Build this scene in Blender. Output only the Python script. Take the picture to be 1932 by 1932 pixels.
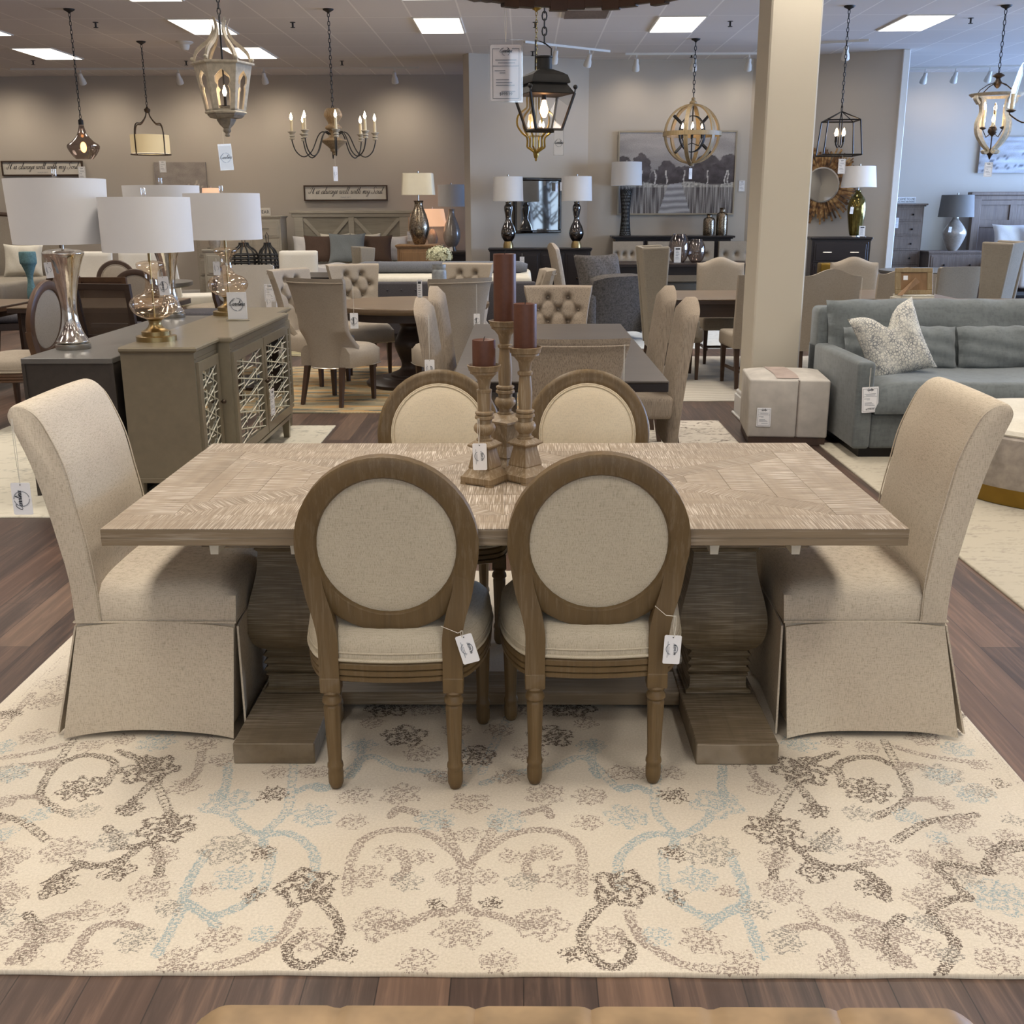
import bpy, math, random
from mathutils import Vector, Matrix
random.seed(7)
PI = math.pi
SC = bpy.context.scene
for o in list(bpy.data.objects): bpy.data.objects.remove(o)
# ---------------- camera ----------------
CF, CT, CYAW, CROLL, CH = 2031.5, .2751, .0111, -.0034, 1.585
CM = Matrix.Rotation(CYAW, 3, 'Z') @ Matrix.Rotation(PI/2-CT, 3, 'X') @ Matrix.Rotation(CROLL, 3, 'Z')
cam = bpy.data.cameras.new('camera'); cam.sensor_width = 36; cam.sensor_height = 36; cam.lens = CF/1932*36
cam.clip_start = .05; cam.clip_end = 200
camo = bpy.data.objects.new('camera', cam); SC.collection.objects.link(camo)
camo.matrix_world = Matrix.Translation((0, 0, CH)) @ CM.to_4x4()
SC.camera = camo
# ---------------- world, exposure, daylight ----------------
W = bpy.data.worlds.new('world'); SC.world = W; W.use_nodes = True
W.node_tree.nodes['Background'].inputs[0].default_value = (.62, .78, 1, 1)
W.node_tree.nodes['Background'].inputs[1].default_value = .9
SC.view_settings.view_transform = 'Standard'; SC.view_settings.look = 'None'
SC.view_settings.gamma = 1; SC.view_settings.exposure = .42
SC.view_settings.use_curve_mapping = False
SC.cycles.use_denoising = True
SC.cycles.max_bounces = 7; SC.cycles.diffuse_bounces = 3; SC.cycles.transmission_bounces = 5; SC.cycles.glossy_bounces = 4
SC.cycles.transparent_max_bounces = 12
SC.cycles.sample_clamp_indirect = 4; SC.cycles.caustics_reflective = False; SC.cycles.caustics_refractive = False
TROFFER = 2.2       # ceiling panel diffuser radiance
TROFFER_W = 19.0    # downlight of each panel
def area(name, loc, rot, sx, sy, power, col):
    l = bpy.data.lights.new(name, 'AREA'); l.shape = 'RECTANGLE'; l.size = sx; l.size_y = sy; l.energy = power; l.color = col
    o = bpy.data.objects.new(name, l); SC.collection.objects.link(o); o.location = loc; o.rotation_euler = rot
    return o
# daylight through the storefront windows on the right and behind the photographer
area('daylight_right', (14.5, 11.2, 2.4), (0, PI/2, 0), 5.0, 5.0, 1300, (.5, .7, 1))
area('daylight_bay', (14.5, 17.5, 2.4), (0, PI/2, 0), 5.0, 8.0, 2700, (.32, .52, 1))
area('daylight_front', (3.0, -9, 2.4), (PI/2, 0, 0), 14.0, 5, 220, (.75, .86, 1))
# ---------------- pixel <-> place helpers ----------------
def ray(px, py): return CM @ Vector(((px-966)/CF, -(py-966)/CF, -1))
def G(px, py, z=0.0):
    d = ray(px, py); k = (z-CH)/d.z; return Vector((d.x*k, d.y*k, z))
def D(px, py, Y):
    d = ray(px, py); k = Y/d.y; return Vector((d.x*k, Y, CH+d.z*k))
# ---------------- mesh builder ----------------
class MB:
    def __init__(s): s.v = []; s.f = []; s.uv = {}; s.M = None; s.mi = []
    def av(s, co):
        co = Vector(co)
        if s.M is not None: co = s.M @ co
        s.v.append(co); return len(s.v)-1
    def face(s, idx, uv=None):
        s.f.append(tuple(idx))
        if uv: s.uv[len(s.f)-1] = uv
    def poly(s, cos, uv=None): s.face([s.av(c) for c in cos], uv); return s
    def hexa(s, b, t):
        n = len(b); i = [s.av(c) for c in b]; j = [s.av(c) for c in t]
        s.face(i[::-1]); s.face(j)
        for k in range(n): s.face((i[k], i[(k+1) % n], j[(k+1) % n], j[k]))
        return s
    def box(s, x0, x1, y0, y1, z0, z1, c=0):
        if x0 > x1: x0, x1 = x1, x0
        if y0 > y1: y0, y1 = y1, y0
        if z0 > z1: z0, z1 = z1, z0
        c = min(c, (x1-x0)*.45, (y1-y0)*.45, (z1-z0)*.45)
        if c <= 1e-5:
            return s.hexa([(x0, y0, z0), (x1, y0, z0), (x1, y1, z0), (x0, y1, z0)], [(x0, y0, z1), (x1, y0, z1), (x1, y1, z1), (x0, y1, z1)])
        return s.rbox(x0, x1, y0, y1, z0, z1, c, 1)
    def rbox(s, x0, x1, y0, y1, z0, z1, r, n=3):
        r = min(r, (x1-x0)*.49, (y1-y0)*.49, (z1-z0)*.49)
        def ring(e, z):
            o = []
            for (cx, cy, a0) in ((x1-r, y1-r, 0), (x0+r, y1-r, PI/2), (x0+r, y0+r, PI), (x1-r, y0+r, 1.5*PI)):
                for k in range(n+1):
                    a = a0+PI/2*k/n; rr = r-e
                    o.append((cx+rr*math.cos(a), cy+rr*math.sin(a), z))
            return o
        rings = []
        for k in range(n+1):
            a = PI/2*k/n; rings.append(ring(r-r*math.sin(a), z0+r-r*math.cos(a)))
        for k in range(n+1):
            a = PI/2*k/n; rings.append(ring(r-r*math.cos(a), z1-r+r*math.sin(a)))
        # avoid the degenerate doubled ring corners
        return s.loft(rings)
    def loft(s, rings, cap=True, closed=True, loop=False):
        idx = [[s.av(c) for c in r] for r in rings]; n = len(idx[0])
        R = len(idx)
        for a in range(R if loop else R-1):
            b = (a+1) % R
            for k in range(n if closed else n-1):
                s.face((idx[a][k], idx[a][(k+1) % n], idx[b][(k+1) % n], idx[b][k]))
        if cap and not loop: s.face(idx[0][::-1]); s.face(idx[-1])
        return s
    def lathe(s, prof, n=24, c=(0, 0, 0), a0=0, sx=1, sy=1, cap=True):
        rings = [[(c[0]+r*sx*math.cos(a0+2*PI*k/n), c[1]+r*sy*math.sin(a0+2*PI*k/n), c[2]+z) for k in range(n)] for r, z in prof]
        return s.loft(rings, cap)
    def tube(s, pts, r, n=8, closed=False, cap=True, flat=None):
        pts = [Vector(p) for p in pts]; N = len(pts)
        rr = r if isinstance(r, (list, tuple)) else [r]*N
        rings = []; up = None
        for i, p in enumerate(pts):
            a = pts[(i-1) % N] if (closed or i > 0) else p; b = pts[(i+1) % N] if (closed or i < N-1) else p
            t = (b-a)
            t = t.normalized() if t.length > 1e-9 else Vector((0, 0, 1))
            if up is None:
                up = Vector((0, 0, 1)) if abs(t.z) < .9 else Vector((0, 1, 0))
                if flat: up = Vector(flat)
            if flat: up = Vector(flat)
            u = (up-t*up.dot(t))
            u = u.normalized() if u.length > 1e-6 else t.orthogonal().normalized()
            w = t.cross(u); up = u
            e = rr[i] if isinstance(rr[i], tuple) else (rr[i], rr[i])
            rings.append([p+w*(e[0]*math.cos(2*PI*k/n))+u*(e[1]*math.sin(2*PI*k/n)) for k in range(n)])
        return s.loft(rings, cap, loop=closed)
    def sweep(s, pts, sec, up=(0, 0, 1), closed=False):
        """sec: list of (side, up) offsets swept along pts; side = tangent x up"""
        pts = [Vector(p) for p in pts]; N = len(pts); up = Vector(up); rings = []
        for i, p in enumerate(pts):
            a = pts[(i-1) % N] if (closed or i > 0) else p; b = pts[(i+1) % N] if (closed or i < N-1) else p
            t = (b-a).normalized(); w = t.cross(up).normalized(); u = up
            rings.append([p+w*q[0]+u*q[1] for q in sec])
        return s.loft(rings, not closed, loop=closed)
    def prism(s, poly, a0, a1, axis='z'):
        f = {'z': lambda p, a: (p[0], p[1], a), 'y': lambda p, a: (p[0], a, p[1]), 'x': lambda p, a: (a, p[0], p[1])}[axis]
        return s.hexa([f(p, a0) for p in poly], [f(p, a1) for p in poly])
    def sph(s, c, r, n=12, m=8, sc=(1, 1, 1)):
        prof = [(max(1e-4, math.sin(PI*k/m))*r, -math.cos(PI*k/m)*r) for k in range(m+1)]
        rings = [[(c[0]+q*sc[0]*math.cos(2*PI*k/n), c[1]+q*sc[1]*math.sin(2*PI*k/n), c[2]+z*sc[2]) for k in range(n)] for q, z in prof]
        return s.loft(rings)
    def grid(s, fn, nu, nv, uvs=None):
        idx = [[s.av(fn(i/nu, j/nv)) for i in range(nu+1)] for j in range(nv+1)]
        for j in range(nv):
            for i in range(nu):
                s.face((idx[j][i], idx[j][i+1], idx[j+1][i+1], idx[j+1][i]), [(i/nu, j/nv), ((i+1)/nu, j/nv), ((i+1)/nu, (j+1)/nv), (i/nu, (j+1)/nv)] if uvs else None)
        return idx
    def shell(s, front, back, nu, nv):
        """closed body between two (u,v) surfaces"""
        a = s.grid(front, nu, nv); b = s.grid(back, nu, nv)
        # flip back faces
        n = nu*nv
        for k in range(len(s.f)-n, len(s.f)): s.f[k] = s.f[k][::-1]
        for i in range(nu):
            s.face((a[0][i+1], a[0][i], b[0][i], b[0][i+1])); s.face((a[nv][i], a[nv][i+1], b[nv][i+1], b[nv][i]))
        for j in range(nv):
            s.face((a[j][0], a[j+1][0], b[j+1][0], b[j][0])); s.face((a[j+1][nu], a[j][nu], b[j][nu], b[j+1][nu]))
        return s
def link(o, parent=None):
    SC.collection.objects.link(o)
    if parent is not None: o.parent = parent
    return o
def obj(name, mb, m, parent=None, loc=None, rz=0, smooth=True, ang=35, label=None):
    me = bpy.data.meshes.new(name); me.from_pydata([tuple(v) for v in mb.v], [], mb.f)
    if mb.uv:
        ul = me.uv_layers.new(name='UVMap'); li = 0
        for fi, f in enumerate(mb.f):
            u = mb.uv.get(fi)
            for k in range(len(f)):
                if u: ul.data[li].uv = u[k]
                li += 1
    me.update()
    if m: me.materials.append(m)
    if smooth and len(me.polygons):
        me.polygons.foreach_set('use_smooth', [True]*len(me.polygons)); me.set_sharp_from_angle(angle=math.radians(ang))
    o = bpy.data.objects.new(name, me); link(o, parent)
    if loc is not None: o.location = loc
    if rz: o.rotation_euler.z = rz
    if label: o['label'] = label
    return o
def tag(o, label, cat, group=None):
    o['label'] = label; o['category'] = cat
    if group: o['group'] = group
    return o
def thing(name, label, cat, loc=(0, 0, 0), rz=0, group=None):
    o = bpy.data.objects.new(name, None); o.empty_display_size = .05; SC.collection.objects.link(o)
    o.location = loc; o.rotation_euler = (0, 0, rz); return tag(o, label, cat, group)
def struct(name, mb, m, **k):
    o = obj(name, mb, m, **k); o['kind'] = 'structure'; return o
def dup(root, loc=None, rz=None, label=None, group=None, scale=None):
    r = root.copy(); SC.collection.objects.link(r)
    if loc is not None: r.location = loc
    if rz is not None: r.rotation_euler = (0, 0, rz)
    if scale: r.scale = scale if isinstance(scale, tuple) else (scale,)*3
    if label: r['label'] = label
    if group: r['group'] = group
    for ch in list(root.children):
        c = ch.copy(); SC.collection.objects.link(c); c.parent = r
        for g in ch.children:
            d = g.copy(); SC.collection.objects.link(d); d.parent = c
    return r
def cr(pts, n=6, closed=False):
    """Catmull-Rom through pts"""
    P = [Vector(p) for p in pts]; N = len(P); out = []
    for i in range(N if closed else N-1):
        p0 = P[(i-1) % N] if (closed or i > 0) else P[i]; p1 = P[i]; p2 = P[(i+1) % N]; p3 = P[(i+2) % N] if (closed or i < N-2) else P[(i+1) % N]
        for k in range(n):
            t = k/n; out.append(.5*((2*p1)+(p2-p0)*t+(2*p0-5*p1+4*p2-p3)*t*t+(3*p1-p0-3*p2+p3)*t**3))
    if not closed: out.append(P[-1])
    return out
def sm(prof, n=4): return [(max(p.x, 1e-4), p.y) for p in cr([(a, b, 0) for a, b in prof], n)]
# ---------------- materials ----------------
def sr(h):
    h = h.lstrip('#'); c = [int(h[i:i+2], 16)/255 for i in (0, 2, 4)]
    return tuple((x/12.92 if x <= .04045 else ((x+.055)/1.055)**2.4) for x in c)+(1,)
class N:
    def __init__(s, name):
        s.m = bpy.data.materials.new(name); s.m.use_nodes = True; s.t = s.m.node_tree; s.p = s.t.nodes['Principled BSDF']
    def n(s, typ, **k):
        x = s.t.nodes.new(typ)
        for a, b in k.items():
            if a.startswith('i_'):
                key = a[2:]; key = int(key) if key.isdigit() else key.replace('_', ' ')
                x.inputs[key].default_value = b
            else: setattr(x, a, b)
        return x
    def l(s, a, b):
        s.t.links.new(a, b)
    def co(s, kind='Object', scale=(1, 1, 1), rot=(0, 0, 0), loc=(0, 0, 0)):
        c = s.n('ShaderNodeTexCoord'); mp = s.n('ShaderNodeMapping'); mp.inputs['Scale'].default_value = scale
        mp.inputs['Rotation'].default_value = rot; mp.inputs['Location'].default_value = loc
        s.l(c.outputs[kind], mp.inputs['Vector']); return mp.outputs[0]
    def noise(s, v, scale=5, detail=3, rough=.55, dist=0):
        x = s.n('ShaderNodeTexNoise', i_Scale=scale, i_Detail=detail, i_Roughness=rough, i_Distortion=dist); s.l(v, x.inputs['Vector']); return x.outputs[0]
    def ramp(s, f, stops):
        x = s.n('ShaderNodeValToRGB'); e = x.color_ramp.elements
        while len(e) < len(stops): e.new(.5)
        for q, (p, c) in zip(e, stops): q.position = p; q.color = c if len(c) == 4 else (*c, 1)
        s.l(f, x.inputs[0]); return x.outputs[0]
    def mix(s, f, a, b, mode='MIX'):
        x = s.n('ShaderNodeMix', data_type='RGBA', blend_type=mode)
        for sock, val in ((x.inputs[0], f), (x.inputs[6], a), (x.inputs[7], b)):
            if isinstance(val, (int, float, tuple)): sock.default_value = val
            else: s.l(val, sock)
        return x.outputs[2]
    def math(s, op, a, b=0.0):
        x = s.n('ShaderNodeMath', operation=op)
        for sock, val in ((x.inputs[0], a), (x.inputs[1], b)):
            if isinstance(val, (int, float)): sock.default_value = val
            else: s.l(val, sock)
        return x.outputs[0]
    def bump(s, h, st=.3, d=.002):
        x = s.n('ShaderNodeBump', i_Strength=st, i_Distance=d); s.l(h, x.inputs['Height']); s.l(x.outputs[0], s.p.inputs['Normal'])
    def base(s, c, rough=.6, metal=0, spec=.5):
        if isinstance(c, tuple): s.p.inputs['Base Color'].default_value = c
        else: s.l(c, s.p.inputs['Base Color'])
        if isinstance(rough, (int, float)): s.p.inputs['Roughness'].default_value = rough
        else: s.l(rough, s.p.inputs['Roughness'])
        s.p.inputs['Metallic'].default_value = metal; s.p.inputs['Specular IOR Level'].default_value = spec
        return s.m
def sh(c, k): return (min(1, c[0]*k), min(1, c[1]*k), min(1, c[2]*k), 1)
def plain(name, h, rough=.6, metal=0, spec=.5, var=.06, scale=8):
    n = N(name); c = sr(h) if isinstance(h, str) else h
    f = n.noise(n.co(), scale, 3); return n.base(n.ramp(f, [(.3, sh(c, 1-var)), (.7, sh(c, 1+var))]), rough, metal, spec)
def emit(name, h, st):
    n = N(name); c = sr(h); n.p.inputs['Emission Color'].default_value = c; n.p.inputs['Emission Strength'].default_value = st
    return n.base(c, .5)
def wood(name, h, axis='x', dark=.55, light=1.25, rough=.5, chalk=None, ca=.35, gs=1.0, saw=0, uv=False, spec=.4):
    """grain along axis; chalk = white rubbed into the grain"""
    n = N(name); c = sr(h); ax = 'xyz'.index(axis)
    s1 = [26*gs]*3; s1[ax] = 1.6*gs; s2 = [90*gs]*3; s2[ax] = 3*gs
    k = 'UV' if uv else 'Object'
    f1 = n.noise(n.co(k, tuple(s1)), 1, 5, .6, .6); f2 = n.noise(n.co(k, tuple(s2)), 1, 3, .6)
    big = n.noise(n.co(k, (1.5, 1.5, 1.5)), 1.3, 2)
    col = n.ramp(f1, [(.28, sh(c, dark)), (.5, c), (.75, sh(c, light))])
    col = n.mix(n.math('MULTIPLY', f2, .45), col, sh(c, dark*.8), 'MIX')
    col = n.mix(.35, col, n.ramp(big, [(.3, sh(c, .7)), (.7, sh(c, 1.2))]))
    if chalk:
        cc = sr(chalk)
        s3 = [9.0]*3; s3[ax] = 340; 
        if saw: g = n.noise(n.co(k, tuple(s3)), 1, 1, .5); 
        else: g = n.noise(n.co(k, tuple(s2), loc=(3, 1, 2)), 1, 4, .7)
        mk = n.ramp(g, [(.5, (0, 0, 0, 1)), (.66, (1, 1, 1, 1))])
        b2 = n.ramp(n.noise(n.co(k, (1, 1, 1), loc=(5, 5, 5)), 3.5, 3), [(.35, (.15, .15, .15, 1)), (.65, (1, 1, 1, 1))])
        x = n.mix(1.0, mk, b2, 'MULTIPLY'); x = n.mix(1.0, x, (ca, ca, ca, 1), 'MULTIPLY')
        col = n.mix(x, col, cc)
        if saw: col = n.mix(n.mix(1.0, n.ramp(g, [(.30, (1, 1, 1, 1)), (.44, (0, 0, 0, 1))]), (.5, .5, .5, 1), 'MULTIPLY'), col, sh(c, .45))
    n.bump(f1, .25, .002)
    return n.base(col, rough, 0, spec)
def fabric(name, h, dark=.72, light=1.15, ws=260, slub=30, st=.5, rough=.95, two=None, sheen=.0, big=.06, wv=.5):
    n = N(name); c = sr(h); c2 = sr(two) if two else sh(c, dark)
    fv = n.noise(n.co('Object', (ws, ws, slub)), 1, 3, .7); fh = n.noise(n.co('Object', (slub, slub, ws)), 1, 3, .7)
    f = n.math('ADD', n.math('MULTIPLY', fv, wv), n.math('MULTIPLY', fh, 1-wv))
    col = n.ramp(f, [(.40, c2), (.5, c), (.62, sh(c, light))])
    b = n.noise(n.co(), 3, 2); col = n.mix(big, col, n.ramp(b, [(.3, (0, 0, 0, 1)), (.7, (1, 1, 1, 1))]), 'OVERLAY')
    n.bump(f, st, .0015)
    if sheen: n.p.inputs['Sheen Weight'].default_value = sheen
    return n.base(col, rough, 0, .15)
def glassy(name, h='#ffffff', tr=.75, rough=.03):
    """thin glass: part clear, part reflecting"""
    n = N(name); g = n.n('ShaderNodeBsdfGlossy', i_Roughness=rough); g.inputs[0].default_value = sh(sr(h), 1.0)
    t = n.n('ShaderNodeBsdfTransparent'); t.inputs[0].default_value = sr(h)
    fr = n.n('ShaderNodeLayerWeight', i_Blend=.5); mx = n.n('ShaderNodeMixShader')
    f = n.math('ADD', n.math('MULTIPLY', n.math('POWER', fr.outputs['Facing'], 3.5), .55), 1-tr)
    n.l(f, mx.inputs[0]); n.l(t.outputs[0], mx.inputs[1]); n.l(g.outputs[0], mx.inputs[2])
    n.l(mx.outputs[0], n.t.nodes['Material Output'].inputs['Surface']); return n.m
def cane_m(name, h, tr):
    n = N(name); n.base(sr(h), .7); t = n.n('ShaderNodeBsdfTransparent'); mx = n.n('ShaderNodeMixShader'); mx.inputs[0].default_value = 1-tr
    n.l(t.outputs[0], mx.inputs[1]); n.l(n.p.outputs[0], mx.inputs[2]); n.l(mx.outputs[0], n.t.nodes['Material Output'].inputs['Surface']); return n.m
M = {}
M['wall'] = plain('wall_paint', '#bdb4a7', .85, var=.015, scale=1.2)
M['pillar'] = plain('pillar_paint', '#cfc6b3', .8, var=.01, scale=1.2)
M['trimw'] = plain('trim_white', '#dcd9d2', .5, var=.02)
M['white'] = plain('white_card', '#efeeee', .6, var=.01)
M['ink'] = plain('ink', '#33363c', .7)
M['inkl'] = plain('ink_grey', '#8d9096', .7)
M['black'] = plain('black_metal', '#25221f', .45, .6)
M['iron'] = plain('dark_iron', '#2c2a28', .55, .5, var=.2)
M['steel'] = plain('brushed_steel', '#b9b5ae', .28, 1, var=.05)
M['brass'] = plain('brass', '#a38d62', .32, 1, var=.06)
M['gold'] = plain('antique_gold', '#8f7334', .35, .9, var=.08)
M['bronze'] = plain('aged_bronze', '#4a3e33', .45, .8, var=.2)
M['string'] = plain('string', '#d8d2c4', .8)
M['linen'] = fabric('oatmeal_linen', '#c9bca8', .88, 1.05, 560, 55, .35, two='#ab9e89', wv=.55)
M['linenoval'] = fabric('light_linen', '#c4b9a3', .88, 1.05, 700, 38, .25, two='#aa9e87', wv=.62)
M['linencream'] = fabric('cream_linen', '#dccdb2', .9, 1.05, 600, 40, .25, two='#cdbfa5', wv=.6)
M['taupe'] = fabric('taupe_linen', '#a29686', .86, 1.06, 320, 60, .2)
M['taupe_d'] = fabric('grey_linen', '#8f8678', .86, 1.08, 320, 30, .25)
M['tweed'] = fabric('tweed', '#a09281', .75, 1.15, 300, 14, .35, two='#85786a', wv=.86)
M['offwhite'] = fabric('offwhite_cloth', '#d8d2c6', .93, 1.03, 320, 60, .1)
M['charcoal'] = fabric('charcoal_cloth', '#4d4a4c', .8, 1.2, 120, 60, .3)
M['slate'] = fabric('slate_chenille', '#58534f', .6, 1.35, 60, 40, .5)
M['brownc'] = fabric('brown_cloth', '#5b4a40', .85, 1.1, 200, 80, .2)
M['bluec'] = fabric('bluegrey_cloth', '#7f8485', .85, 1.1, 240, 90, .2)
M['bedwhite'] = fabric('white_bedding', '#dedad6', .96, 1.02, 60, 60, .1)
M['bedcream'] = fabric('cream_bedding', '#cfc8b8', .94, 1.03, 60, 40, .1)
M['velvet'] = fabric('sea_grey_velvet', '#6a6f6f', .84, 1.1, 40, 12, .15, sheen=.3, big=.12)
M['shade'] = plain('lamp_shade_white', '#dcdad8', .9, var=.01)
M['shadecream'] = plain('lamp_shade_cream', '#d9cfb6', .9, var=.03)
M['shadegrey'] = plain('lamp_shade_grey', '#7b7772', .9, var=.03)
M['wwx'] = wood('whitewashed_wood_x', '#8a785f', 'x', .68, 1.2, .5, '#c4b7a3', .5)
M['wwy'] = wood('whitewashed_wood_y', '#766751', 'y', .68, 1.2, .55, '#c2b6a5', .5, saw=1)
M['wwz'] = wood('whitewashed_wood_z', '#6c5c43', 'z', .65, 1.2, .55, '#b1a38c', .5, saw=1)
M['wwuv'] = wood('whitewashed_wood_planks', '#998873', 'x', .68, 1.2, .45, '#e6dccd', .8, saw=1, uv=True)
M['oak'] = wood('weathered_oak', '#6b5637', 'z', .6, 1.25, .45, '#86765f', .4)
M['oaklight'] = wood('bleached_oak', '#97815d', 'z', .65, 1.2, .5, '#b9a98c', .45)
M['oakd'] = wood('brown_oak', '#5c4433', 'z', .6, 1.25, .4)
M['cupw'] = wood('candle_holder_wood', '#8d7759', 'z', .55, 1.25, .5, '#bcae96', .55)
M['dkwood'] = wood('dark_stained_wood', '#3c2f28', 'x', .6, 1.3, .4)
M['espresso'] = wood('espresso_wood', '#2a2322', 'x', .7, 1.25, .3)
M['greywood'] = wood('grey_stained_wood', '#57504a', 'x', .7, 1.2, .35)
M['driftx'] = wood('driftwood', '#b5ad9c', 'x', .8, 1.12, .6, '#b9b1a0', .3)
M['rustic'] = wood('rustic_brown_grey', '#7d6c60', 'z', .55, 1.3, .5, '#a2988f', .3)
M['pine'] = wood('honey_pine', '#8a6845', 'z', .6, 1.2, .4)
M['rtable'] = wood('brown_table_wood', '#75634f', 'x', .7, 1.18, .35)
M['leg'] = wood('walnut_leg', '#4b3729', 'z', .6, 1.2, .4)
M['cabgreen'] = plain('champagne_grey_paint', '#837965', .28, .15, var=.06, scale=20)
M['cabdark'] = wood('charcoal_wood', '#443e38', 'y', .75, 1.15, .4)
M['cabtop'] = wood('charcoal_wood_top', '#686560', 'y', .85, 1.1, .35)
M['mirror'] = plain('mirror_glass', '#d9dcdc', .03, 1, var=.0)
M['silver'] = N('mercury_silver').m
n = N('mercury_glass'); f = n.noise(n.co(), 22, 4, .7); f2 = n.noise(n.co('Object', (40, 40, 4)), 1, 3)
M['silver'] = n.base(n.ramp(f2, [(.35, sr('#c9c2ba')), (.6, sr('#f4f0ea'))]), n.ramp(f, [(.45, (.05,)*3+(1,)), (.7, (.25,)*3+(1,))]), 1)
n.bump(f, .15, .003)
n = N('crackled_bronze_glass'); f = n.noise(n.co(), 60, 4, .7)
M['mercbr'] = n.base(n.ramp(f, [(.4, sr('#5d5348')), (.6, sr('#a89a86'))]), .25, 1)
n.bump(f, .3, .003)
M['olive'] = plain('olive_glass', '#6f6232', .12, .7, var=.3, scale=25)
M['pearl'] = plain('pearl_ceramic', '#b5aca0', .22, .3, var=.12, scale=30)
M['darkchrome'] = plain('dark_chrome', '#6d6a68', .06, 1, var=.1)
M['candle'] = plain('brown_wax', '#5c3a2b', .45, 0, .35, var=.1, scale=60)
M['wick'] = plain('wick', '#2a2422', .8)
M['amber'] = glassy('champagne_glass', '#faf1e6', .86)
M['clear'] = glassy('clear_glass', '#ffffff', .96)
M['smoke'] = glassy('smoked_glass', '#c9c1bd', .78, .08)
M['acryl'] = glassy('acrylic', '#ffffff', .85)
M['bulb'] = emit('bulb_lit', '#ffdcae', 30)
M['bulbsoft'] = emit('bulb_amber', '#ffb066', 9)
M['candlesleeve'] = plain('candle_sleeve', '#d9cba8', .6)
M['leather'] = plain('tan_leather', '#8d7556', .5, 0, .4, var=.30, scale=11)
M['hide'] = plain('cow_hide', '#bbb4aa', .7, 0, .3, var=.12, scale=9)
M['hidepatch'] = plain('cow_hide_brown', '#a8978d', .7, 0, .3, var=.15, scale=9)
M['cane'] = cane_m('cane_mesh', '#5a4c40', .45)
M['canebrown'] = cane_m('woven_brown', '#6b5140', .15)
M['teal'] = fabric('teal_cloth', '#5f7b7c', .8, 1.2, 60, 40, .3)
M['hydr'] = plain('hydrangea_petal', '#c9c7a4', .8, var=.15, scale=40)
M['zinc'] = plain('painted_zinc', '#9fa3a3', .5, .3, var=.3, scale=18)
M['paper'] = plain('book_pages', '#dcd3be', .8)
M['nail'] = plain('nailhead', '#d8d2c6', .3, .8)
M['chalk'] = plain('chalky_cream_paint', '#bcb19c', .75, var=.18, scale=30)
M['greychalk'] = plain('worn_grey_paint', '#8d8271', .7, var=.25, scale=30)
M['silverbar'] = plain('champagne_silver', '#d0ccb8', .35, .3, var=.1, scale=40)
M['slatelight'] = fabric('grey_bolster', '#6e7076', .85, 1.1, 120, 60, .2)
M['hidebody'] = plain('grey_hide', '#a3998e', .7, 0, .3, var=.25, scale=14)
M['bulbdim'] = emit('diffuser_lit', '#ffe9cf', 1.6)
M['bulbwarm'] = emit('filament_bulb', '#ffb878', 14)
M['spotface'] = emit('spot_face', '#fff1dd', 40)
n = N('drum_shade_lit'); n.base(sr('#cdb98f'), .9); n.p.inputs['Emission Color'].default_value = sr('#ffe2ae'); n.p.inputs['Emission Strength'].default_value = .18; M['litcream'] = n.m
# floor
n = N('plank_floor')
v = n.co('Object', (1, 1, 1), (0, 0, PI/2))
br = n.n('ShaderNodeTexBrick', offset=.37, i_Scale=1.0, i_Mortar_Size=.0015, i_Brick_Width=1.25, i_Row_Height=.155, i_Bias=0.0)
br.inputs['Color1'].default_value = (0, 0, 0, 1); br.inputs['Color2'].default_value = (1, 1, 1, 1); br.inputs['Mortar'].default_value = (0, 0, 0, 1)
n.l(v, br.inputs['Vector'])
grain = n.noise(n.co('Object', (26, 1.4, 1)), 1, 5, .65, 1.0)
tone = n.ramp(br.outputs[0], [(0, sr('#3a2d28')), (.3, sr('#523f36')), (.55, sr('#483b34')), (.8, sr('#6b4f40')), (1, sr('#7d6553'))])
col = n.mix(.5, tone, n.ramp(grain, [(.3, sr('#241a16')), (.5, sr('#4d3d35')), (.72, sr('#8a6d5a'))]), 'MIX')
col = n.mix(n.ramp(br.outputs['Fac'], [(0, (0,)*3+(1,)), (1, (.8,)*3+(1,))]), col, sr('#241b18'))
M['floor'] = n.base(col, .38, 0, .45); n.bump(grain, .12, .001)
# ceiling tiles 2x4 ft
n = N('ceiling_tiles')
br = n.n('ShaderNodeTexBrick', offset=0.0, i_Scale=1.0, i_Mortar_Size=.011, i_Brick_Width=.6096, i_Row_Height=1.2192)
br.inputs['Color1'].default_value = sr('#d6cfc8'); br.inputs['Color2'].default_value = sr('#dad3cc'); br.inputs['Mortar'].default_value = sr('#eee8e0')
n.l(n.co('Object', (1, 1, 1), loc=(4.425, -14.42, 0)), br.inputs['Vector'])
M['ceil'] = n.base(br.outputs[0], .9)
M['panel'] = emit('light_panel', '#fff6ea', TROFFER)
def attr_mat(name, rough=.95, bump=.5, sc=(500, 500, 1), s2=None, spec=.1):
    n = N(name); a = n.n('ShaderNodeAttribute', attribute_name='Col'); f = n.noise(n.co('Object', sc), 1, 2)
    c = n.mix(.25, a.outputs[0], n.ramp(f, [(.3, (.25,)*3+(1,)), (.7, (.75,)*3+(1,))]), 'OVERLAY')
    n.bump(f, bump, .002); return n.base(c, rough, 0, spec)
M['rugA'] = attr_mat('hooked_rug')
n = N('vine_rug'); a = n.n('ShaderNodeAttribute', attribute_name='Col'); k_ = n.n('ShaderNodeAttribute', attribute_name='Ink')
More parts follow.
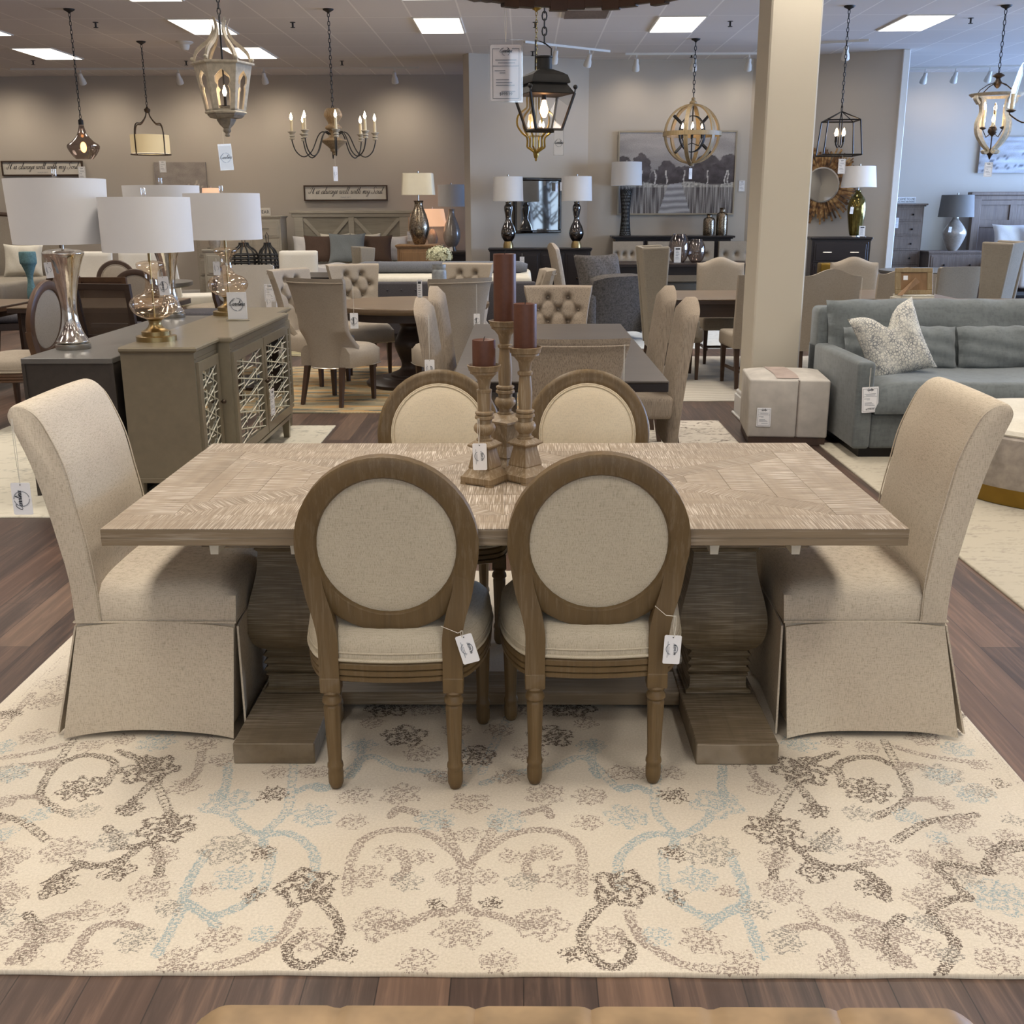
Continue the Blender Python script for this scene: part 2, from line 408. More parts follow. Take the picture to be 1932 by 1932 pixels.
d1 = n.noise(n.co('Object', (120, 330, 1), (0, 0, .35)), 1, 1); d2 = n.noise(n.co('Object', (330, 120, 1), (0, 0, .2)), 1, 1); dd = n.math('ADD', n.math('MULTIPLY', d1, .6), n.math('MULTIPLY', d2, .4))
thr = n.math('SUBTRACT', .70, n.math('MULTIPLY', k_.outputs['Fac'], .27)); fi = n.math('MULTIPLY', n.math('SUBTRACT', dd, thr), 22.0); fi.node.use_clamp = True
bs = n.ramp(n.noise(n.co('Object', (150, 150, 1)), 1, 3, .7), [(.3, sr('#c0b5a2')), (.5, sr('#d0c5b3')), (.7, sr('#dcd2c1'))]); bs = n.mix(.3, bs, n.ramp(n.noise(n.co('Object', (3, 3, 1)), 1, 2), [(.3, sr('#c6b9a4')), (.7, sr('#dad2c3'))]))
n.bump(n.noise(n.co('Object', (420, 420, 1)), 1, 2), .6, .003)
M['rugV'] = n.base(n.mix(n.math('MULTIPLY', fi, .88), bs, a.outputs[0]), .95, 0, .1); M['art'] = attr_mat('painted_canvas', .6, .3, (90, 90, 90), spec=.3)
def paint(o, fn):
    """colour attribute from a function of the object-space point"""
    me = o.data; ca = me.color_attributes.new(name='Col', type='FLOAT_COLOR', domain='POINT'); buf = []
    for v in me.vertices: c = fn(v.co); buf += [c[0], c[1], c[2], 1]
    ca.data.foreach_set('color', buf)
# ---------------- setting ----------------
CEIL = 3.855
XL, XR, YF, YB = -14.0, 11.0, -6.0, 20.35
b = MB(); b.box(XL, XR, YF, YB, -.12, 0); struct('floor', b, M['floor'], smooth=False)
b = MB(); b.box(XL, XR, YF, YB, CEIL, CEIL+.1); struct('ceiling', b, M['ceil'], smooth=False)
b = MB(); b.box(XL, XR, YB, YB+.15, 0, CEIL); struct('wall_back', b, M['wall'], smooth=False)
b = MB(); b.box(XL-.15, XL, YF, YB, 0, CEIL); struct('wall_left', b, M['wall'], smooth=False)
# right wall with storefront windows
def wall_openings(axis, c0, c1, a0, a1, ops, z0, z1):
    b = MB(); cur = a0
    def bx(u0, u1, w0, w1):
        if axis == 'x': b.box(c0, c1, u0, u1, w0, w1)
        else: b.box(u0, u1, c0, c1, w0, w1)
    for (s, e) in ops:
        bx(cur, s, 0, CEIL); bx(s, e, 0, z0); bx(s, e, z1, CEIL); cur = e
    bx(cur, a1, 0, CEIL); return b
opsR = [(4.6, 7.6), (8.0, 11.0), (11.4, 14.4), (14.8, 17.6), (17.9, 20.0)]; opsF = [(-3.5, -.6), (-.2, 2.7), (3.1, 6.0), (6.4, 9.3)]
struct('wall_right', wall_openings('x', XR, XR+.15, YF, YB, opsR, .5, 3.2), M['wall'], smooth=False)
struct('wall_front', wall_openings('y', YF-.15, YF, XL, XR, opsF, .5, 3.2), M['wall'], smooth=False)
k = 1
for ax, ops in (('x', opsR), ('y', opsF)):
    for (s, e) in ops:
        b = MB(); t = .06
        def fb(u0, u1, w0, w1):
            if ax == 'x': b.box(XR+.03, XR+.1, u0, u1, w0, w1)
            else: b.box(u0, u1, YF-.1, YF-.03, w0, w1)
        fb(s, s+t, .5, 3.2); fb(e-t, e, .5, 3.2); fb(s, e, .5, .5+t); fb(s, e, 3.2-t, 3.2); fb((s+e)/2-t/2, (s+e)/2+t/2, .5, 3.2)
        w = struct('window_%d' % k, b, M['black'], smooth=False); k += 1
# angled partition in front of the back wall
part = [(-.83, 17.62), (1.05, 18.46), (3.66, 18.46), (5.70, 17.45), (5.83, 17.62), (3.75, 18.75), (.95, 18.75), (-.93, 17.82)]
b = MB()
for i in range(3):
    p, q, r, s_ = part[i], part[i+1], part[6-i], part[7-i]
    b.hexa([(*p, 0), (*q, 0), (*r, 0), (*s_, 0)], [(*p, CEIL), (*q, CEIL), (*r, CEIL), (*s_, CEIL)])
struct('wall_partition', b, M['wall'], smooth=False)
b = MB(); b.box(5.69, 5.80, 17.43, 17.55, 0, CEIL, .01); struct('trim_1', b, M['trimw'])
# pillar
b = MB(); b.box(1.705, 2.06, 8.07, 8.50, 0, CEIL, .012); struct('trim_2', b, M['pillar'])
b = MB(); b.box(1.665, 2.10, 8.03, 8.54, 0, .02, .005); b.box(1.68, 2.085, 8.045, 8.525, .02, .17, .008); b.box(1.69, 2.075, 8.055, 8.515, .17, .2, .008); struct('baseboard_pillar', b, M['trimw'])
# baseboards
b = MB(); b.box(XL, XR, YB-.02, YB, 0, .14, .004); struct('baseboard_back', b, M['trimw'])
b = MB(); b.box(XL, XL+.02, YF, YB, 0, .14, .004); struct('baseboard_left', b, M['trimw'])
# troffers: 10 ft x 8 ft grid
b = MB(); b.box(-.305, .305, -.61, .61, -.012, .0); b2 = MB(); b2.box(-.28, .28, -.585, .585, -.016, -.0121)
pl = bpy.data.lights.new('panel_light', 'AREA'); pl.shape = 'RECTANGLE'; pl.size = .55; pl.size_y = 1.16; pl.energy = TROFFER_W; pl.color = (1, .93, .84); pl.spread = math.radians(125)
t0 = None
for j in range(-8, 2):
    for i in range(-3, 5):
        if j == 1 and i not in (-3, -2, -1, 0, 4): continue
        if (i < -1 and (j % 2)) or (i == 4 and j > -4): continue
        x = -4.405+.28+i*3.048; y = 14.43+.605+j*2.42
        if x > XR-.5 or y < YF+.7: continue
        lab = {(0, 1): 'recessed ceiling light panel above the eight-arm chandelier, at top centre', (0, 0): 'recessed ceiling light panel behind the top of the cream lantern', (0, 2): 'recessed ceiling light panel above and left of the wooden orb chandelier', (0, 3): 'recessed ceiling light panel right of the black cage lantern chain', (0, -1): 'recessed ceiling light panel just entering at the left edge of the picture',
               (1, -1): 'recessed ceiling light panel crossed by the smoked pendant chain', (1, 0): 'recessed ceiling light panel low behind the cream lantern, at its right', (-1, 0): 'recessed ceiling light panel cut by the top edge left of the cream lantern chain', (-1, 1): 'recessed ceiling light panel cut by the top edge above the chandelier area'}.get((j, i), 'recessed rectangular ceiling light panel outside the picture')
        if t0 is None:
            t0 = thing('ceiling_light', lab, 'ceiling light', (x, y, CEIL), 0, 'recessed ceiling light panels')
            obj('frame', b, M['trimw'], t0, smooth=False); obj('diffuser', b2, M['panel'], t0, smooth=False)
            lo = bpy.data.objects.new('panel_light', pl); link(lo, t0); lo.location = (0, 0, -.018)
        else: dup(t0, (x, y, CEIL), None, lab)

# bare trees outside the right-hand windows, seen in the mirrors
rt = random.Random(12); proto = None
for k, (x, y) in enumerate(((12.3, 5.2), (12.9, 6.6), (12.2, 8.0), (13.6, 4.6), (12.6, 9.6), (13.2, 14.4), (12.3, 16.6))):
    if proto is None:
        b = MB(); b.tube([(0, 0, 0), (.05, .03, 1.2), (-.03, .1, 2.6), (.05, .0, 4.2)], [.16, .13, .10, .05], 8); tr = obj('bare_tree', b, M['dkwood'], None, (x, y, 0)); tag(tr, 'bare dark tree standing outside the right-hand windows', 'tree', 'bare trees outside the windows'); proto = tr
        b = MB()
        for q in range(26):
            z0 = rt.uniform(.9, 3.6); a = rt.uniform(0, 2*PI); L = rt.uniform(.4, .8); p0 = Vector((0, .03, z0)); p1 = p0+Vector((math.cos(a)*L*.5, math.sin(a)*L*.5, .3)); p2 = p1+Vector((math.cos(a+.4)*L*.5, math.sin(a+.4)*L*.5, .4)); b.tube([p0, p1, p2], [.035, .02, .008], 5)
            b.tube([p1, p1+Vector((math.cos(a-.8)*.4, math.sin(a-.8)*.4, .25))], [.014, .006], 4)
        obj('branches', b, M['dkwood'], tr)
    else: dup(proto, (x, y, 0), k*1.3)
b = MB(); b.box(11.2, 18, 2, 20, -.12, -.01); o = struct('ground', b, M['charcoal'], smooth=False)
# ---------------- rugs ----------------
import numpy as np
def rug(name, label, x0, x1, y0, y1, fn, mat, step=.01, th=.012, z=0.0, fringe=0):
    nx = int((x1-x0)/step); ny = int((y1-y0)/step)
    X, Y = np.meshgrid(np.linspace(x0, x1, nx+1), np.linspace(y0, y1, ny+1))
    rs = np.random.RandomState(3); Z = np.full(X.shape, z+th)
    wob = .0015*np.sin(X*9)+.001*np.sin(X*23+1)
    e = np.zeros_like(X); e[0] = 1; e[-1] = 1; Yw = Y+e*wob
    v = np.stack([X.ravel(), Yw.ravel(), Z.ravel()], 1)
    i = (np.arange(ny)[:, None]*(nx+1)+np.arange(nx)[None]).ravel()
    f = np.stack([i, i+1, i+nx+2, i+nx+1], 1)
    # skirt
    per = [k for k in range(nx+1)]+[(nx)+(nx+1)*k for k in range(1, ny+1)]+[ny*(nx+1)+k for k in range(nx-1, -1, -1)]+[(nx+1)*k for k in range(ny-1, 0, -1)]
    pv = v[per].copy(); pv[:, 2] = z+.0005; n0 = len(v); v = np.concatenate([v, pv]); P = len(per)
    f2 = np.array([(per[k], n0+k, n0+(k+1) % P, per[(k+1) % P]) for k in range(P)])
    me = bpy.data.meshes.new(name); F = np.concatenate([f, f2])
    me.vertices.add(len(v)); me.vertices.foreach_set('co', v.ravel().astype('f'))
    me.loops.add(F.size); me.loops.foreach_set('vertex_index', F.ravel().astype('i'))
    me.polygons.add(len(F)); me.polygons.foreach_set('loop_start', np.arange(0, F.size, 4).astype('i')); me.update(calc_edges=True)
    c = fn(X, Y); ink = None
    if isinstance(c, tuple): c, ink = c
    c = np.concatenate([c.reshape(-1, 3), c.reshape(-1, 3)[per]*.8]); c = np.concatenate([c, np.ones((len(c), 1))], 1)
    ca = me.color_attributes.new(name='Col', type='FLOAT_COLOR', domain='POINT'); ca.data.foreach_set('color', c.ravel().astype('f'))
    if ink is not None:
        k_ = np.concatenate([ink.ravel(), np.zeros(P)]); ka = me.attributes.new(name='Ink', type='FLOAT', domain='POINT'); ka.data.foreach_set('value', k_.astype('f'))
    me.materials.append(mat); o = bpy.data.objects.new(name, me); link(o); tag(o, label, 'rug'); return o
def vn(X, Y, sx, sy, seed):
    """value noise with cell size sx, sy"""
    rs = np.random.RandomState(seed); T = rs.rand(256, 256)
    u = X/sx; w = Y/sy; i = np.floor(u).astype(int); j = np.floor(w).astype(int); a = u-i; b = w-j
    a = a*a*(3-2*a); b = b*b*(3-2*b); g = lambda p, q: T[p % 256, q % 256]
    return (g(i, j)*(1-a)+g(i+1, j)*a)*(1-b)+(g(i, j+1)*(1-a)+g(i+1, j+1)*a)*b
def lin(h): return np.array(sr(h)[:3])
C4 = lambda x, y: G(x/2.76, 1232+y/2.76)
C5 = lambda x, y: G(600+x/2.76, 1232+y/2.76)
RK, RT, RB, RG = '#4a3a31', '#85756b', '#8f9fa1', '#7f7a72'
vines = [(C4, RK, [(330, 590), (420, 555), (540, 560), (600, 600), (560, 690)]), (C4, RK, [(385, 470), (280, 620), (215, 730), (240, 800), (360, 860)]),
 (C4, RK, [(620, 530), (700, 560), (790, 590)]), (C4, RK, [(800, 690), (700, 790), (660, 830)]), (C4, RK, [(810, 680), (880, 840), (900, 900)]),
 (C4, RK, [(-150, 850), (0, 870), (120, 900), (240, 990)]), (C4, RK, [(760, 1010), (640, 1095), (500, 1130), (390, 1110)]), (C4, RK, [(420, 1130), (300, 1190), (230, 1290)]),
 (C4, RK, [(800, 1000), (835, 1100), (830, 1180)]), (C4, RK, [(600, 1030), (720, 1030), (760, 1010)]),
 (C4, RB, [(1190, 600), (1180, 700), (1150, 780)]), (C4, RB, [(1530, 600), (1500, 830), (1385, 950), (1375, 1020)]),
 (C4, RB, [(1210, 870), (1290, 940), (1380, 965), (1500, 960), (1600, 1020), (1645, 1110), (1600, 1250)]), (C4, RB, [(1080, 1060), (1010, 1170), (960, 1280), (980, 1330), (1100, 1390), (1250, 1340), (1370, 1240), (1420, 1050)]),
 (C4, RB, [(965, 1330), (900, 1450), (820, 1590)]), (C4, RB, [(1010, 1340), (1130, 1440)]), (C4, RB, [(1550, 740), (1620, 710), (1710, 720)]),
 (C4, RK, [(1640, 1290), (1740, 1390), (1770, 1490), (1700, 1600), (1590, 1655), (1510, 1620), (1500, 1560), (1570, 1490)]),
 (C4, RT, [(1545, 1370), (1480, 1480), (1380, 1560), (1200, 1640), (850, 1675)]), (C4, RT, [(-100, 580), (150, 545), (320, 500)]),
 (C4, RT, [(390, 1600), (420, 1540), (480, 1465), (600, 1430), (720, 1450)]), (C4, RT, [(400, 1380), (240, 1420), (150, 1540), (60, 1630)]), (C4, RT, [(1050, 540), (1030, 640), (960, 700)]),
 (C5, RT, [(150, 1270), (180, 1080), (260, 980), (400, 940), (560, 960), (680, 1040), (755, 1130), (752, 1280)]), (C5, RT, [(760, 1290), (700, 1370), (580, 1385), (440, 1440), (330, 1430)]),
 (C5, RT, [(440, 1060), (460, 1150), (400, 1200)]), (C5, RT, [(650, 900), (700, 1010), (755, 1130)]), (C5, RB, [(-20, 720), (60, 720), (260, 560), (420, 620), (600, 640), (760, 700)]),
 (C5, RT, [(380, 870), (420, 830), (530, 860)]), (C5, RB, [(230, 480), (210, 600), (170, 660)]), (C5, RB, [(620, 200), (700, 380), (780, 640)]), (C5, RK, [(100, 250), (250, 270), (400, 280)]),
 (C4, RT, [(150, 600), (250, 590), (300, 610)]), (C4, RT, [(100, 770), (160, 770), (210, 770)]), (C4, RT, [(0, 420), (110, 300), (170, 230)]), (C4, RK, [(0, 330), (80, 330)]),
 (C4, RK, [(560, 930), (640, 1010)])]
flowers = [(C4, 780, 625, 135, RK), (C4, 430, 725, 115, RK), (C4, 870, 930, 135, RK), (C4, 450, 845, 70, RG), (C4, 680, 830, 70, RK), (C4, 240, 270, 85, RT), (C4, 60, 335, 55, RK),
 (C4, 190, 455, 80, RT), (C4, 60, 640, 95, RG), (C4, 470, 500, 60, RT), (C4, 340, 1050, 115, RT), (C4, 620, 1150, 85, RK), (C4, 590, 1000, 90, RG), (C4, 310, 1230, 85, RK), (C4, 780, 1250, 105, RT),
 (C4, 1190, 800, 120, RB), (C4, 1150, 575, 65, RT), (C4, 1420, 755, 70, RK), (C4, 1640, 865, 100, RB), (C4, 1840, 900, 70, RT), (C4, 1190, 1040, 130, RG), (C4, 1220, 1190, 95, RB), (C4, 1060, 1255, 55, RT),
 (C4, 1600, 1240, 145, RK), (C4, 1620, 1510, 95, RT), (C4, 1810, 1590, 55, RK), (C4, 1320, 1285, 60, RK), (C4, 1370, 1060, 65, RK), (C4, 1140, 1510, 105, RT), (C4, 1370, 1490, 70, RB),
 (C4, 720, 1510, 95, RG), (C4, 450, 1370, 80, RT), (C4, 270, 1490, 85, RT), (C4, 100, 1470, 65, RT), (C4, 430, 1625, 95, RT), (C4, 120, 1590, 60, RT), (C4, 620, 1370, 55, RT), (C4, 820, 480, 85, RB),
 (C4, 1060, 490, 80, RT), (C4, 960, 715, 75, RT), (C4, 200, 860, 65, RB), (C4, 30, 965, 55, RB), (C4, 30, 800, 50, RT), (C4, 930, 1620, 90, RT), (C4, 880, 1350, 70, RG), (C4, -100, 1120, 100, RT), (C4, -80, 1380, 100, RT), (C4, -120, 740, 90, RB), (C4, 20, 1250, 70, RT), (C4, 60, 1100, 60, RT),
 (C4, 640, 470, 60, RT), (C4, 1440, 640, 60, RT), (C4, 1620, 640, 60, RT), (C4, 250, 600, 50, RT), (C4, 850, 1080, 80, RT),
 (C5, 450, 450, 105, RK), (C5, 830, 555, 100, RK), (C5, 230, 500, 70, RB), (C5, 540, 540, 85, RT), (C5, 60, 640, 65, RT), (C5, 430, 755, 95, RT), (C5, 190, 765, 80, RT), (C5, 610, 890, 95, RB),
 (C5, 790, 800, 85, RT), (C5, 770, 970, 60, RT), (C5, 370, 1060, 75, RT), (C5, 540, 1080, 65, RT), (C5, 250, 1180, 100, RT), (C5, 460, 1210, 75, RG), (C5, 680, 1190, 70, RT), (C5, 610, 1325, 55, RK),
 (C5, 330, 1430, 125, RT), (C5, 725, 1480, 115, RT), (C5, 520, 1630, 95, RT), (C5, 370, 290, 120, RK), (C5, 560, 300, 90, RT), (C5, 640, 660, 70, RT), (C5, 280, 380, 60, RT), (C5, 720, 420, 70, RT), (C5, 540, 1240, 0, RT)]
CX = G(875, 1700).x
rs = random.Random(5)
far = [(rs.uniform(-1.6, CX-.05), rs.uniform(3.35, 4.5)) for _ in range(42)]
def main_rug_colour(X, Y):
    base = lin('#d2c8b7'); n = X.shape; col = np.broadcast_to(base, n+(3,)).copy()
    cov = np.zeros(n); dash = np.zeros(n)
    rag = vn(X, Y, .012, .010, 8)-.5
    Xm = np.where(X > CX, 2*CX-X, X)            # the design mirrors about the rug's middle
    x0 = X[0, 0]; y0 = Y[0, 0]; dx = X[0, 1]-X[0, 0]; dy = Y[1, 0]-Y[0, 0]
    def put(mask_fn, cx0, cx1, cy0, cy1, c, k):
        for mir in (0, 1):
            a0, a1 = (cx0, cx1) if not mir else (2*CX-cx1, 2*CX-cx0)
            i0 = max(0, int((a0-x0)/dx)); i1 = min(n[1], int((a1-x0)/dx)+2); j0 = max(0, int((cy0-y0)/dy)); j1 = min(n[0], int((cy1-y0)/dy)+2)
            if i1 <= i0 or j1 <= j0: continue
            s = (slice(j0, j1), slice(i0, i1)); xs = X[s]; xs = 2*CX-xs if mir else xs
            w = np.clip(mask_fn(xs, Y[s], dash[s], rag[s]), 0, 1)*k; w = w*(X[s] <= CX) if not mir else w*(X[s] > CX)
            up = (w > cov[s]-.12) & (w > .05); cs = col[s]; cs[up] = c; col[s] = cs; cov[s] = np.maximum(cov[s], w)
    def flower(cx, cy, r, c, k=8, sd=0, st=.72):
        a0 = sd*1.7
        def f(x, y, d, g):
            u = x-cx; v = (y-cy); q = np.hypot(u, v)+g*.02; th = np.arctan2(v, u)
            R = r*(.72+.28*np.abs(np.cos(th*k/2+a0))); rel = q/R
            edge = np.exp(-((rel-.9)/.13)**2); core = np.exp(-((rel-.28)/.14)**2); rays = (np.cos(th*k+a0*2+3*np.sin(rel*6)) > -.1)*(rel < .85)*.85
            m = np.clip(edge+core*.9+rays+.3*(rel < .9), 0, 1)*(rel < 1.12)
            return m
        put(f, cx-r*1.2, cx+r*1.2, cy-r*1.2, cy+r*1.2, c, st)
    def vine(P, c, k=.95, hw=.0115):
        Q = cr([(p.x, p.y, 0) for p in P], 10)
        for a, b in zip(Q[:-1], Q[1:]):
            def f(x, y, d, g, a=a, b=b):
                ux, uy = b.x-a.x, b.y-a.y; L = ux*ux+uy*uy+1e-12; t = np.clip(((x-a.x)*ux+(y-a.y)*uy)/L, 0, 1)
                q = np.hypot(x-a.x-t*ux, y-a.y-t*uy)+g*.006
                return np.exp(-((q-hw)/.0042)**2)
            put(f, min(a.x, b.x)-.03, max(a.x, b.x)+.03, min(a.y, b.y)-.03, max(a.y, b.y)+.03, c, k)
    for fn, c, pts in vines: vine([fn(*p) for p in pts], lin(c))
    for k, (fn, x, y, r, c) in enumerate(flowers):
        if r < 5: continue
        p = fn(x, y); r2 = abs(fn(x+r, y).x-p.x); flower(p.x, p.y, r2*1.22, lin(c), (6, 8, 7, 5)[k % 4], k, .95 if c == RK else .85)
    C6 = lambda x, y: Vector((2*CX-G(1232+x/2.76, 1232+y/2.76).x, G(1232+x/2.76, 1232+y/2.76).y, 0))
    for pts in ([(1960, 1030), (1790, 1070), (1730, 1130), (1760, 1170), (1590, 1130), (1480, 1130), (1550, 1210), (1650, 1300)], [(1640, 1300), (1540, 1310), (1450, 1370), (1480, 1440), (1570, 1530), (1540, 1620), (1490, 1700)], [(1930, 1010), (1820, 1020), (1750, 1060)], [(1290, 1400), (1220, 1470), (1200, 1540), (1270, 1630)]): vine([C6(*q) for q in pts], lin(RK))
    for k, (x, y, r, c) in enumerate([(1400, 1090, 80, RT), (1460, 1190, 70, RT), (1390, 1300, 90, RT), (1410, 1430, 80, RG), (1120, 1500, 90, RT), (1275, 1490, 75, RT), (1240, 1610, 80, RT), (1430, 1560, 80, RT), (1530, 1050, 75, RT), (1700, 1010, 65, RT), (1850, 980, 70, RT), (1860, 1120, 110, RT), (1800, 1290, 150, RB), (1640, 1410, 105, RT), (1840, 1490, 105, RT), (1790, 1630, 110, RT), (1560, 920, 70, RT), (1880, 890, 60, RG), (1640, 1200, 60, RG), (1540, 1600, 70, RG), (1500, 800, 60, RT), (1620, 900, 60, RT), (1700, 600, 60, RT), (1580, 520, 80, RB), (1800, 700, 50, RK), (1500, 660, 80, RB), (1700, 740, 70, RG)]):
        q = C6(x, y); flower(q.x, q.y, abs(G(1232+(x+r)/2.76, 1232+y/2.76).x-G(1232+x/2.76, 1232+y/2.76).x)*1.15, lin(c), (6, 8, 7)[k % 3], k, .85)
    for k, (x, y) in enumerate(far): flower(x, y, .05+.04*rs.random(), lin((RK, RT, RT, RB)[k % 4]), 7, k)
    vine([Vector((-1.66, 2.0, 0)), Vector((-1.69, 2.6, 0)), Vector((-1.68, 3.4, 0)), Vector((-1.69, 4.5, 0))], lin(RT), .7, .008)
    return col, cov
rug('patterned_area_rug', 'large cream hooked rug with brown and blue vines and flowers under the dining table', -1.732, 1.42, 1.948, 4.60, main_rug_colour, M['rugV'], .005, .012)
def vein(c1, c2, c3, sx, sy, th=.52):
    def f(X, Y):
        a = vn(X, Y, sx, sy, 11)*.55+vn(X, Y, sx/3, sy/3, 12)*.3+vn(X, Y, .02, .02, 13)*.15
        m = np.clip(1-np.abs(a-th)/.045, 0, 1)[..., None]; q = np.clip((vn(X, Y, sx*2, sy*2, 14)-.35)*3, 0, 1)[..., None]
        return lin(c1)*(1-m)+(lin(c2)*q+lin(c3)*(1-q))*m
    return f
def stripes(cols, period, wav=.12):
    def f(X, Y):
        P = [lin(c) for c in cols]; v = (Y+wav*vn(X, Y, .35, .2, 21)+.05*vn(X, Y, .10, .03, 22))/period; k = (np.floor(v*len(P)).astype(int)+(vn(X, Y, .6, .05, 24) > .6)) % len(P)
        c = np.array(P)[k]; w = np.sin((X+Y*1.0)*2*PI/.03)*.5+.5
        return c*(.72+.45*w*vn(X, Y, .3, .06, 23))[..., None]
    return f
rug('pale_distressed_rug', 'pale ivory distressed rug poking out beyond the left sideboards', -3.9, -1.42, 5.5, 8.0, vein('#cfc8b6', '#9d9a8e', '#b6ae9b', .12, .08), M['rugA'], .012, .008)
rug('woven_striped_rug', 'braided rug striped in straw orange grey and green under the round table', -2.55, .15, 8.53, 11.15, stripes(['#b8a585', '#c39a68', '#a99a7c', '#87826f', '#b9a888', '#c29a66', '#77776c', '#b5a27f'], .42), M['rugA'], .012, .010)
rug('striped_runner_rug', 'straw striped rug showing past the far corner of the green-grey sideboard', -4.6, -2.1, 12.0, 14.6, stripes(['#c0b48c', '#a59a78', '#cbbf9c', '#8f8a70'], .3), M['rugA'], .02, .008)
rug('grey_scroll_rug', 'cream rug with blurred brown scrolls under the dark rectangular table', -1.0, 1.498, 5.6, 8.18, vein('#c9c0b2', '#6f645c', '#8e847a', .16, .05), M['rugA'], .012, .008)
rug('chevron_rug', 'pale chevron rug beneath the camel-back chairs left of the pillar', -.1, 4.6, 9.05, 11.9, lambda X, Y: (lin('#bdb4a4')*(.80+.28*(np.sin((Y+.04*np.abs(((X/.25) % 2)-1))*2*PI/.09)*.5+.5)[..., None])), M['rugA'], .015, .008)
rug('mottled_sofa_rug', 'mottled beige rug spreading under the sofa and hide ottoman', 2.04, 6.2, 2.9, 7.35, vein('#b3aa98', '#a59c8b', '#9b9284', .35, .03, .5), M['rugA'], .012, .010)
rug('blue_streaked_rug', 'pale rug with blue-grey streaks far behind the chevron rug', .3, 3.6, 12.6, 15.5, vein('#b9bcbb', '#8b959b', '#a9a6a0', .3, .06), M['rugA'], .03, .008)
# ---------------- writing helpers ----------------
_tc = {}
def text_mesh(s, size, ext=.0004, shear=0, align='CENTER'):
    key = (s, size, shear, align)
    if key not in _tc:
        cu = bpy.data.curves.new('t', 'FONT'); cu.body = s; cu.size = size; cu.extrude = ext; cu.shear = shear; cu.align_x = align; cu.resolution_u = 2
        o = bpy.data.objects.new('t', cu); SC.collection.objects.link(o); bpy.context.view_layer.update()
        me = bpy.data.meshes.new_from_object(o.evaluated_get(bpy.context.evaluated_depsgraph_get()))
        me.materials.clear(); bpy.data.objects.remove(o); bpy.data.curves.remove(cu); _tc[key] = me
    return _tc[key]
GL = {  # joined handwriting, x-height 1
 'a': (1.0, [[(.75, .85), (.45, 1), (.1, .6), (.15, .1), (.45, 0), (.75, .5), (.8, .95), (.75, .3), (.85, 0), (1.05, .2)]]),
 'c': (.8, [[(.7, .8), (.45, 1), (.1, .55), (.2, .05), (.5, 0), (.85, .25)]]),
 'd': (1.0, [[(.75, .85), (.4, 1), (.1, .5), (.3, 0), (.7, .4), (.95, 2.1), (.8, .3), (.9, 0), (1.05, .2)]]),
 'e': (.8, [[(0, .3), (.5, .6), (.6, .9), (.4, 1), (.12, .6), (.2, .05), (.5, 0), (.85, .3)]]),
 'h': (1.0, [[(0, .2), (.5, 1.8), (.45, 2.2), (.3, 1.9), (.2, 0), (.4, .8), (.65, 1), (.75, .7), (.7, .1), (.85, 0), (1.05, .25)]]),
 'i': (.5, [[(0, .3), (.3, 1), (.2, .2), (.3, 0), (.5, .25)], [(.4, 1.45), (.42, 1.5)]]),
 'l': (.55, [[(0, .25), (.45, 1.7), (.42, 2.2), (.25, 2), (.15, .4), (.25, 0), (.55, .25)]]),
 'm': (1.45, [[(0, .4), (.2, 1), (.15, 0), (.35, .8), (.55, 1), (.6, .7), (.55, 0), (.75, .8), (.95, 1), (1.05, .7), (1.0, .1), (1.15, 0), (1.4, .3)]]),
 'n': (1.0, [[(0, .4), (.2, 1), (.15, 0), (.35, .8), (.6, 1), (.7, .7), (.65, .1), (.8, 0), (1.0, .25)]]),
 'o': (.9, [[(.5, 1), (.15, .75), (.1, .2), (.4, 0), (.7, .3), (.7, .8), (.5, 1), (.6, .8), (.95, .85)]]),
 'r': (.75, [[(0, .3), (.25, 1.1), (.35, .9), (.6, .95), (.5, .2), (.6, 0), (.8, .2)]]),
 's': (.65, [[(0, .2), (.4, 1.1), (.45, .6), (.4, .1), (.2, 0), (.1, .15)], [(.35, .02), (.65, .25)]]),
 't': (.6, [[(0, .3), (.4, 1.9), (.25, .3), (.35, 0), (.6, .25)], [(.05, 1.25), (.6, 1.35)]]),
 'u': (1.0, [[(0, .5), (.2, 1), (.12, .3), (.3, 0), (.6, .3), (.75, 1), (.7, .2), (.8, 0), (1.0, .25)]]),
 'w': (1.3, [[(0, .6), (.15, 1), (.15, .2), (.35, 0), (.6, .6), (.62, .95), (.6, .3), (.8, 0), (1.05, .5), (1.05, 1), (1.3, .85)]]),
 'y': (1.0, [[(0, .5), (.2, 1), (.15, .4), (.35, .1), (.65, .5), (.8, 1), (.6, -.6), (.3, -1), (.15, -.7), (.5, -.2), (1.0, .3)]]),
 'I': (.9, [[(-.2, 1.5), (.3, 2.2), (.9, 2.2)], [(.65, 2.2), (.35, .6), (.1, 0), (-.3, .1), (-.3, .5), (.1, .6)]]),
 'S': (1.2, [[(1.1, 1.8), (.8, 2.3), (.35, 1.9), (.5, 1.3), (.8, .7), (.5, 0), (0, 0), (-.2, .4), (.1, .5)]]),
 'C': (1.3, [[(1.2, 1.9), (1.1, 2.3), (.5, 2.1), (0, 1.2), (0, .3), (.5, 0), (1.2, .5)]]), ' ': (.7, [])}
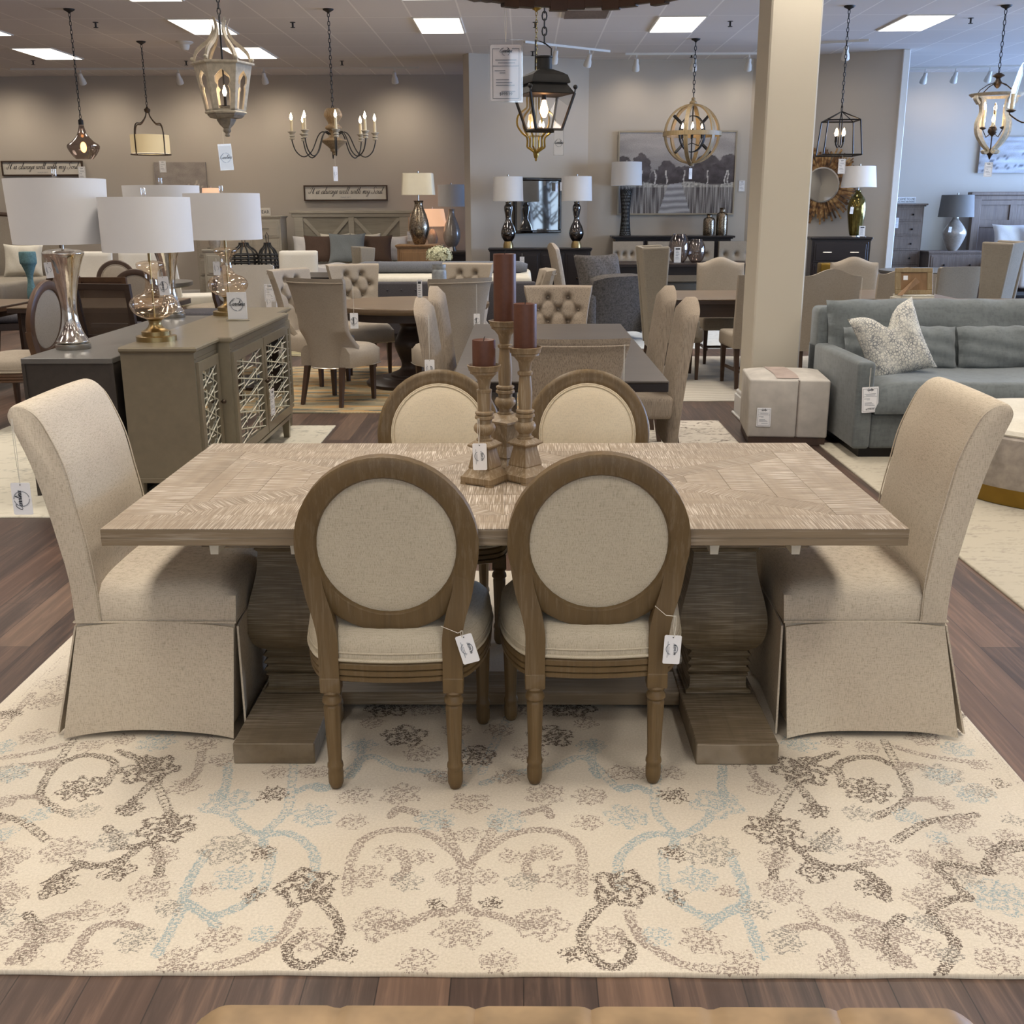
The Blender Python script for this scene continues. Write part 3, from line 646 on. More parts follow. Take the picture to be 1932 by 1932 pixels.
def script_mb(s, xh, w=.1, th=.0008, slant=.35):
    """handwritten line in the XZ plane facing -Y, centred"""
    tot = sum(GL[c][0] for c in s); x = -tot/2; b = MB()
    for c in s:
        adv, st = GL[c]
        for k in st:
            P = [((x+a+slant*z)*xh, 0, z*xh) for a, z in k]; Q = cr(P, 5)
            for i in range(len(Q)-1):
                d = (Q[i+1]-Q[i])
                if d.length < 1e-7: continue
                d.normalize(); wd = w*xh*(.5+.9*abs(d.z)*(1 if d.z < 0 else .45)); nrm = Vector((-d.z, 0, d.x))*wd/2; e = d*wd*.3
                p, q = Q[i]-e, Q[i+1]+e
                b.hexa([p-nrm, q-nrm, q+nrm, p+nrm], [v+Vector((0, -th, 0)) for v in (p-nrm, q-nrm, q+nrm, p+nrm)])
        x += adv
    return b
def ring_mb(r, w, n=36, th=.0006, gap=0):
    b = MB()
    for k in range(n):
        a0, a1 = 2*PI*k/n, 2*PI*(k+1)/n
        if gap and abs((k/n) % .5-.25) < gap: continue
        P = [(math.cos(a)*q, 0, math.sin(a)*q) for a, q in ((a0, r-w), (a1, r-w), (a1, r+w), (a0, r+w))]
        b.hexa(P, [(p[0], -th, p[2]) for p in P])
    return b
def put_text(s, size, parent, x, z, m=None, y=-.001, shear=0, rot=0, name='lettering', align='CENTER'):
    me = text_mesh(s, size, shear=shear, align=align).copy()
    me.materials.clear(); me.materials.append(m or M['ink']); o = bpy.data.objects.new(name, me); link(o, parent)
    o.location = (x, y, z); o.rotation_euler = (PI/2, rot, 0); return o
def logo(parent, x, z, r, rot=0, y=-.001):
    o = obj('logo_ring', ring_mb(r, r*.05, 28, gap=.03), M['inkl'], parent, (x, y, z)); o.rotation_euler = (0, rot, 0)
    o = obj('logo_script', script_mb('Carolina', r*.36, .16), M['ink'], parent, (x, y-.0002, z-r*.2)); o.rotation_euler = (0, rot, 0); return o
def hang_tag(label, top, length, w=.05, h=.085, rz=0, tilt=0, style='price', price=None, group=None, name='price_tag', clear=False, string2=None):
    """paper tag on a string: top = where the string is tied"""
    t = thing(name, label, 'price tag', top, rz, group)
    b = MB()
    if length > 0:
        for s_ in (-1, 1): b.tube([(s_*.0015, 0, .002), (s_*.003, .0, -length*.5), (0, 0, -length-.006)], .0009, 5)
        if string2: b.tube(string2, .0009, 5)
        obj('string', b, M['string'], t)
    c = bpy.data.objects.new('card_face', None)
    card = MB(); z1 = -length
    if clear: z1 -= .012
    poly = [(-w/2+.003, z1), (-w/2, z1-.003), (-w/2, z1-h+.003), (-w/2+.003, z1-h), (w/2-.003, z1-h), (w/2, z1-h+.003), (w/2, z1-.003), (w/2-.003, z1)]
    card.prism(poly, 0, .0012, 'y'); co = obj('card', card, M['white'], t, smooth=False); co.rotation_euler = (0, tilt, 0)
    if tilt: co.location = (0, 0, 0)
    zc = z1-h/2
    if clear:
        b = MB(); b.box(-w/2-.004, w/2+.004, -.002, .0025, z1-h-.004, z1+.012); p = obj('plastic_sleeve', b, M['acryl'], t, smooth=False); p.rotation_euler = (0, tilt, 0)
    if style == 'logo':
        logo(co, 0, zc, w*.38, 0)
    elif style == 'logor':
        logo(co, 0, zc, w*.40, -PI/2)
        b = MB(); b.lathe([(.0018, 0), (.0018, .0008)], 10); o = obj('hole', b, M['ink'], co, (0, -.0003, z1-.006)); o.rotation_euler = (PI/2, 0, 0)
    elif style == 'price':
        obj('logo_ring', ring_mb(w*.34, w*.02, 28, gap=.06), M['inkl'], co, (-w*.02, -.0006, zc+.002))
        if price: put_text(price, w*.2, co, w*.08, zc, rot=PI/2)
        b = MB(); b.box(-w*.28, -w*.255, -.0008, 0, zc-h*.28, zc+h*.28); b.box(-w*.2, -w*.18, -.0008, 0, zc-h*.2, zc+h*.1); obj('print_lines', b, M['inkl'], co, smooth=False)
        b = MB(); b.lathe([(.0018, 0), (.0018, .0008)], 10); o = obj('hole', b, M['ink'], co, (0, -.0003, z1-.006)); o.rotation_euler = (PI/2, 0, 0)
    elif style == 'form':
        b = MB(); e = w*.07; lw = w*.012
        for (x0, x1, a, c_) in ((-w/2+e, -w/2+e+lw, z1-h+e, z1-e*1.6), (w/2-e-lw, w/2-e, z1-h+e, z1-e*1.6), (-w/2+e, w/2-e, z1-h+e, z1-h+e+lw), (-w/2+e, -w*.2, z1-e*1.6-lw, z1-e*1.6), (w*.2, w/2-e, z1-e*1.6-lw, z1-e*1.6), (-w/2+e, w/2-e, z1-h*.38, z1-h*.38+lw)):
            b.box(x0, x1, -.0008, 0, a, c_)
        obj('printed_border', b, M['ink'], co, smooth=False)
        b = MB()
        for zz, x0, x1 in ((.27, -.34, .34), (.32, -.25, .3), (.46, -.36, -.02), (.5, -.2, -.02), (.62, -.32, .1), (.67, -.32, .2), (.72, -.32, .28), (.83, -.15, .3)):
            b.box(x0*w, x1*w, -.0008, 0, z1-h*zz-h*.008, z1-h*zz+h*.008)
        obj('print_lines', b, M['inkl'], co, smooth=False)
        obj('logo_ring', ring_mb(w*.13, w*.008, 24, gap=.05), M['inkl'], co, (0, -.0008, z1-h*.12)); obj('logo_script', script_mb('Carolina', w*.055, .2), M['ink'], co, (0, -.001, z1-h*.135))
        if price: put_text(price, w*.13, co, 0, z1-h*.9)
    return t
# ---------------- dining table ----------------
T = thing('dining_table', 'whitewashed rectangular double pedestal dining table with inlaid plank top', 'dining table', (-.054, 3.2825, .012))
TX, TY, TZ = 1.076, .5425, .753
b = MB()
def plank(poly, ang, off=(0, 0), z=TZ):
    """one top board: polygon in table coords, grain direction angle; tiny bevel gap"""
    c = Vector((sum(p[0] for p in poly)/len(poly), sum(p[1] for p in poly)/len(poly)))
    ca, sa = math.cos(ang), math.sin(ang); U = lambda p: (p[0]*ca+p[1]*sa+off[0], -p[0]*sa+p[1]*ca+off[1])
    g = .0012; ins = [(p[0]+(c.x-p[0])*g/max(.05, abs(Vector(p)-c) if False else (Vector(p)-c).length)*1.4, p[1]+(c.y-p[1])*g/max(.05, (Vector(p)-c).length)*1.4) for p in poly]
    b.poly([(*p, z) for p in ins], [U(p) for p in ins])
    n = len(poly)
    for i in range(n):
        p, q, r, s_ = ins[i], ins[(i+1) % n], poly[(i+1) % n], poly[i]
        b.poly([(*s_, z-.0022), (*r, z-.0022), (*q, z), (*p, z)], [U(s_), U(r), U(q), U(p)])
def clip(poly, a, n_):
    """keep the part of poly where (p-a).n >= 0"""
    out = []
    for i in range(len(poly)):
        p, q = Vector(poly[i]), Vector(poly[(i+1) % len(poly)]); dp, dq = (p-a).dot(n_), (q-a).dot(n_)
        if dp >= -1e-9: out.append(tuple(p))
        if (dp > 1e-9 and dq < -1e-9) or (dp < -1e-9 and dq > 1e-9): out.append(tuple(p+(q-p)*(dp/(dp-dq))))
    return out
def boards(region, ang, w, seed):
    """fill a convex region with boards of width w whose grain runs along ang"""
    d = Vector((math.cos(ang), math.sin(ang))); nn = Vector((-d.y, d.x)); ks = [Vector(p).dot(nn) for p in region]; a = min(ks); r_ = random.Random(seed)
    while a < max(ks)-1e-6:
        q = clip(clip(region, nn*a, nn), nn*(a+w), -nn)
        if len(q) > 2: plank(q, ang, (r_.uniform(0, 9), r_.uniform(0, 9)))
        a += w
BW = .135; IX, IY = TX-.155, TY-BW
for s_ in (-1, 1):
    for k in range(3):
        xs = [-TX, -.36, .36, TX]; boards([(xs[k], s_*IY), (xs[k+1], s_*IY), (xs[k+1], s_*TY), (xs[k], s_*TY)][::1 if s_ > 0 else -1], 0, .2, 3+k)
    boards([(s_*IX, -IY), (s_*TX, -IY), (s_*TX, IY), (s_*IX, IY)][::s_], PI/2, .2, 8)
    AX = .36; dv = Vector((IX-AX, IY)); L = dv.length; sw = .085
    for t_ in (-1, 1):
        # diagonal strip from the apex on the centre line out to the inner corner
        A = Vector((s_*AX, 0)); Cn = Vector((s_*IX, t_*IY)); dr = (Cn-A).normalized(); nr = Vector((-dr.y, dr.x))
        if nr.x*s_ < 0: nr = -nr            # towards the table end
        tri = [tuple(A), (s_*IX, 0), (s_*IX, t_*IY)]
        strip = clip([(s_*AX*.8, 0), (s_*IX, 0), (s_*IX, t_*IY), (s_*AX*.8, t_*IY)], A, nr)
        strip = clip(strip, A+nr*sw, -nr); strip = clip(strip, Vector((0, 0)), Vector((0, t_)))
        boards(strip, math.atan2(dr.y, dr.x), .3, 20+t_)
        inner = clip([(s_*AX, 0), (s_*IX, 0), (s_*IX, t_*IY), (s_*AX, t_*IY)], A+nr*sw, nr); boards(inner, PI/2, .12, 30)
        outer = clip([(0, 0), (s_*IX, 0), (s_*IX, t_*IY), (0, t_*IY)], A, -nr)
        # second strip crossing back to the centre makes the middle diamond
        B_ = Vector((s_*AX, 0)); E_ = Vector((0, t_*IY)); d2 = (E_-B_).normalized(); n2 = Vector((-d2.y, d2.x))
        if n2.x*s_ < 0: n2 = -n2
        band = clip(clip(outer, B_-n2*.0, n2), B_+n2*sw, -n2); mid = clip(outer, B_, -n2); rest = clip(outer, B_+n2*sw, n2)
        if len(band) > 2: boards(band, math.atan2(d2.y, d2.x), .3, 40)
        if len(mid) > 2: boards(mid, 0, .11, 50)
        if len(rest) > 2: boards(rest, 0, .12, 60)
obj('tabletop_boards', b, M['wwuv'], T, smooth=False)
b = MB(); b.box(-TX, TX, -TY, TY, TZ-.047, TZ-.0022, .001); obj('tabletop', b, M['wwx'], T)
b = MB(); b.box(-TX-.0006, TX+.0006, -TY-.0006, TY+.0006, TZ-.0262, TZ-.025)
obj('edge_seam', b, M['wwy'], T, smooth=False)
def sq(prof, b, cx, cy):
    rings = []
    for h, z in prof: rings.append([(cx-h, cy-h, z), (cx+h, cy-h, z), (cx+h, cy+h, z), (cx-h, cy+h, z)])
    b.loft(rings)
ped = [(.098, .066), (.104, .07), (.104, .08), (.092, .086), (.09, .098), (.09, .125), (.095, .128), (.095, .132)]
for k in range(3): z = .134+k*.026; ped += [(.088, z), (.101, z+.013), (.088, z+.024)]
ped += [(.092, .216)]+[(h, z) for h, z in sm([(.108, .228), (.124, .25), (.135, .29), (.136, .335), (.127, .385), (.112, .44), (.101, .49), (.097, .53)], 3)]+[(.096, .545), (.106, .557), (.093, .57), (.106, .583), (.093, .596), (.108, .61), (.112, .64), (.112, .66)]
for s_, cx in ((-1, -.679), (1, .679)):
    b = MB(); sq(ped, b, cx, 0); p_ = obj('pedestal', b, M['wwz'], T, ang=25)
    b = MB(); b.box(cx-.12, cx+.12, -.44, .44, 0, .066, .003); obj('foot', b, M['wwy'], T)
    b = MB(); b.box(cx-.17, cx+.17, -.42, .42, .66, TZ-.047, .004); obj('support_beam', b, M['wwy'], T)
    for q in (-.11, .11):
        b = MB(); b.prism([(-.009+cx+q*1.0, .668), (.012+cx+q, .668), (.016+cx+q, .706), (-.012+cx+q, .706)], -.50, -.42, 'y'); obj('glue_block', b, M['paper'], T)
b = MB(); b.box(-.56, .56, -.085, .085, .018, .062, .003); obj('stretcher', b, M['wwx'], T)
# ---------------- oval-back chairs ----------------
def leg_turned(b, x, y, top, r0=.026, r1=.019, flute=True):
    prof = [(r0*.8, top), (r0*1.05, top-.012), (r0*.8, top-.022), (r0*1.0, top-.032), (r0*1.05, top-.042), (r0*.8, top-.05)]
    n = 32; P = []
    zf = [top-.055]+[top-.06-(top-.06-.085)*k/6 for k in range(7)]
    for r, z in prof: P.append((r, z, 0))
    for z in zf: P.append((r0*.95+(r1-r0*.95)*((zf[0]-z)/(zf[0]-.08)), z, 1))
    for r, z in ((r1*1.15, .078), (r1*1.2, .068), (r1*1.05, .062), (r1*1.15, .05), (r1*1.12, .02), (r1*.8, .004), (r1*.4, 0)): P.append((r, z, 0))
    rings = []
    for r, z, f in P:
        rings.append([(x+r*(1-(.1*(.5+.5*math.cos(8*2*PI*k/n)))*f)*math.cos(2*PI*k/n), y+r*(1-(.1*(.5+.5*math.cos(8*2*PI*k/n)))*f)*math.sin(2*PI*k/n), z) for k in range(n)])
    b.loft(rings[::-1])
def seat_outline(k=1.0, n=8, dy=0):
    h = [(.168, -.225), (.205, -.20), (.245, -.10), (.262, .03), (.26, .13), (.232, .205), (.15, .24), (.0, .252)]
    P = h+[(-x, y) for x, y in h[-2::-1]]
    Q = cr([(x*k, (y*k), 0) for x, y in P], 4); back = [Vector((-.168*k+(.336*k)*t/6, (-.225-.018*math.sin(PI*t/6))*k, 0)) for t in range(1, 6)]
    return [(p.x, p.y+dy) for p in Q+back]
def oval_chair(label, loc, rz, mw='oak', mf='linenoval', group=None, mback=None):
    t = thing('oval_back_chair', label, 'chair', loc, rz, group)
    # back: ring in a leaning plane
    lean = .13; BC = Vector((0, -.222, .72)); up = Vector((0, -math.sin(lean), math.cos(lean))); nr = Vector((0, -math.cos(lean), -math.sin(lean)))
    b = MB(); nn = 44; aw, ah = .213, .222
    path = [BC+Vector((aw*math.sin(2*PI*k/nn), 0, 0))+up*(ah*math.cos(2*PI*k/nn)) for k in range(nn)]
    rings = []
    for k in range(nn):
        a = 2*PI*k/nn; rad = (Vector((math.sin(a)/aw, 0, 0))+up*(math.cos(a)/ah)).normalized()
        sec = [(-.029, -.018), (-.029, .012), (-.023, .020), (.020, .022), (.030, .016), (.030, -.012), (.021, -.020), (.012, -.023), (.004, -.019), (-.008, -.023), (-.018, -.021)]
        rings.append([path[k]+rad*q+nr*w for q, w in sec])
    b.loft(rings, loop=True); obj('back_frame', b, M[mw], t, ang=50)
    for s_ in (-1, 1):
        b = MB(); P = cr([(s_*.168, -.215, .30), (s_*.168, -.215, .40), (s_*.168, -.216, .46), (s_*.178, -.214, .52), (s_*.196, -.210, .585), (s_*.208, -.210, .66)], 4)
        b.sweep(P, [(-.027, -.022), (.027, -.022), (.027, .020), (-.027, .020)], (0, 1, 0)); obj('back_post', b, M[mw], t, ang=50)
    def disc(off, bulge, rr=1.0):
        def f(u, v):
            a = 2*PI*u; q = v; return BC+Vector(((aw-.024)*rr*q*math.sin(a), 0, 0))+up*((ah-.024)*rr*q*math.cos(a))+nr*(off+bulge*math.sqrt(max(0, 1-q*q)))
        return f
    b = MB(); b.grid(disc(.008, .010), 40, 8); obj('back_panel', b, M[mback or mf], t)
    b = MB(); b.grid(disc(-.016, -.030, .97), 40, 8); obj('back_pad', b, M[mf if mback else ('linencream' if mf == 'linenoval' else mf)], t)
    b = MB()
    for rr, of in ((.985, -.018), (.955, -.022)): b.tube([BC+Vector(((aw-.024)*rr*math.sin(2*PI*k/40), 0, 0))+up*((ah-.024)*rr*math.cos(2*PI*k/40))+nr*of for k in range(40)], .0035, 6, True)
    obj('piping', b, M['linencream' if mf == 'linenoval' else mf], t)
    # seat rail with grooves
    b = MB(); rings = []
    for z, k in ((.330, .97), (.335, 1.0), (.345, 1.0), (.348, .98), (.352, 1.005), (.364, 1.005), (.367, .985), (.371, 1.01), (.384, 1.01), (.388, .99), (.393, .98)): rings.append([(x, y, z) for x, y in seat_outline(k)])
    b.loft(rings); obj('seat_rail', b, M[mw], t, ang=50)
    b = MB(); rings = []
    for z, k in ((.391, .97), (.397, .995), (.43, 1.0), (.458, .985), (.474, .93), (.486, .82), (.494, .65), (.499, .4), (.501, .1)): rings.append([(x, y*(1 if y > -.2 else 1), z) for x, y in seat_outline(k)])
    b.loft(rings); sc_ = obj('seat_cushion', b, M[mf], t)
    b = MB(); b.tube([(x, y, .397) for x, y in seat_outline(1.005)], .0052, 6, True); b.tube([(x, y, .418) for x, y in seat_outline(1.0)], .003, 6, True); obj('seat_piping', b, M[mf], t)
    for x, y in ((-.168, -.215), (.168, -.215)):
        b = MB(); leg_turned(b, x, y, .31); b.box(x-.028, x+.028, y-.024, y+.024, .30, .345, .003); obj('leg', b, M[mw], t, ang=45)
    for x, y in ((-.232, .18), (.232, .18)):
        b = MB(); leg_turned(b, x, y, .31); b.box(x-.026, x+.026, y-.026, y+.026, .305, .345, .003); obj('leg', b, M[mw], t, ang=45)
    return t
RZ = .012
OC = oval_chair('oval-back linen chair seen from behind, near side of the table, left one', (-.36, 2.925, RZ), 0, group='oval-back chairs around the dining table')
dup(OC, (.195, 2.955, RZ), .02, 'oval-back linen chair seen from behind, near side of the table, right one')
dup(OC, (-.325, 3.93, RZ), PI+.02, 'cream-padded oval-back chair across the table, left behind the candle holders')
dup(OC, (.245, 3.93, RZ), PI-.02, 'cream-padded oval-back chair across the table, right behind the candle holders')
# ---------------- skirted host chairs ----------------
def parsons(label, loc, rz):
    t = thing('skirted_dining_chair', label, 'chair', loc, rz, 'skirted host chairs at the ends of the table')
    outer = [(-.237, .372), (-.241, .508), (-.262, .639), (-.282, .748), (-.31, .861), (-.342, .954), (-.358, 1.0), (-.352, 1.025), (-.333, 1.035), (-.305, 1.03), (-.278, 1.008), (-.250, .954), (-.217, .861), (-.197, .748), (-.18, .652), (-.164, .514), (-.158, .47), (-.158, .372)]
    Q = cr([(y, z, 0) for y, z in outer], 3); n = len(Q)
    ctr = Vector((-.26, .75, 0)); rings = []
    W_ = .255; xs = [(-1, .93), (-.985, .975), (-.95, 1.0)]+[(k/5, 1.0) for k in range(-4, 5)]+[(.95, 1.0), (.985, .975), (1, .93)]
    for u, sc_ in xs:
        r = []
        for p in Q:
            # inset towards the slab's mid line near the side edges
            mid = -.2-.16*max(0, (p.y-.45)/.58)**1.3
            y = mid+(p.x-mid)*(1-(1-sc_)*1.2); z = p.y if p.y < .9 else .9+(p.y-.9)*(1-(1-sc_)*.7)
            front = 1 if p.x > mid else 0
            y += front*.022*(1-u*u)*min(1, max(0, (p.y-.45)*4)); z += .012*(1-u*u)*max(0, (p.y-.97)/.06)
            r.append((u*W_, y, z))
        rings.append(r)
    b = MB(); b.loft(rings); obj('backrest', b, M['linen'], t, ang=50)
    for s_ in (-1, 1):
        b = MB(); b.tube([(s_*W_*.988, p.x*1.0, p.y) for p in cr([(-.352, 1.015, 0), (-.315, 1.027, 0), (-.275, 1.0, 0), (-.246, .945, 0), (-.213, .855, 0), (-.193, .745, 0), (-.176, .65, 0), (-.160, .51, 0), (-.158, .375, 0)], 4)], .0022, 6); obj('seam', b, M['linen'], t)
    b = MB(); nu, nv = 14, 16
    def top(u, v):
        x = (u*2-1)*.25; y = -.2+v*.455; e = 1-abs(u*2-1)**5; f = 1-max(0, (v-.55)/.45)**4
        return (x*(1-.02*(1-f)), y, .455+.045*(e**.5)*(f**.6)*(.85+.15*math.sin(PI*u)))
    def bot(u, v): return ((u*2-1)*.248, -.2+v*.450, .37)
    b.shell(lambda u, v: top(u, v), lambda u, v: bot(u, v), nu, nv); obj('seat', b, M['linen'], t, ang=60)
    b = MB(); b.tube([(-.253, -.24, .372), (-.253, .25, .372), (.253, .25, .372), (.253, -.24, .372)], .0035, 6, True); obj('seat_seam', b, M['linen'], t)
    # skirt: four flaring panels and recessed corner pleats
    tp = [(-.25, -.238), (.25, -.238), (.25, .25), (-.25, .25)]; bt = [(-.262, -.29), (.262, -.29), (.262, .225), (-.262, .225)]
    b = MB(); b.hexa([(x*.945, y*.945, .02) for x, y in bt], [(x*.985, y*.985, .37) for x, y in tp]); obj('skirt_lining', b, M['linen'], t, smooth=False)
    for k in range(4):
        a0, a1 = Vector(tp[k]), Vector(tp[(k+1) % 4]); b0, b1 = Vector(bt[k]), Vector(bt[(k+1) % 4]); d = (a1-a0).normalized(); nrm = Vector((d.y, -d.x))
        def pf(u, v, off, a0=a0, a1=a1, b0=b0, b1=b1, nrm=nrm, k=k):
            g0, g1 = a0+(a1-a0)*(.012+.976*u), b0+(b1-b0)*(-.008+1.016*u); p = g1+(g0-g1)*v
            w = 1-v; e = abs(2*u-1)
            p = p+nrm*(off+w*(.008+.022*e**3)+.003*math.sin(u*9+k)*w)
            return (p.x, p.y, .014-.006*e**4+.010*math.cos(PI*(u-.5))+v*.348)
        b = MB(); b.shell(lambda u, v: pf(u, v, .006), lambda u, v: pf(u, v, 0), 16, 8); obj('skirt_panel', b, M['linen'], t)
    for x in (-.21, .21):
        for y in (-.23, .17):
            b = MB(); b.box(x-.018, x+.018, y-.018, y+.018, 0, .06, .002); obj('leg', b, M['dkwood'], t)
    return t
PA = parsons('beige linen skirted chair at the left end of the dining table', (-1.12, 3.282, RZ), -PI/2)
dup(PA, (1.035, 3.29, RZ), PI/2, 'beige linen skirted chair at the right end of the dining table')
# ---------------- candle holders and candles ----------------
def holder(label, loc, h, rz, k=1.0, tall=False):
    t = thing('candle_holder', label, 'candle holder', loc, rz+PI/4, 'turned wooden candle holders on the dining table')
    b = MB(); s2 = 1/math.sqrt(2)
    bh = .145*k
    prof = [(.040, 0), (.052, .002), (.055, .008), (.055, .024), (.050, .028), (.036, .048), (.037, .052)] if not tall else [(.052, 0), (.055, .008), (.055, .026), (.048, .035), (.042, .05), (.044, .055)]
    sq([(q*k, z*k) for q, z in prof], b, 0, 0)
    for s_ in range(4):                                            # scalloped bracket feet
        a = s_*PI/2; b.M = Matrix.Rotation(a, 4, 'Z'); b.box(.036*k, .0555*k, .036*k, .0555*k, -.0, .006); b.M = None
    obj('base', b, M['cupw'], t, ang=20)
    b = MB()
    if not tall: sq([(q*k, z*k) for q, z in ((.037, .052), (.026, .106), (.027, .110), (.039, .118), (.039, .122), (.024, .134))], b, 0, 0)
    else: sq([(q*k, z*k) for q, z in ((.046, .055), (.037, .088), (.038, .092), (.055, .15), (.057, .158), (.064, .166), (.064, .172), (.028, .188))], b, 0, 0)
    obj('block', b, M['cupw'], t, ang=20)
    z0 = (.132 if not tall else .186)*k; r = .017*k
    zc = h-.065
    prof = [(r*1.5, z0), (r*1.55, z0+.006), (r*1.15, z0+.010), (r*1.15, z0+.018), (r*1.9, z0+.032), (r*2.0, z0+.042), (r*1.75, z0+.052), (r*1.3, z0+.056), (r*1.35, z0+.066), (r*1.75, z0+.070), (r*1.75, z0+.077), (r*1.45, z0+.080), (r*1.7, z0+.085), (r*1.7, z0+.090), (r*1.2, z0+.094)]
    prof += [(r*1.28, z0+.12), (r*1.3, z0+.15)] if zc-z0 > .16 else []
    prof += [(r*1.05, zc-.022), (r*1.35, zc-.018), (r*1.4, zc-.010), (r*1.0, zc-.006), (r*1.05, zc), (r*1.25, zc+.02), (r*2.0, zc+.036), (r*2.5, zc+.04), (r*2.5, zc+.046), (r*2.75, zc+.049), (r*2.8, zc+.055), (r*3.05, zc+.065), (r*2.85, zc+.066), (r*2.5, zc+.056), (.001, zc+.056)]
    b = MB(); b.lathe(prof, 28, cap=False); obj('stem', b, M['cupw'], t, ang=40); return t
def candle(label, loc, h, r=.035):
    t = thing('pillar_candle', label, 'candle', loc, 0, 'brown pillar candles')
    b = MB(); b.lathe([(r*.98, 0), (r, .003), (r, h-.004), (r*.985, h), (r*.85, h-.003), (.002, h-.004)], 32, cap=False); obj('wax', b, M['candle'], t)
    b = MB(); b.tube([(0, 0, h-.005), (.001, 0, h+.006), (.004, .001, h+.009)], .0012, 6); obj('wick', b, M['wick'], t); return t
TT = .765
for (x, y, h, ch, rz, tall, l1, l2) in ((-.119, 3.245, .365, .078, .25, False, 'shortest turned wooden candle holder, in front at the left', 'short stubby brown pillar candle on the shortest holder'),
        (-.058, 3.40, .482, .205, .08, True, 'tallest turned wooden candle holder, standing in the middle at the back', 'tallest brown pillar candle, on the middle holder'),
        (.005, 3.275, .415, .132, .02, False, 'mid-height turned wooden candle holder at the right of the group', 'mid-height brown pillar candle on the right holder')):
    holder(l1, (x, y, TT), h, rz, 1.0, tall); candle(l2, (x, y, TT+h-.0093), ch+.007)
# ---------------- tan leather bench at the bottom of the picture ----------------
t = thing('leather_bench', 'tan leather bench with stitched channels across the very bottom of the picture', 'bench', (.1, 1.035, 0))
b = MB(); segs = [-.58, -.375, -.17, .0, .175, .36, .56]
def lb(u, v):
    x = -.58+1.14*u; d = min(abs(x-s_) for s_ in segs[1:-1]); y = -.28+.60*v
    e = max(0, (abs(u-.5)-.46)/.04); crease = math.exp(-(d/.008)**2)*.006
    f = max(0, (v-.93)/.07)
    return (x, y-(.02*e*e), .425+.03*(1-f*f)**.5*(1-.6*e*e)-crease)
b.shell(lambda u, v: lb(u, v), lambda u, v: (-.575+1.13*u, -.28+.595*v, .36), 120, 24); obj('cushion', b, M['leather'], t)
b = MB(); b.box(-.55, .53, -.26, .29, .12, .37, .02); obj('base', b, M['leather'], t)
for x in (-.5, .48):
    for y in (-.2, .24): b = MB(); b.lathe([(.014, 0), (.02, .12)], 12, (x, y, 0)); obj('leg', b, M['dkwood'], t)
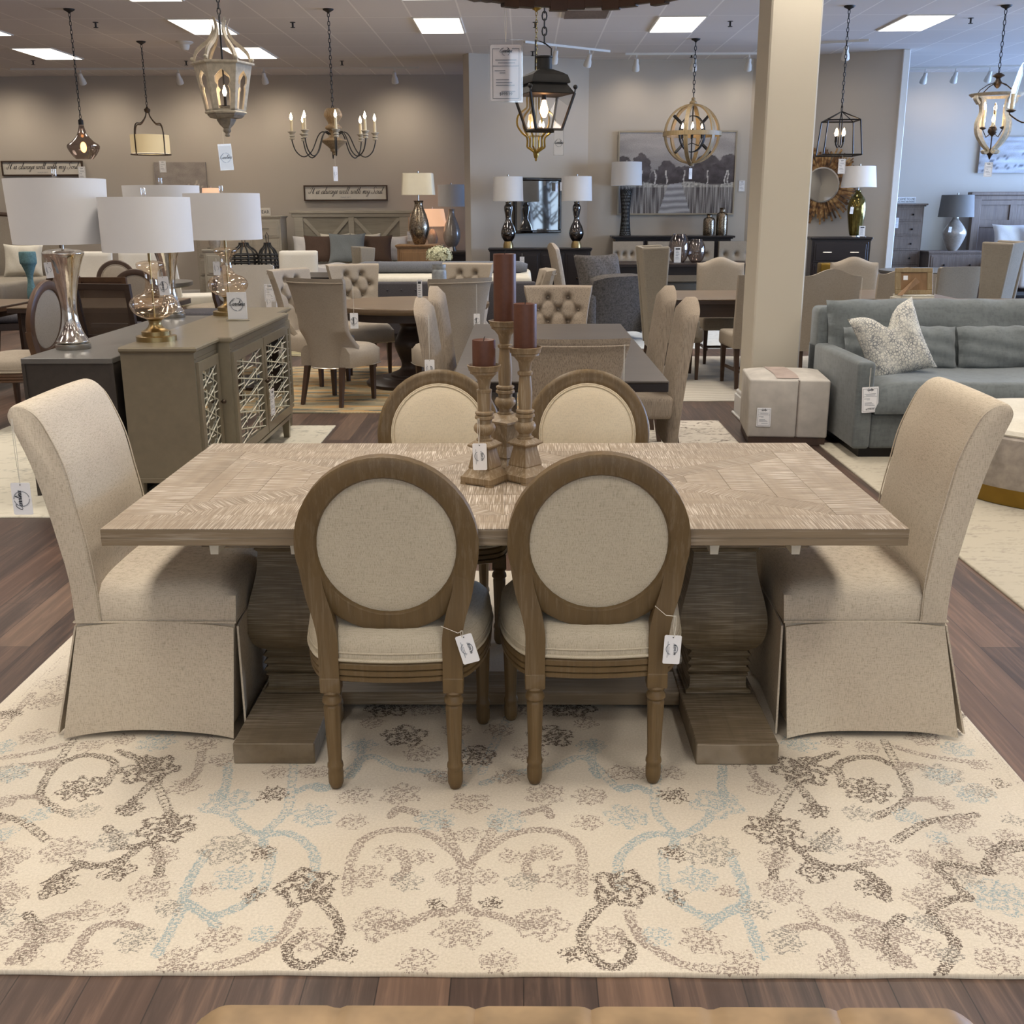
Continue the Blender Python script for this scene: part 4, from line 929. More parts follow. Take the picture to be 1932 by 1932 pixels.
# ---------------- generic furniture ----------------
def taper_leg(t, x, y, z, s0=.022, s1=.014, dx=0, dy=0, m='leg'):
    b = MB(); b.hexa([(x+dx-s1, y+dy-s1, 0), (x+dx+s1, y+dy-s1, 0), (x+dx+s1, y+dy+s1, 0), (x+dx-s1, y+dy+s1, 0)], [(x-s0, y-s0, z), (x+s0, y-s0, z), (x+s0, y+s0, z), (x-s0, y+s0, z)])
    return obj('leg', b, M[m], t)
TUFT = [(-.08, .905), (.08, .905), (-.16, .81), (0, .81), (.16, .81), (-.08, .715), (.08, .715), (0, .62)]
def club_chair(label, loc, rz, mat='taupe', group=None, H=1.04, buttons=True, legm='leg', tuft=True):
    t = thing('tufted_dining_chair', label, 'chair', loc, rz, group); W0 = .265
    tf = [(x, z*H) for x, z in TUFT]
    def wdt(v): return W0*(.97-.12*math.sin(PI*min(1, v*1.05))+.06*v**3)
    def dep(v): return .34*max(0, 1-v/.42)**1.2+.055
    def back(u, v):
        s = u*2-1; a = abs(s)
        return (wdt(v)*s, -.25-.10*v*v+dep(v)*a**3, .31+(H-.31)*v+(.012*math.cos(s*PI*3) if v > .97 else 0)*0)
    def front(u, v):
        s = u*2-1; a = abs(s); x, y, z = back(.5+(u-.5)*(1-.05), v); th = .115-.03*v
        d = 0
        if tuft:
            for tx, tz in tf:
                q = ((x-tx)**2+(z-tz)**2); d += .055*math.exp(-q/.0009)
            # folds between buttons
            for (ax, az), (bx, bz) in ((tf[0], tf[3]), (tf[1], tf[3]), (tf[0], tf[2]), (tf[1], tf[4]), (tf[3], tf[5]), (tf[3], tf[6]), (tf[2], tf[5]), (tf[4], tf[6]), (tf[5], tf[7]), (tf[6], tf[7])):
                ux, uz = bx-ax, bz-az; k = max(0, min(1, ((x-ax)*ux+(z-az)*uz)/(ux*ux+uz*uz))); q = (x-ax-k*ux)**2+(z-az-k*uz)**2; d += .022*math.exp(-q/.00014)
        d = min(d, .062)*(1-.6*a**4)
        return (x, y+th*(1-.25*a**4)-d, z-.01*(v > .985))
    b = MB(); b.shell(front, back, 48, 56); obj('backrest', b, M[mat], t, ang=70)
    b = MB(); P = [back(k/24, 1.0) for k in range(25)]
    b.tube([(p[0]*.97, p[1]-.002, p[2]-.035) for p in P], .005, 6); obj('piping', b, M[mat], t)
    b = MB()
    def st(u, v):
        x = (u*2-1)*(.24+.02*math.sin(PI*v)); y = -.19+.47*v; e = 1-abs(u*2-1)**6; f = 1-max(0, (v-.7)/.3)**4
        return (x, y, .43+.06*max(0, e)**.5*max(0, f)**.5)
    b.shell(st, lambda u, v: ((u*2-1)*(.24+.02*math.sin(PI*v)), -.19+.465*v, .315), 14, 14); obj('seat', b, M[mat], t, ang=60)
    b = MB(); b.tube([back(k/24, 0) for k in range(25)]+[(.25, .27, .313), (-.25, .27, .313)], .005, 5, True); obj('trim', b, M['nail'], t)
    for s_ in (-1, 1):
        taper_leg(t, s_*.2, .22, .32, m=legm); taper_leg(t, s_*.17, -.2, .32, .021, .014, s_*.02, -.07, m=legm)
    if buttons and tuft:
        for tx, tz in tf[:7]:
            v = (tz-.31)/(H-.31); u = .5+tx/(2*wdt(v)*.95); p = front(min(1, max(0, u)), v); b = MB(); b.sph((p[0], p[1]+.006, p[2]), .010, 8, 6); obj('button', b, M[mat], t)
    return t
def slab_chair(label, loc, rz, mat='taupe', group=None, W_=.25, H=1.0, th=.075, peak=.05, shape='camel', lean=.07, zb=.36, legm='leg', seat=True, name='upholstered_dining_chair', wings=0, rails=False):
    t = thing(name, label, 'chair', loc, rz, group)
    def topz(s):
        if shape == 'camel': return H-peak+peak*(.5+.5*math.cos(min(1, abs(s)*1.15)*PI))
        if shape == 'arch': return H-peak*abs(s)**2
        return H-.012*max(0, (abs(s)-.9)/.1)**2
    def bk(u, v): s = u*2-1; return (W_*s, -.24-lean*max(0, v)**1.3+.012*(abs(s)**6), zb+(topz(s)-zb)*v-.012*(v > .99))
    def ft(u, v):
        s = u*2-1; p = bk(u, v); e = (1-abs(s)**8)*(1-max(0, (v-.9)/.1)**3); return (p[0]*.995, p[1]+th*(.55+.45*e)+.006, zb+(topz(s)-zb)*v-.014*(v > .99))
    b = MB(); b.shell(ft, bk, 20, 14); obj('backrest', b, M[mat], t, ang=60)
    if seat:
        b = MB(); b.rbox(-W_, W_, -.2, .27, .35, .49, .03); obj('seat', b, M[mat], t)
    if wings:
        for s_ in (-1, 1):
            b = MB(); pr = [(-.24, zb), (-.24-lean, H-.01), (-.24-lean+wings, H), (-.10, .75), (.0, .62), (.22, .56), (.22, .40), (-.2, .38)]
            x0, x1 = sorted((s_*(W_-.01), s_*(W_+.06))); b.prism(pr, x0, x1, 'x'); o = obj('wing', b, M[mat], t, ang=50)
            m_ = o.modifiers.new('round', 'BEVEL'); m_.width = .018; m_.segments = 3; m_.limit_method = 'ANGLE'
    for s_ in (-1, 1):
        taper_leg(t, s_*(W_-.04), .22, .36, m=legm); taper_leg(t, s_*(W_-.04), -.2, .36, .022, .015, 0, -.05, m=legm)
    if rails:
        b = MB(); b.box(-W_+.05, W_-.05, -.01, .01, .14, .165); b.box(-W_+.05, -W_+.07, -.23, .22, .14, .165); b.box(W_-.07, W_-.05, -.23, .22, .14, .165); obj('stretcher', b, M[legm], t)
    return t
def rect_table(label, x0, x1, y0, y1, z, th=.05, mat='greywood', legm=None, apron=0, rz=0, base='legs', zf=0.0, cat='dining table', name='rectangular_table', inset=.08, ls=.04):
    cx, cy = (x0+x1)/2, (y0+y1)/2; hx, hy = (x1-x0)/2, (y1-y0)/2; t = thing(name, label, cat, (cx, cy, zf), rz); z -= zf; lm = M[legm or mat]
    e_ = th if (not legm or th < .03) else .012
    b = MB(); b.box(-hx, hx, -hy, hy, z-e_, z, .003); obj('tabletop', b, M[mat], t)
    if e_ < th: b = MB(); b.box(-hx+.001, hx-.001, -hy+.001, hy-.001, z-th, z-e_, .003); obj('table_edge', b, lm, t)
    if apron: b = MB(); b.box(-hx+inset+.007, hx-inset-.007, -hy+inset+.007, hy-inset-.007, z-th-apron, z-th); obj('apron', b, lm, t, smooth=False)
    if base == 'legs':
        for sx in (-1, 1):
            for sy in (-1, 1):
                b = MB(); x, y = sx*(hx-inset-ls), sy*(hy-inset-ls); b.box(x-ls, x+ls, y-ls, y+ls, 0, z-th, .004); obj('leg', b, lm, t)
    else:
        for sy in (-1, 1):
            y = sy*(hy-.45); b = MB(); b.box(-.11, .11, y-.07, y+.07, .08, z-th, .01); obj('pedestal', b, lm, t); b = MB(); b.box(-hx+.12, hx-.12, y-.06, y+.06, 0, .08, .01); obj('foot', b, lm, t)
    return t
def drum_lamp(label, loc, prof, m, sh_, mbase='steel', shade_m='shade', base_prof=None, fin=.03, lit=False, group=None, sq_=False, harp=True, cord=None, finm='acryl', n=32):
    """prof: body profile (r,z); sh_=(r_bottom, r_top, z0, z1)"""
    t = thing('table_lamp', label, 'lamp', loc, 0, group)
    b = MB(); b.lathe(prof, n); obj('body', b, M[m], t, ang=50)
    if base_prof: b = MB(); b.lathe(base_prof, n); obj('base', b, M[mbase], t, ang=40)
    rb, rt, z0, z1 = sh_; ztop = prof[-1][1]
    b = MB(); b.tube([(0, 0, ztop-.005), (0, 0, z0+.06)], .008, 10); obj('neck', b, M[mbase], t)
    b = MB(); N_ = 40
    def ringp(r, z):
        if not sq_: return [(r*math.cos(2*PI*k/N_), r*math.sin(2*PI*k/N_), z) for k in range(N_)]
        o = []
        for k in range(N_):
            a = 2*PI*k/N_; c_, s_ = math.cos(a), math.sin(a); q = 1/max(abs(c_), abs(s_)); q = min(q, 1.3); o.append((r*q*c_, r*q*s_*.8, z))
        return o
    b.loft([ringp(rb, z0), ringp(rt, z1), ringp(rt-.003, z1), ringp(rb-.003, z0)], cap=False, loop=True)
    o = obj('lamp_shade', b, M[shade_m], t, ang=40)
    b = MB(); b.tube([(-rt+.002, 0, z1-.02), (0, 0, z1-.02), (rt-.002, 0, z1-.02)], .002, 5); b.tube([(0, -rt+.002, z1-.02), (0, 0, z1-.02), (0, rt-.002, z1-.02)], .002, 5); b.tube([(.0, 0, z0+.05), (.05, 0, z0+.12), (.04, 0, z1-.05), (0, 0, z1-.015), (-.04, 0, z1-.05), (-.05, 0, z0+.12), (0, 0, z0+.05)], .002, 5); obj('shade_spider', b, M['steel'], t)
    b = MB(); b.lathe([(.011, z1-.02), (.013, z1-.012), (.013, z1+fin), (.010, z1+fin+.003)], 14); obj('finial', b, M[finm], t)
    b = MB(); b.sph((0, 0, z0+.09), .028, 12, 8, (1, 1, 1.3)); obj('bulb', b, M['bulb' if lit else 'white'], t)
    return t
def cabinet(label, cx, cy, w, d, h, rz=0, mat='espresso', rows=3, cols=1, knob='bronze', cat='dresser', name='chest_of_drawers', leg=.1, kn=True, over=.025, zf=0.0, pull='knob', mtop=None):
    t = thing(name, label, cat, (cx, cy, zf), rz)
    b = MB(); b.box(-w/2, w/2, -d/2, d/2, leg, h-.035); obj('body', b, M[mat], t, smooth=False)
    b = MB(); b.box(-w/2-over, w/2+over, -d/2-over, d/2+over, h-.03, h, .006); b.box(-w/2-over*.5, w/2+over*.5, -d/2-over*.5, d/2, h-.05, h-.03, .004); obj('top', b, M[mtop or mat], t)
    for sx in (-1, 1):
        for sy in (-1, 1): b = MB(); x = sx*(w/2-.03); y = sy*(d/2-.03); b.box(x-.03, x+.03, y-.03, y+.03, 0, leg+.01, .004); obj('foot', b, M[mat], t)
    gh = (h-.06-leg-.02)/rows; gw = (w-.04)/cols
    for r in range(rows):
        for c in range(cols):
            x0 = -w/2+.02+c*gw+.012; x1 = x0+gw-.024; z0 = leg+.02+r*gh+.01; z1 = z0+gh-.02
            b = MB(); b.box(x0, x1, -d/2-.014, -d/2+.01, z0, z1, .004)
            if gh > .12: b.box(x0+.03, x1-.03, -d/2-.022, -d/2-.012, z0+.03, z1-.03, .004)
            dr = obj('drawer' if rows >= cols or gh < .3 else 'door', b, M[mat], t)
            if kn:
                for kx in ([(x0+x1)/2] if (x1-x0) < .5 else [x0+(x1-x0)*.25, x0+(x1-x0)*.75]):
                    b = MB()
                    if pull == 'knob': b.sph((kx, -d/2-.038, (z0+z1)/2), .016, 10, 8)
                    else: b.tube([(kx-.06, -d/2-.022, (z0+z1)/2), (kx-.06, -d/2-.045, (z0+z1)/2), (kx+.06, -d/2-.045, (z0+z1)/2), (kx+.06, -d/2-.022, (z0+z1)/2)], .005, 6)
                    obj('knob' if pull == 'knob' else 'handle', b, M[knob], dr)
    return t
def pillow(name, label, loc, rot, w, h, th, mat, group=None, sag=.10, cat='pillow', chop=0.0):
    b = MB()
    def f(sg):
        def g(u, v):
            s, q = u*2-1, v*2-1; px = s*(1-sag*(1-s*s)*0-sag*(1-q*q)*abs(s)**3*-0)
            x = w/2*s*(1-sag*(1-abs(q)**2.2)*abs(s)); z = h/2*q*(1-sag*(1-abs(s)**2.2)*abs(q))
            if chop: z -= chop*math.exp(-(s/.28)**2)*max(0, q)**2
            return (x, sg*th/2*((1-s**4)*(1-q**4))**.55+.004*math.sin(9*s+4*q), z)
        return g
    b.shell(f(-1), f(1), 20, 20); o = obj(name, b, M[mat] if isinstance(mat, str) else mat, None, loc, ang=80); o.rotation_euler = rot; return tag(o, label, cat, group)
# ---------------- left sideboards and their lamps ----------------
ZG, ZD = .887, .83
t = thing('mirrored_sideboard', 'champagne grey breakfront sideboard with mirrored lattice doors', 'sideboard', (-1.94, 6.85, 0))
X0, XA, XB = -.19, .20, .275   # local: back, side-bay front, middle-bay front
YA, YB1, YC, YD = -1.175, -.745, .745, 1.175
def gcab(k, z0, z1, e=0): return [(X0*1.0, YA-e), (XA+e, YA-e), (XA+e, YB1-e*.4), (XB+e, YB1-e*.4), (XB+e, YC+e*.4), (XA+e, YC+e*.4), (XA+e, YD+e), (X0, YD+e)]
b = MB(); b.prism(gcab(0, 0, 0), .16, ZG-.03); obj('body', b, M['cabgreen'], t, smooth=False)
b = MB(); p0 = gcab(0, 0, 0, .004); p1 = gcab(0, 0, 0, .022)
b.loft([[(x, y, ZG-.032) for x, y in p0], [(x, y, ZG-.02) for x, y in p1], [(x, y, ZG-.008) for x, y in p1], [(x, y, ZG) for x, y in gcab(0, 0, 0, .014)]]); obj('top', b, M['cabgreen'], t, ang=20)
b = MB(); b.prism(gcab(0, 0, 0, .008), .15, .175); obj('base_moulding', b, M['cabgreen'], t, smooth=False)
for x, y in ((X0+.03, YA+.03), (XA-.03, YA+.03), (XB-.03, YB1+.03), (XB-.03, YC-.03), (XA-.03, YD-.03), (X0+.03, YD-.03)):
    b = MB(); b.hexa([(x-.018, y-.018, 0), (x+.018, y-.018, 0), (x+.018, y+.018, 0), (x-.018, y+.018, 0)], [(x-.028, y-.028, .155), (x+.028, y-.028, .155), (x+.028, y+.028, .155), (x-.028, y+.028, .155)]); obj('foot', b, M['cabgreen'], t)
rl = random.Random(4)
for (y0, y1, xf) in ((YA+.02, YB1-.02, XA), (YB1+.02, -.005, XB), (.005, YC-.02, XB), (YC+.02, YD-.02, XA)):
    b = MB(); f_ = .055
    b.box(xf, xf+.016, y0, y0+f_, .19, .80); b.box(xf, xf+.016, y1-f_, y1, .19, .80); b.box(xf, xf+.016, y0+f_, y1-f_, .19, .19+f_); b.box(xf, xf+.016, y0+f_, y1-f_, .80-f_, .80)
    d = obj('door', b, M['cabgreen'], t, smooth=False)
    b = MB(); b.box(xf+.001, xf+.004, y0+f_, y1-f_, .19+f_, .80-f_); obj('mirror_panel', b, M['mirror'], d, smooth=False)
    b = MB(); w_ = (y1-y0-2*f_); za, zb_ = .19+f_, .80-f_
    def bar(ya, z_a, yb, z_b, r=.004):
        b.tube([(xf+.010, ya, z_a), (xf+.010, yb, z_b)], r, 4)
    nv = 5; hh = (zb_-za)/nv; yl, yr, ym = y0+f_, y1-f_, (y0+y1)/2
    for k in range(nv):
        zz = za+k*hh
        bar(yl, zz, yr, zz+hh); bar(yl, zz+hh, yr, zz); bar(yl+w_*.25, zz+hh*.1, yl+w_*.25, zz+hh*.9); bar(yl+w_*.75, zz+hh*.1, yl+w_*.75, zz+hh*.9); 
        bar(yl, zz+hh/2, yl+w_*.25, zz+hh/2); bar(yr-w_*.25, zz+hh/2, yr, zz+hh/2); bar(ym-w_*.12, zz+hh*.2, ym+w_*.12, zz+hh*.2)
    obj('lattice', b, M['silverbar'], d, smooth=False)
    kb = y1-.028 if (xf == XA or y1 < 0) and y0 < 0 else y0+.028
    b = MB(); b.sph((xf+.034, kb, .53), .014, 10, 8); b.tube([(xf+.012, kb, .53), (xf+.03, kb, .53)], .005, 8); obj('knob', b, M['bronze'], d)
for (y0, y1, xf) in ((YA+.01, YB1-.01, XA), (YB1+.01, YC-.01, XB), (YC+.01, YD-.01, XA)):
    b = MB(); b.box(xf, xf+.004, y0, y1, .815, .822); obj('frieze_bead', b, M['cabgreen'], t, smooth=False)
t = thing('charcoal_sideboard', 'dark charcoal wood sideboard backing onto the champagne grey one', 'sideboard', (-2.41, 6.85, 0))
b = MB(); b.box(-.235, .235, -1.18, 1.15, .08, ZD-.03); obj('body', b, M['cabdark'], t, smooth=False)
b = MB(); b.box(-.245, .24, -1.19, 1.16, ZD-.03, ZD, .003); obj('top', b, M['cabtop'], t)
for x0_ in (-.245, .225): b = MB(); b.box(x0_, x0_+.018, -1.188, -1.178, .08, ZD-.03); obj('end_stile', b, M['cabdark'], t, smooth=False)
b = MB(); b.box(-.21, .21, -1.14, 1.1, 0, .08); obj('plinth', b, M['espresso'], t, smooth=False)
mp = sm([(.062, .028), (.088, .04), (.084, .052), (.066, .085), (.048, .14), (.041, .2), (.044, .27), (.060, .36), (.080, .44), (.101, .50), (.109, .517), (.109, .528), (.09, .540), (.05, .546), (.02, .549)], 4)
bp = [(.092, 0), (.094, .003), (.094, .026), (.088, .03)]
A_ = G(131, 660, ZD); B_ = G(320, 600, ZD)
lampA = drum_lamp('tall silver mercury glass lamp, the nearer one, at the end of the dark sideboard', (A_.x, A_.y+.06, ZD), mp, 'silver', (.250, .262, .575, .915), base_prof=bp, fin=.05)
lb_ = dup(lampA, (B_.x, B_.y+.06, ZD), None, 'silver mercury glass lamp half hidden behind the glass gourd lamp')
gp = sm([(.012, .118), (.06, .124), (.105, .15), (.126, .185), (.124, .215), (.095, .243), (.06, .256), (.042, .275), (.034, .31), (.034, .355), (.043, .378), (.068, .39), (.074, .405), (.068, .42), (.03, .43)], 4)
gb = [(.108, 0), (.108, .026), (.104, .028), (.078, .03), (.078, .052), (.072, .054), (.055, .062), (.04, .075), (.033, .095), (.036, .11), (.05, .12), (.02, .125)]
C_ = G(300, 645, ZG); D_ = G(432, 596, ZG)
lampC = drum_lamp('clear glass gourd lamp on brass base, nearest on the champagne grey sideboard', (C_.x-.035, C_.y+.07, ZG), gp, 'amber', (.238, .238, .478, .760), 'brass', base_prof=gb, fin=.045)
b = MB(); b.tube([(0, 0, .12), (0, 0, .55)], .005, 8); obj('rod', b, M['brass'], lampC)
dup(lampC, (D_.x-.01, D_.y+.07, ZG), None, 'clear glass gourd lamp on brass base, farther back behind the card stand', scale=1.05)
def card_stand(label, loc, w=.10, h=.15, rz=0, style='logo', plain_=False):
    t = thing('sign_holder', label, 'sign holder', loc, rz)
    b = MB(); b.box(-w/2, w/2, -.003, .003, .012, h+.012); p = obj('card', b, M['white'], t, smooth=False)
    b = MB(); b.box(-w*.6, w*.6, -.03, .03, 0, .012, .002); obj('base', b, M['acryl'], t)
    b = MB(); b.box(-w/2-.003, w/2+.003, -.005, -.0035, .012, h+.016); obj('acrylic_front', b, M['clear'], t, smooth=False)
    if style == 'logo': logo(p, 0, .012+h*.55, w*.32, 0, -.0058)
    else:
        b = MB()
        b.box(-w*.32, w*.32, -.0058, -.0052, h*.88, h*.98)
        for k in range(6): b.box(-w*.3, w*(.1+.2*((k*7) % 3)/3), -.0058, -.0052, h*(.78-.1*k), h*(.80-.1*k))
        obj('print_lines', b, M['ink'], p, smooth=False)
    return t
S_ = G(447, 606, ZG); card_stand('white store card in an acrylic stand on the champagne grey sideboard', (S_.x, S_.y+.03, ZG), .125, .17)
hang_tag('white tag with a round logo hanging on the nearer silver lamp', (A_.x-.05, A_.y-.045, ZD+.50), .02, .042, .085, 0, -.1, 'price')
hang_tag('white tag with a round logo on the neck of the nearer glass gourd lamp', (C_.x+.05, C_.y+.0, ZG+.37), .02, .055, .10, 0, -.05, 'logor')
hang_tag('small white tag on the neck of the farther glass gourd lamp', (D_.x-.06, D_.y+.0, ZG+.38), .02, .045, .09, 0, 0, 'price')
hang_tag('long white price form hanging from the lattice door knobs', (-1.94+.32, 6.85+.02, .53), .06, .085, .17, PI/2-.1, 0, 'form')
# ---------------- round table set ----------------
t = thing('round_dining_table', 'round brown wood pedestal dining table with tufted chairs around it', 'dining table', (-1.03, 9.98, .010))
b = MB(); b.lathe([(.68, .69), (.70, .695), (.715, .71), (.72, .725), (.72, .742), (.712, .75), (.001, .75)], 64, cap=False); b.lathe([(.001, .69), (.68, .69)], 64, cap=False); obj('tabletop', b, M['rtable'], t)
b = MB(); b.lathe([(.62, .62), (.62, .69)], 48); obj('apron', b, M['dkwood'], t)
b = MB(); b.lathe(sm([(.20, .06), (.2, .1), (.12, .14), (.1, .2), (.14, .3), (.16, .38), (.12, .48), (.1, .54), (.18, .6), (.2, .64)], 3), 28); obj('pedestal', b, M['dkwood'], t)
b = MB(); b.lathe([(.42, 0), (.43, .03), (.40, .055), (.30, .065), (.28, .08)], 48); obj('base', b, M['dkwood'], t)
card_stand('slim upright acrylic price card on the round table', (-.93, 9.82, .76), .045, .20, 0, 'lines')
GP = 'tufted taupe chairs around the round table'
cc = club_chair('taupe tufted chair left of the round table, tufts facing right, turned side-on', (-1.95, 10.1, .01), -PI/2-.5, 'taupe', GP)
dup(cc, (-1.56, 9.06, .01), -.42, 'taupe tufted chair with its back to the viewer, nearest left of the round table')
dup(cc, (-1.60, 10.80, .01), -PI+.42, 'taupe tufted chair facing the viewer, behind the left of the round table')
dup(cc, (-.62, 9.02, .01), .42, 'taupe tufted chair with its back to the viewer, right of the round table')
dup(cc, (-.62, 10.95, .01), PI-.2, 'taupe tufted chair facing the viewer behind the flower jar')
dup(cc, (-.06, 10.0, .01), PI/2+.1, 'taupe tufted chair seen side-on to the right of the round table, behind the tall candle')
# flowers in a jar
J = (-.775, 10.12, .76)
t = thing('flower_jar', 'distressed glass jar holding pale hydrangea flowers on the round table', 'vase', J)
b = MB(); b.lathe(sm([(.062, 0), (.068, .02), (.068, .2), (.066, .27), (.055, .285), (.062, .30), (.064, .33)], 3), 24, cap=True); obj('jar', b, M['zinc'], t)
rf = random.Random(2); b = MB()
for k in range(260):
    a = rf.uniform(0, 2*PI); c_ = rf.uniform(-.25, 1); q = math.sqrt(1-c_*c_); R_ = rf.uniform(.085, .12); p = Vector((R_*1.05*q*math.cos(a), R_*q*math.sin(a), .40+R_*.8*c_)); n_ = Vector((q*math.cos(a), q*math.sin(a), c_)); u = n_.orthogonal().normalized(); w_ = n_.cross(u); s_ = .016
    for j in range(4):
        th = j*PI/2+a; d1 = u*math.cos(th)+w_*math.sin(th); d2 = u*math.cos(th+1.1)+w_*math.sin(th+1.1); b.poly([p, p+d1*s_, p+(d1+d2)*s_*.8+n_*.004, p+d2*s_])
obj('hydrangea_heads', b, M['hydr'], t, smooth=False)
# ---------------- tweed set round the dark table ----------------
dt = rect_table('dark grey-stained rectangular table with tweed chairs, behind the candle holders', -.36, .715, 5.27, 8.0, .765, .055, 'greywood', 'espresso', base='ped', zf=.008)
GT = 'tweed chairs around the dark rectangular table'
sc1 = slab_chair('tweed chair with an arched back, right of the dark table, nearer one', (.70, 6.62, .008), PI/2, 'tweed', GT, .25, 1.07, .085, .09, 'arch', .10, .2)
dup(sc1, (.70, 7.62, .008), PI/2, 'tweed chair with an arched back, right of the dark table, farther one')
dup(sc1, (-.31, 6.62, .008), -PI/2, 'tweed chair with an arched back, left of the dark table, nearer one')
dup(sc1, (-.31, 7.62, .008), -PI/2, 'tweed chair with an arched back, left of the dark table, farther one')
cn = club_chair('tweed chair with its back to the viewer at the near end of the dark table', (.235, 5.42, .008), 0, 'tweed', GT, .985)
dup(cn, (.275, 8.42, .008), PI, 'tufted tweed chair facing the viewer at the far end of the dark table')
# ---------------- long table set between the pillar ----------------
rect_table('long brown wood dining table running behind the pillar', 1.40, 4.02, 10.17, 11.3, .765, .05, 'rtable', 'dkwood', .12, zf=.008, inset=.03, ls=.05)
GC = 'camel-back linen chairs at the long table'
c1 = slab_chair('camel-back linen chair facing the viewer, left of the pillar', (2.10, 11.5, .008), PI, 'taupe', GC, .25, 1.08, .075, .06, rails=True)
dup(c1, (2.10, 9.93, .008), .10, 'camel-back linen chair with its back to the viewer, cut by the pillar edge')
dup(c1, (2.64, 9.74, .008), .02, 'camel-back linen chair with its back to the viewer, just right of the pillar')
dup(c1, (3.52, 11.5, .008), PI, 'camel-back linen chair facing the viewer, right of the pillar')
dup(c1, (3.38, 9.98, .008), -.03, 'camel-back linen chair with its back to the viewer behind the photo frame')
w1 = slab_chair('tall linen wing chair seen from its side at the left end of the long table', (1.42, 10.42, .008), -PI/2, 'taupe_d', 'linen wing chairs at the ends of the long table', .25, 1.235, .07, .0, 'flat', .10, .3, wings=.26, name='wing_chair')
dup(w1, (4.25, 10.35, .008), .95, 'tall linen wing chair at the right end of the long table, seen from behind', scale=1.03)
hang_tag('blank white tag on the left wing chair', (1.165, 10.12, .98), .03, .07, .13, 0, 0, 'price')
hang_tag('white tag hanging from the camel-back chair just right of the pillar', (2.90, 9.44, 1.0), .24, .055, .10, 0, 0, 'price')
hang_tag('clear tag hanging from the camel-back chair behind the photo frame', (3.62, 9.68, .99), .22, .05, .09, 0, 0, 'price')
hang_tag('white tag hanging from the near left tweed chair', (-.555, 6.36, .985), .26, .058, .115, 0, 0, 'price', '$199.99')
hang_tag('long string with a tag behind the tweed chair nearest the viewer', (.475, 5.085, .965), .42, .05, .09, 0, 0, 'price')
hang_tag('white tag hanging on the back of the nearest taupe tufted chair', (-1.36, 8.73, 1.0), .22, .065, .125, 0, 0, 'logor')
hang_tag('white tag hanging from the left side-on taupe tufted chair', (-2.34, 10.02, 1.02), .2, .05, .11, 0, 0, 'price')
hang_tag('white tag hanging between the taupe and tweed chairs', (-.375, 8.75, 1.0), .23, .05, .11, 0, 0, 'logor')
# ---------------- sofa, ottoman and hide coffee table ----------------
t = thing('sofa', 'long sea-grey velvet sofa with loose cushions', 'sofa', (2.13, 6.86, .010))
b = MB(); b.rbox(.0, .115, .0, 1.25, .06, .625, .025); obj('armrest', b, M['velvet'], t)
b = MB(); b.rbox(0.117, 3.1, .02, 1.2, .06, .29, .02); obj('base', b, M['velvet'], t)
def scush(u, v):
    x = .125+2.9*u; y = -.03+.85*v; e = (1-abs(2*u-1)**30)*(1-max(0, (.12-v)/.12)**3); return (x, y, .33+.16*max(0, e)**.5+.012*math.sin(u*16)*math.sin(v*3))
b = MB(); b.shell(scush, lambda u, v: (.125+2.9*u, -.02+.84*v, .295), 60, 20); obj('seat_cushion', b, M['velvet'], t, ang=70)
b = MB(); b.rbox(.0, 3.1, 1.02, 1.25, .06, .88, .04); obj('back_frame', b, M['velvet'], t)
def fat(x0, x1, y0, z0, z1, th, lean=.1, sd=0):
    def f(sg):
        def g(u, v):
            s, q = 2*u-1, 2*v-1; x = (x0+x1)/2+(x1-x0)/2*s*(1-.02*(1-q*q)); z = (z0+z1)/2+(z1-z0)/2*q*(1+.03*math.cos(s*PI*.5))
            return (x, y0+lean*v+sg*th/2*((1-s**6)*(1-q**4))**.5+.006*math.sin(s*11+sd)+.005*math.sin(q*9+s*5+sd), z+.004*math.sin(s*17+sd))
        return g
    b = MB(); b.shell(f(-1), f(1), 36, 18); return b
obj('back_cushion', fat(.05, 1.6, .90, .44, .93, .20, .14, 1), M['velvet'], t, ang=80); obj('back_cushion', fat(1.58, 3.05, .90, .44, .93, .20, .14, 4), M['velvet'], t, ang=80)
obj('bolster_cushion', fat(.13, .92, .74, .475, .76, .17, .10, 2), M['velvet'], t, ang=80); obj('bolster_cushion', fat(.925, 1.85, .74, .475, .76, .17, .10, 3), M['velvet'], t, ang=80)
b = MB(); b.box(.06, 3.0, .05, 1.15, 0, .062); obj('plinth', b, M['black'], t, smooth=False)
n = N('damask_pillow_cloth'); vv = n.n('ShaderNodeTexVoronoi', feature='DISTANCE_TO_EDGE', i_Scale=48.0); n.l(n.co(), vv.inputs['Vector']); f2 = n.noise(n.co(), 9, 4, .7); f3 = n.noise(n.co(), 70, 3, .7)
c = n.ramp(n.math('ADD', n.math('MULTIPLY', vv.outputs[0], 1.6), n.math('MULTIPLY', f2, .75)), [(.33, sr('#75777a')), (.45, sr('#a9a8a3')), (.56, sr('#d6d2c6'))])
c = n.mix(n.ramp(f3, [(.5, (0,)*3+(1,)), (.6, (.6,)*3+(1,))]), c, sr('#8d8e8e')); M['damask'] = n.base(c, .9, 0, .1)
pl = pillow('throw_pillow', 'square pale damask throw pillow with a chopped top on the sofa', (2.49, 7.33, .70), (-.32, -.30, .18), .48, .51, .2, 'damask', None, .12, chop=.17)
p0_ = G(1650, 742, .62)
hang_tag('printed price form hanging from the sofa arm', (2.205, 6.845, .60), .12, .105, .165, 0, -.06, 'form', '$1,599.99')
t = thing('hide_cube_ottoman', 'patched cow hide cube ottoman in front of the pillar', 'ottoman', (1.84, 7.57, 0), -.10)
s_ = .27
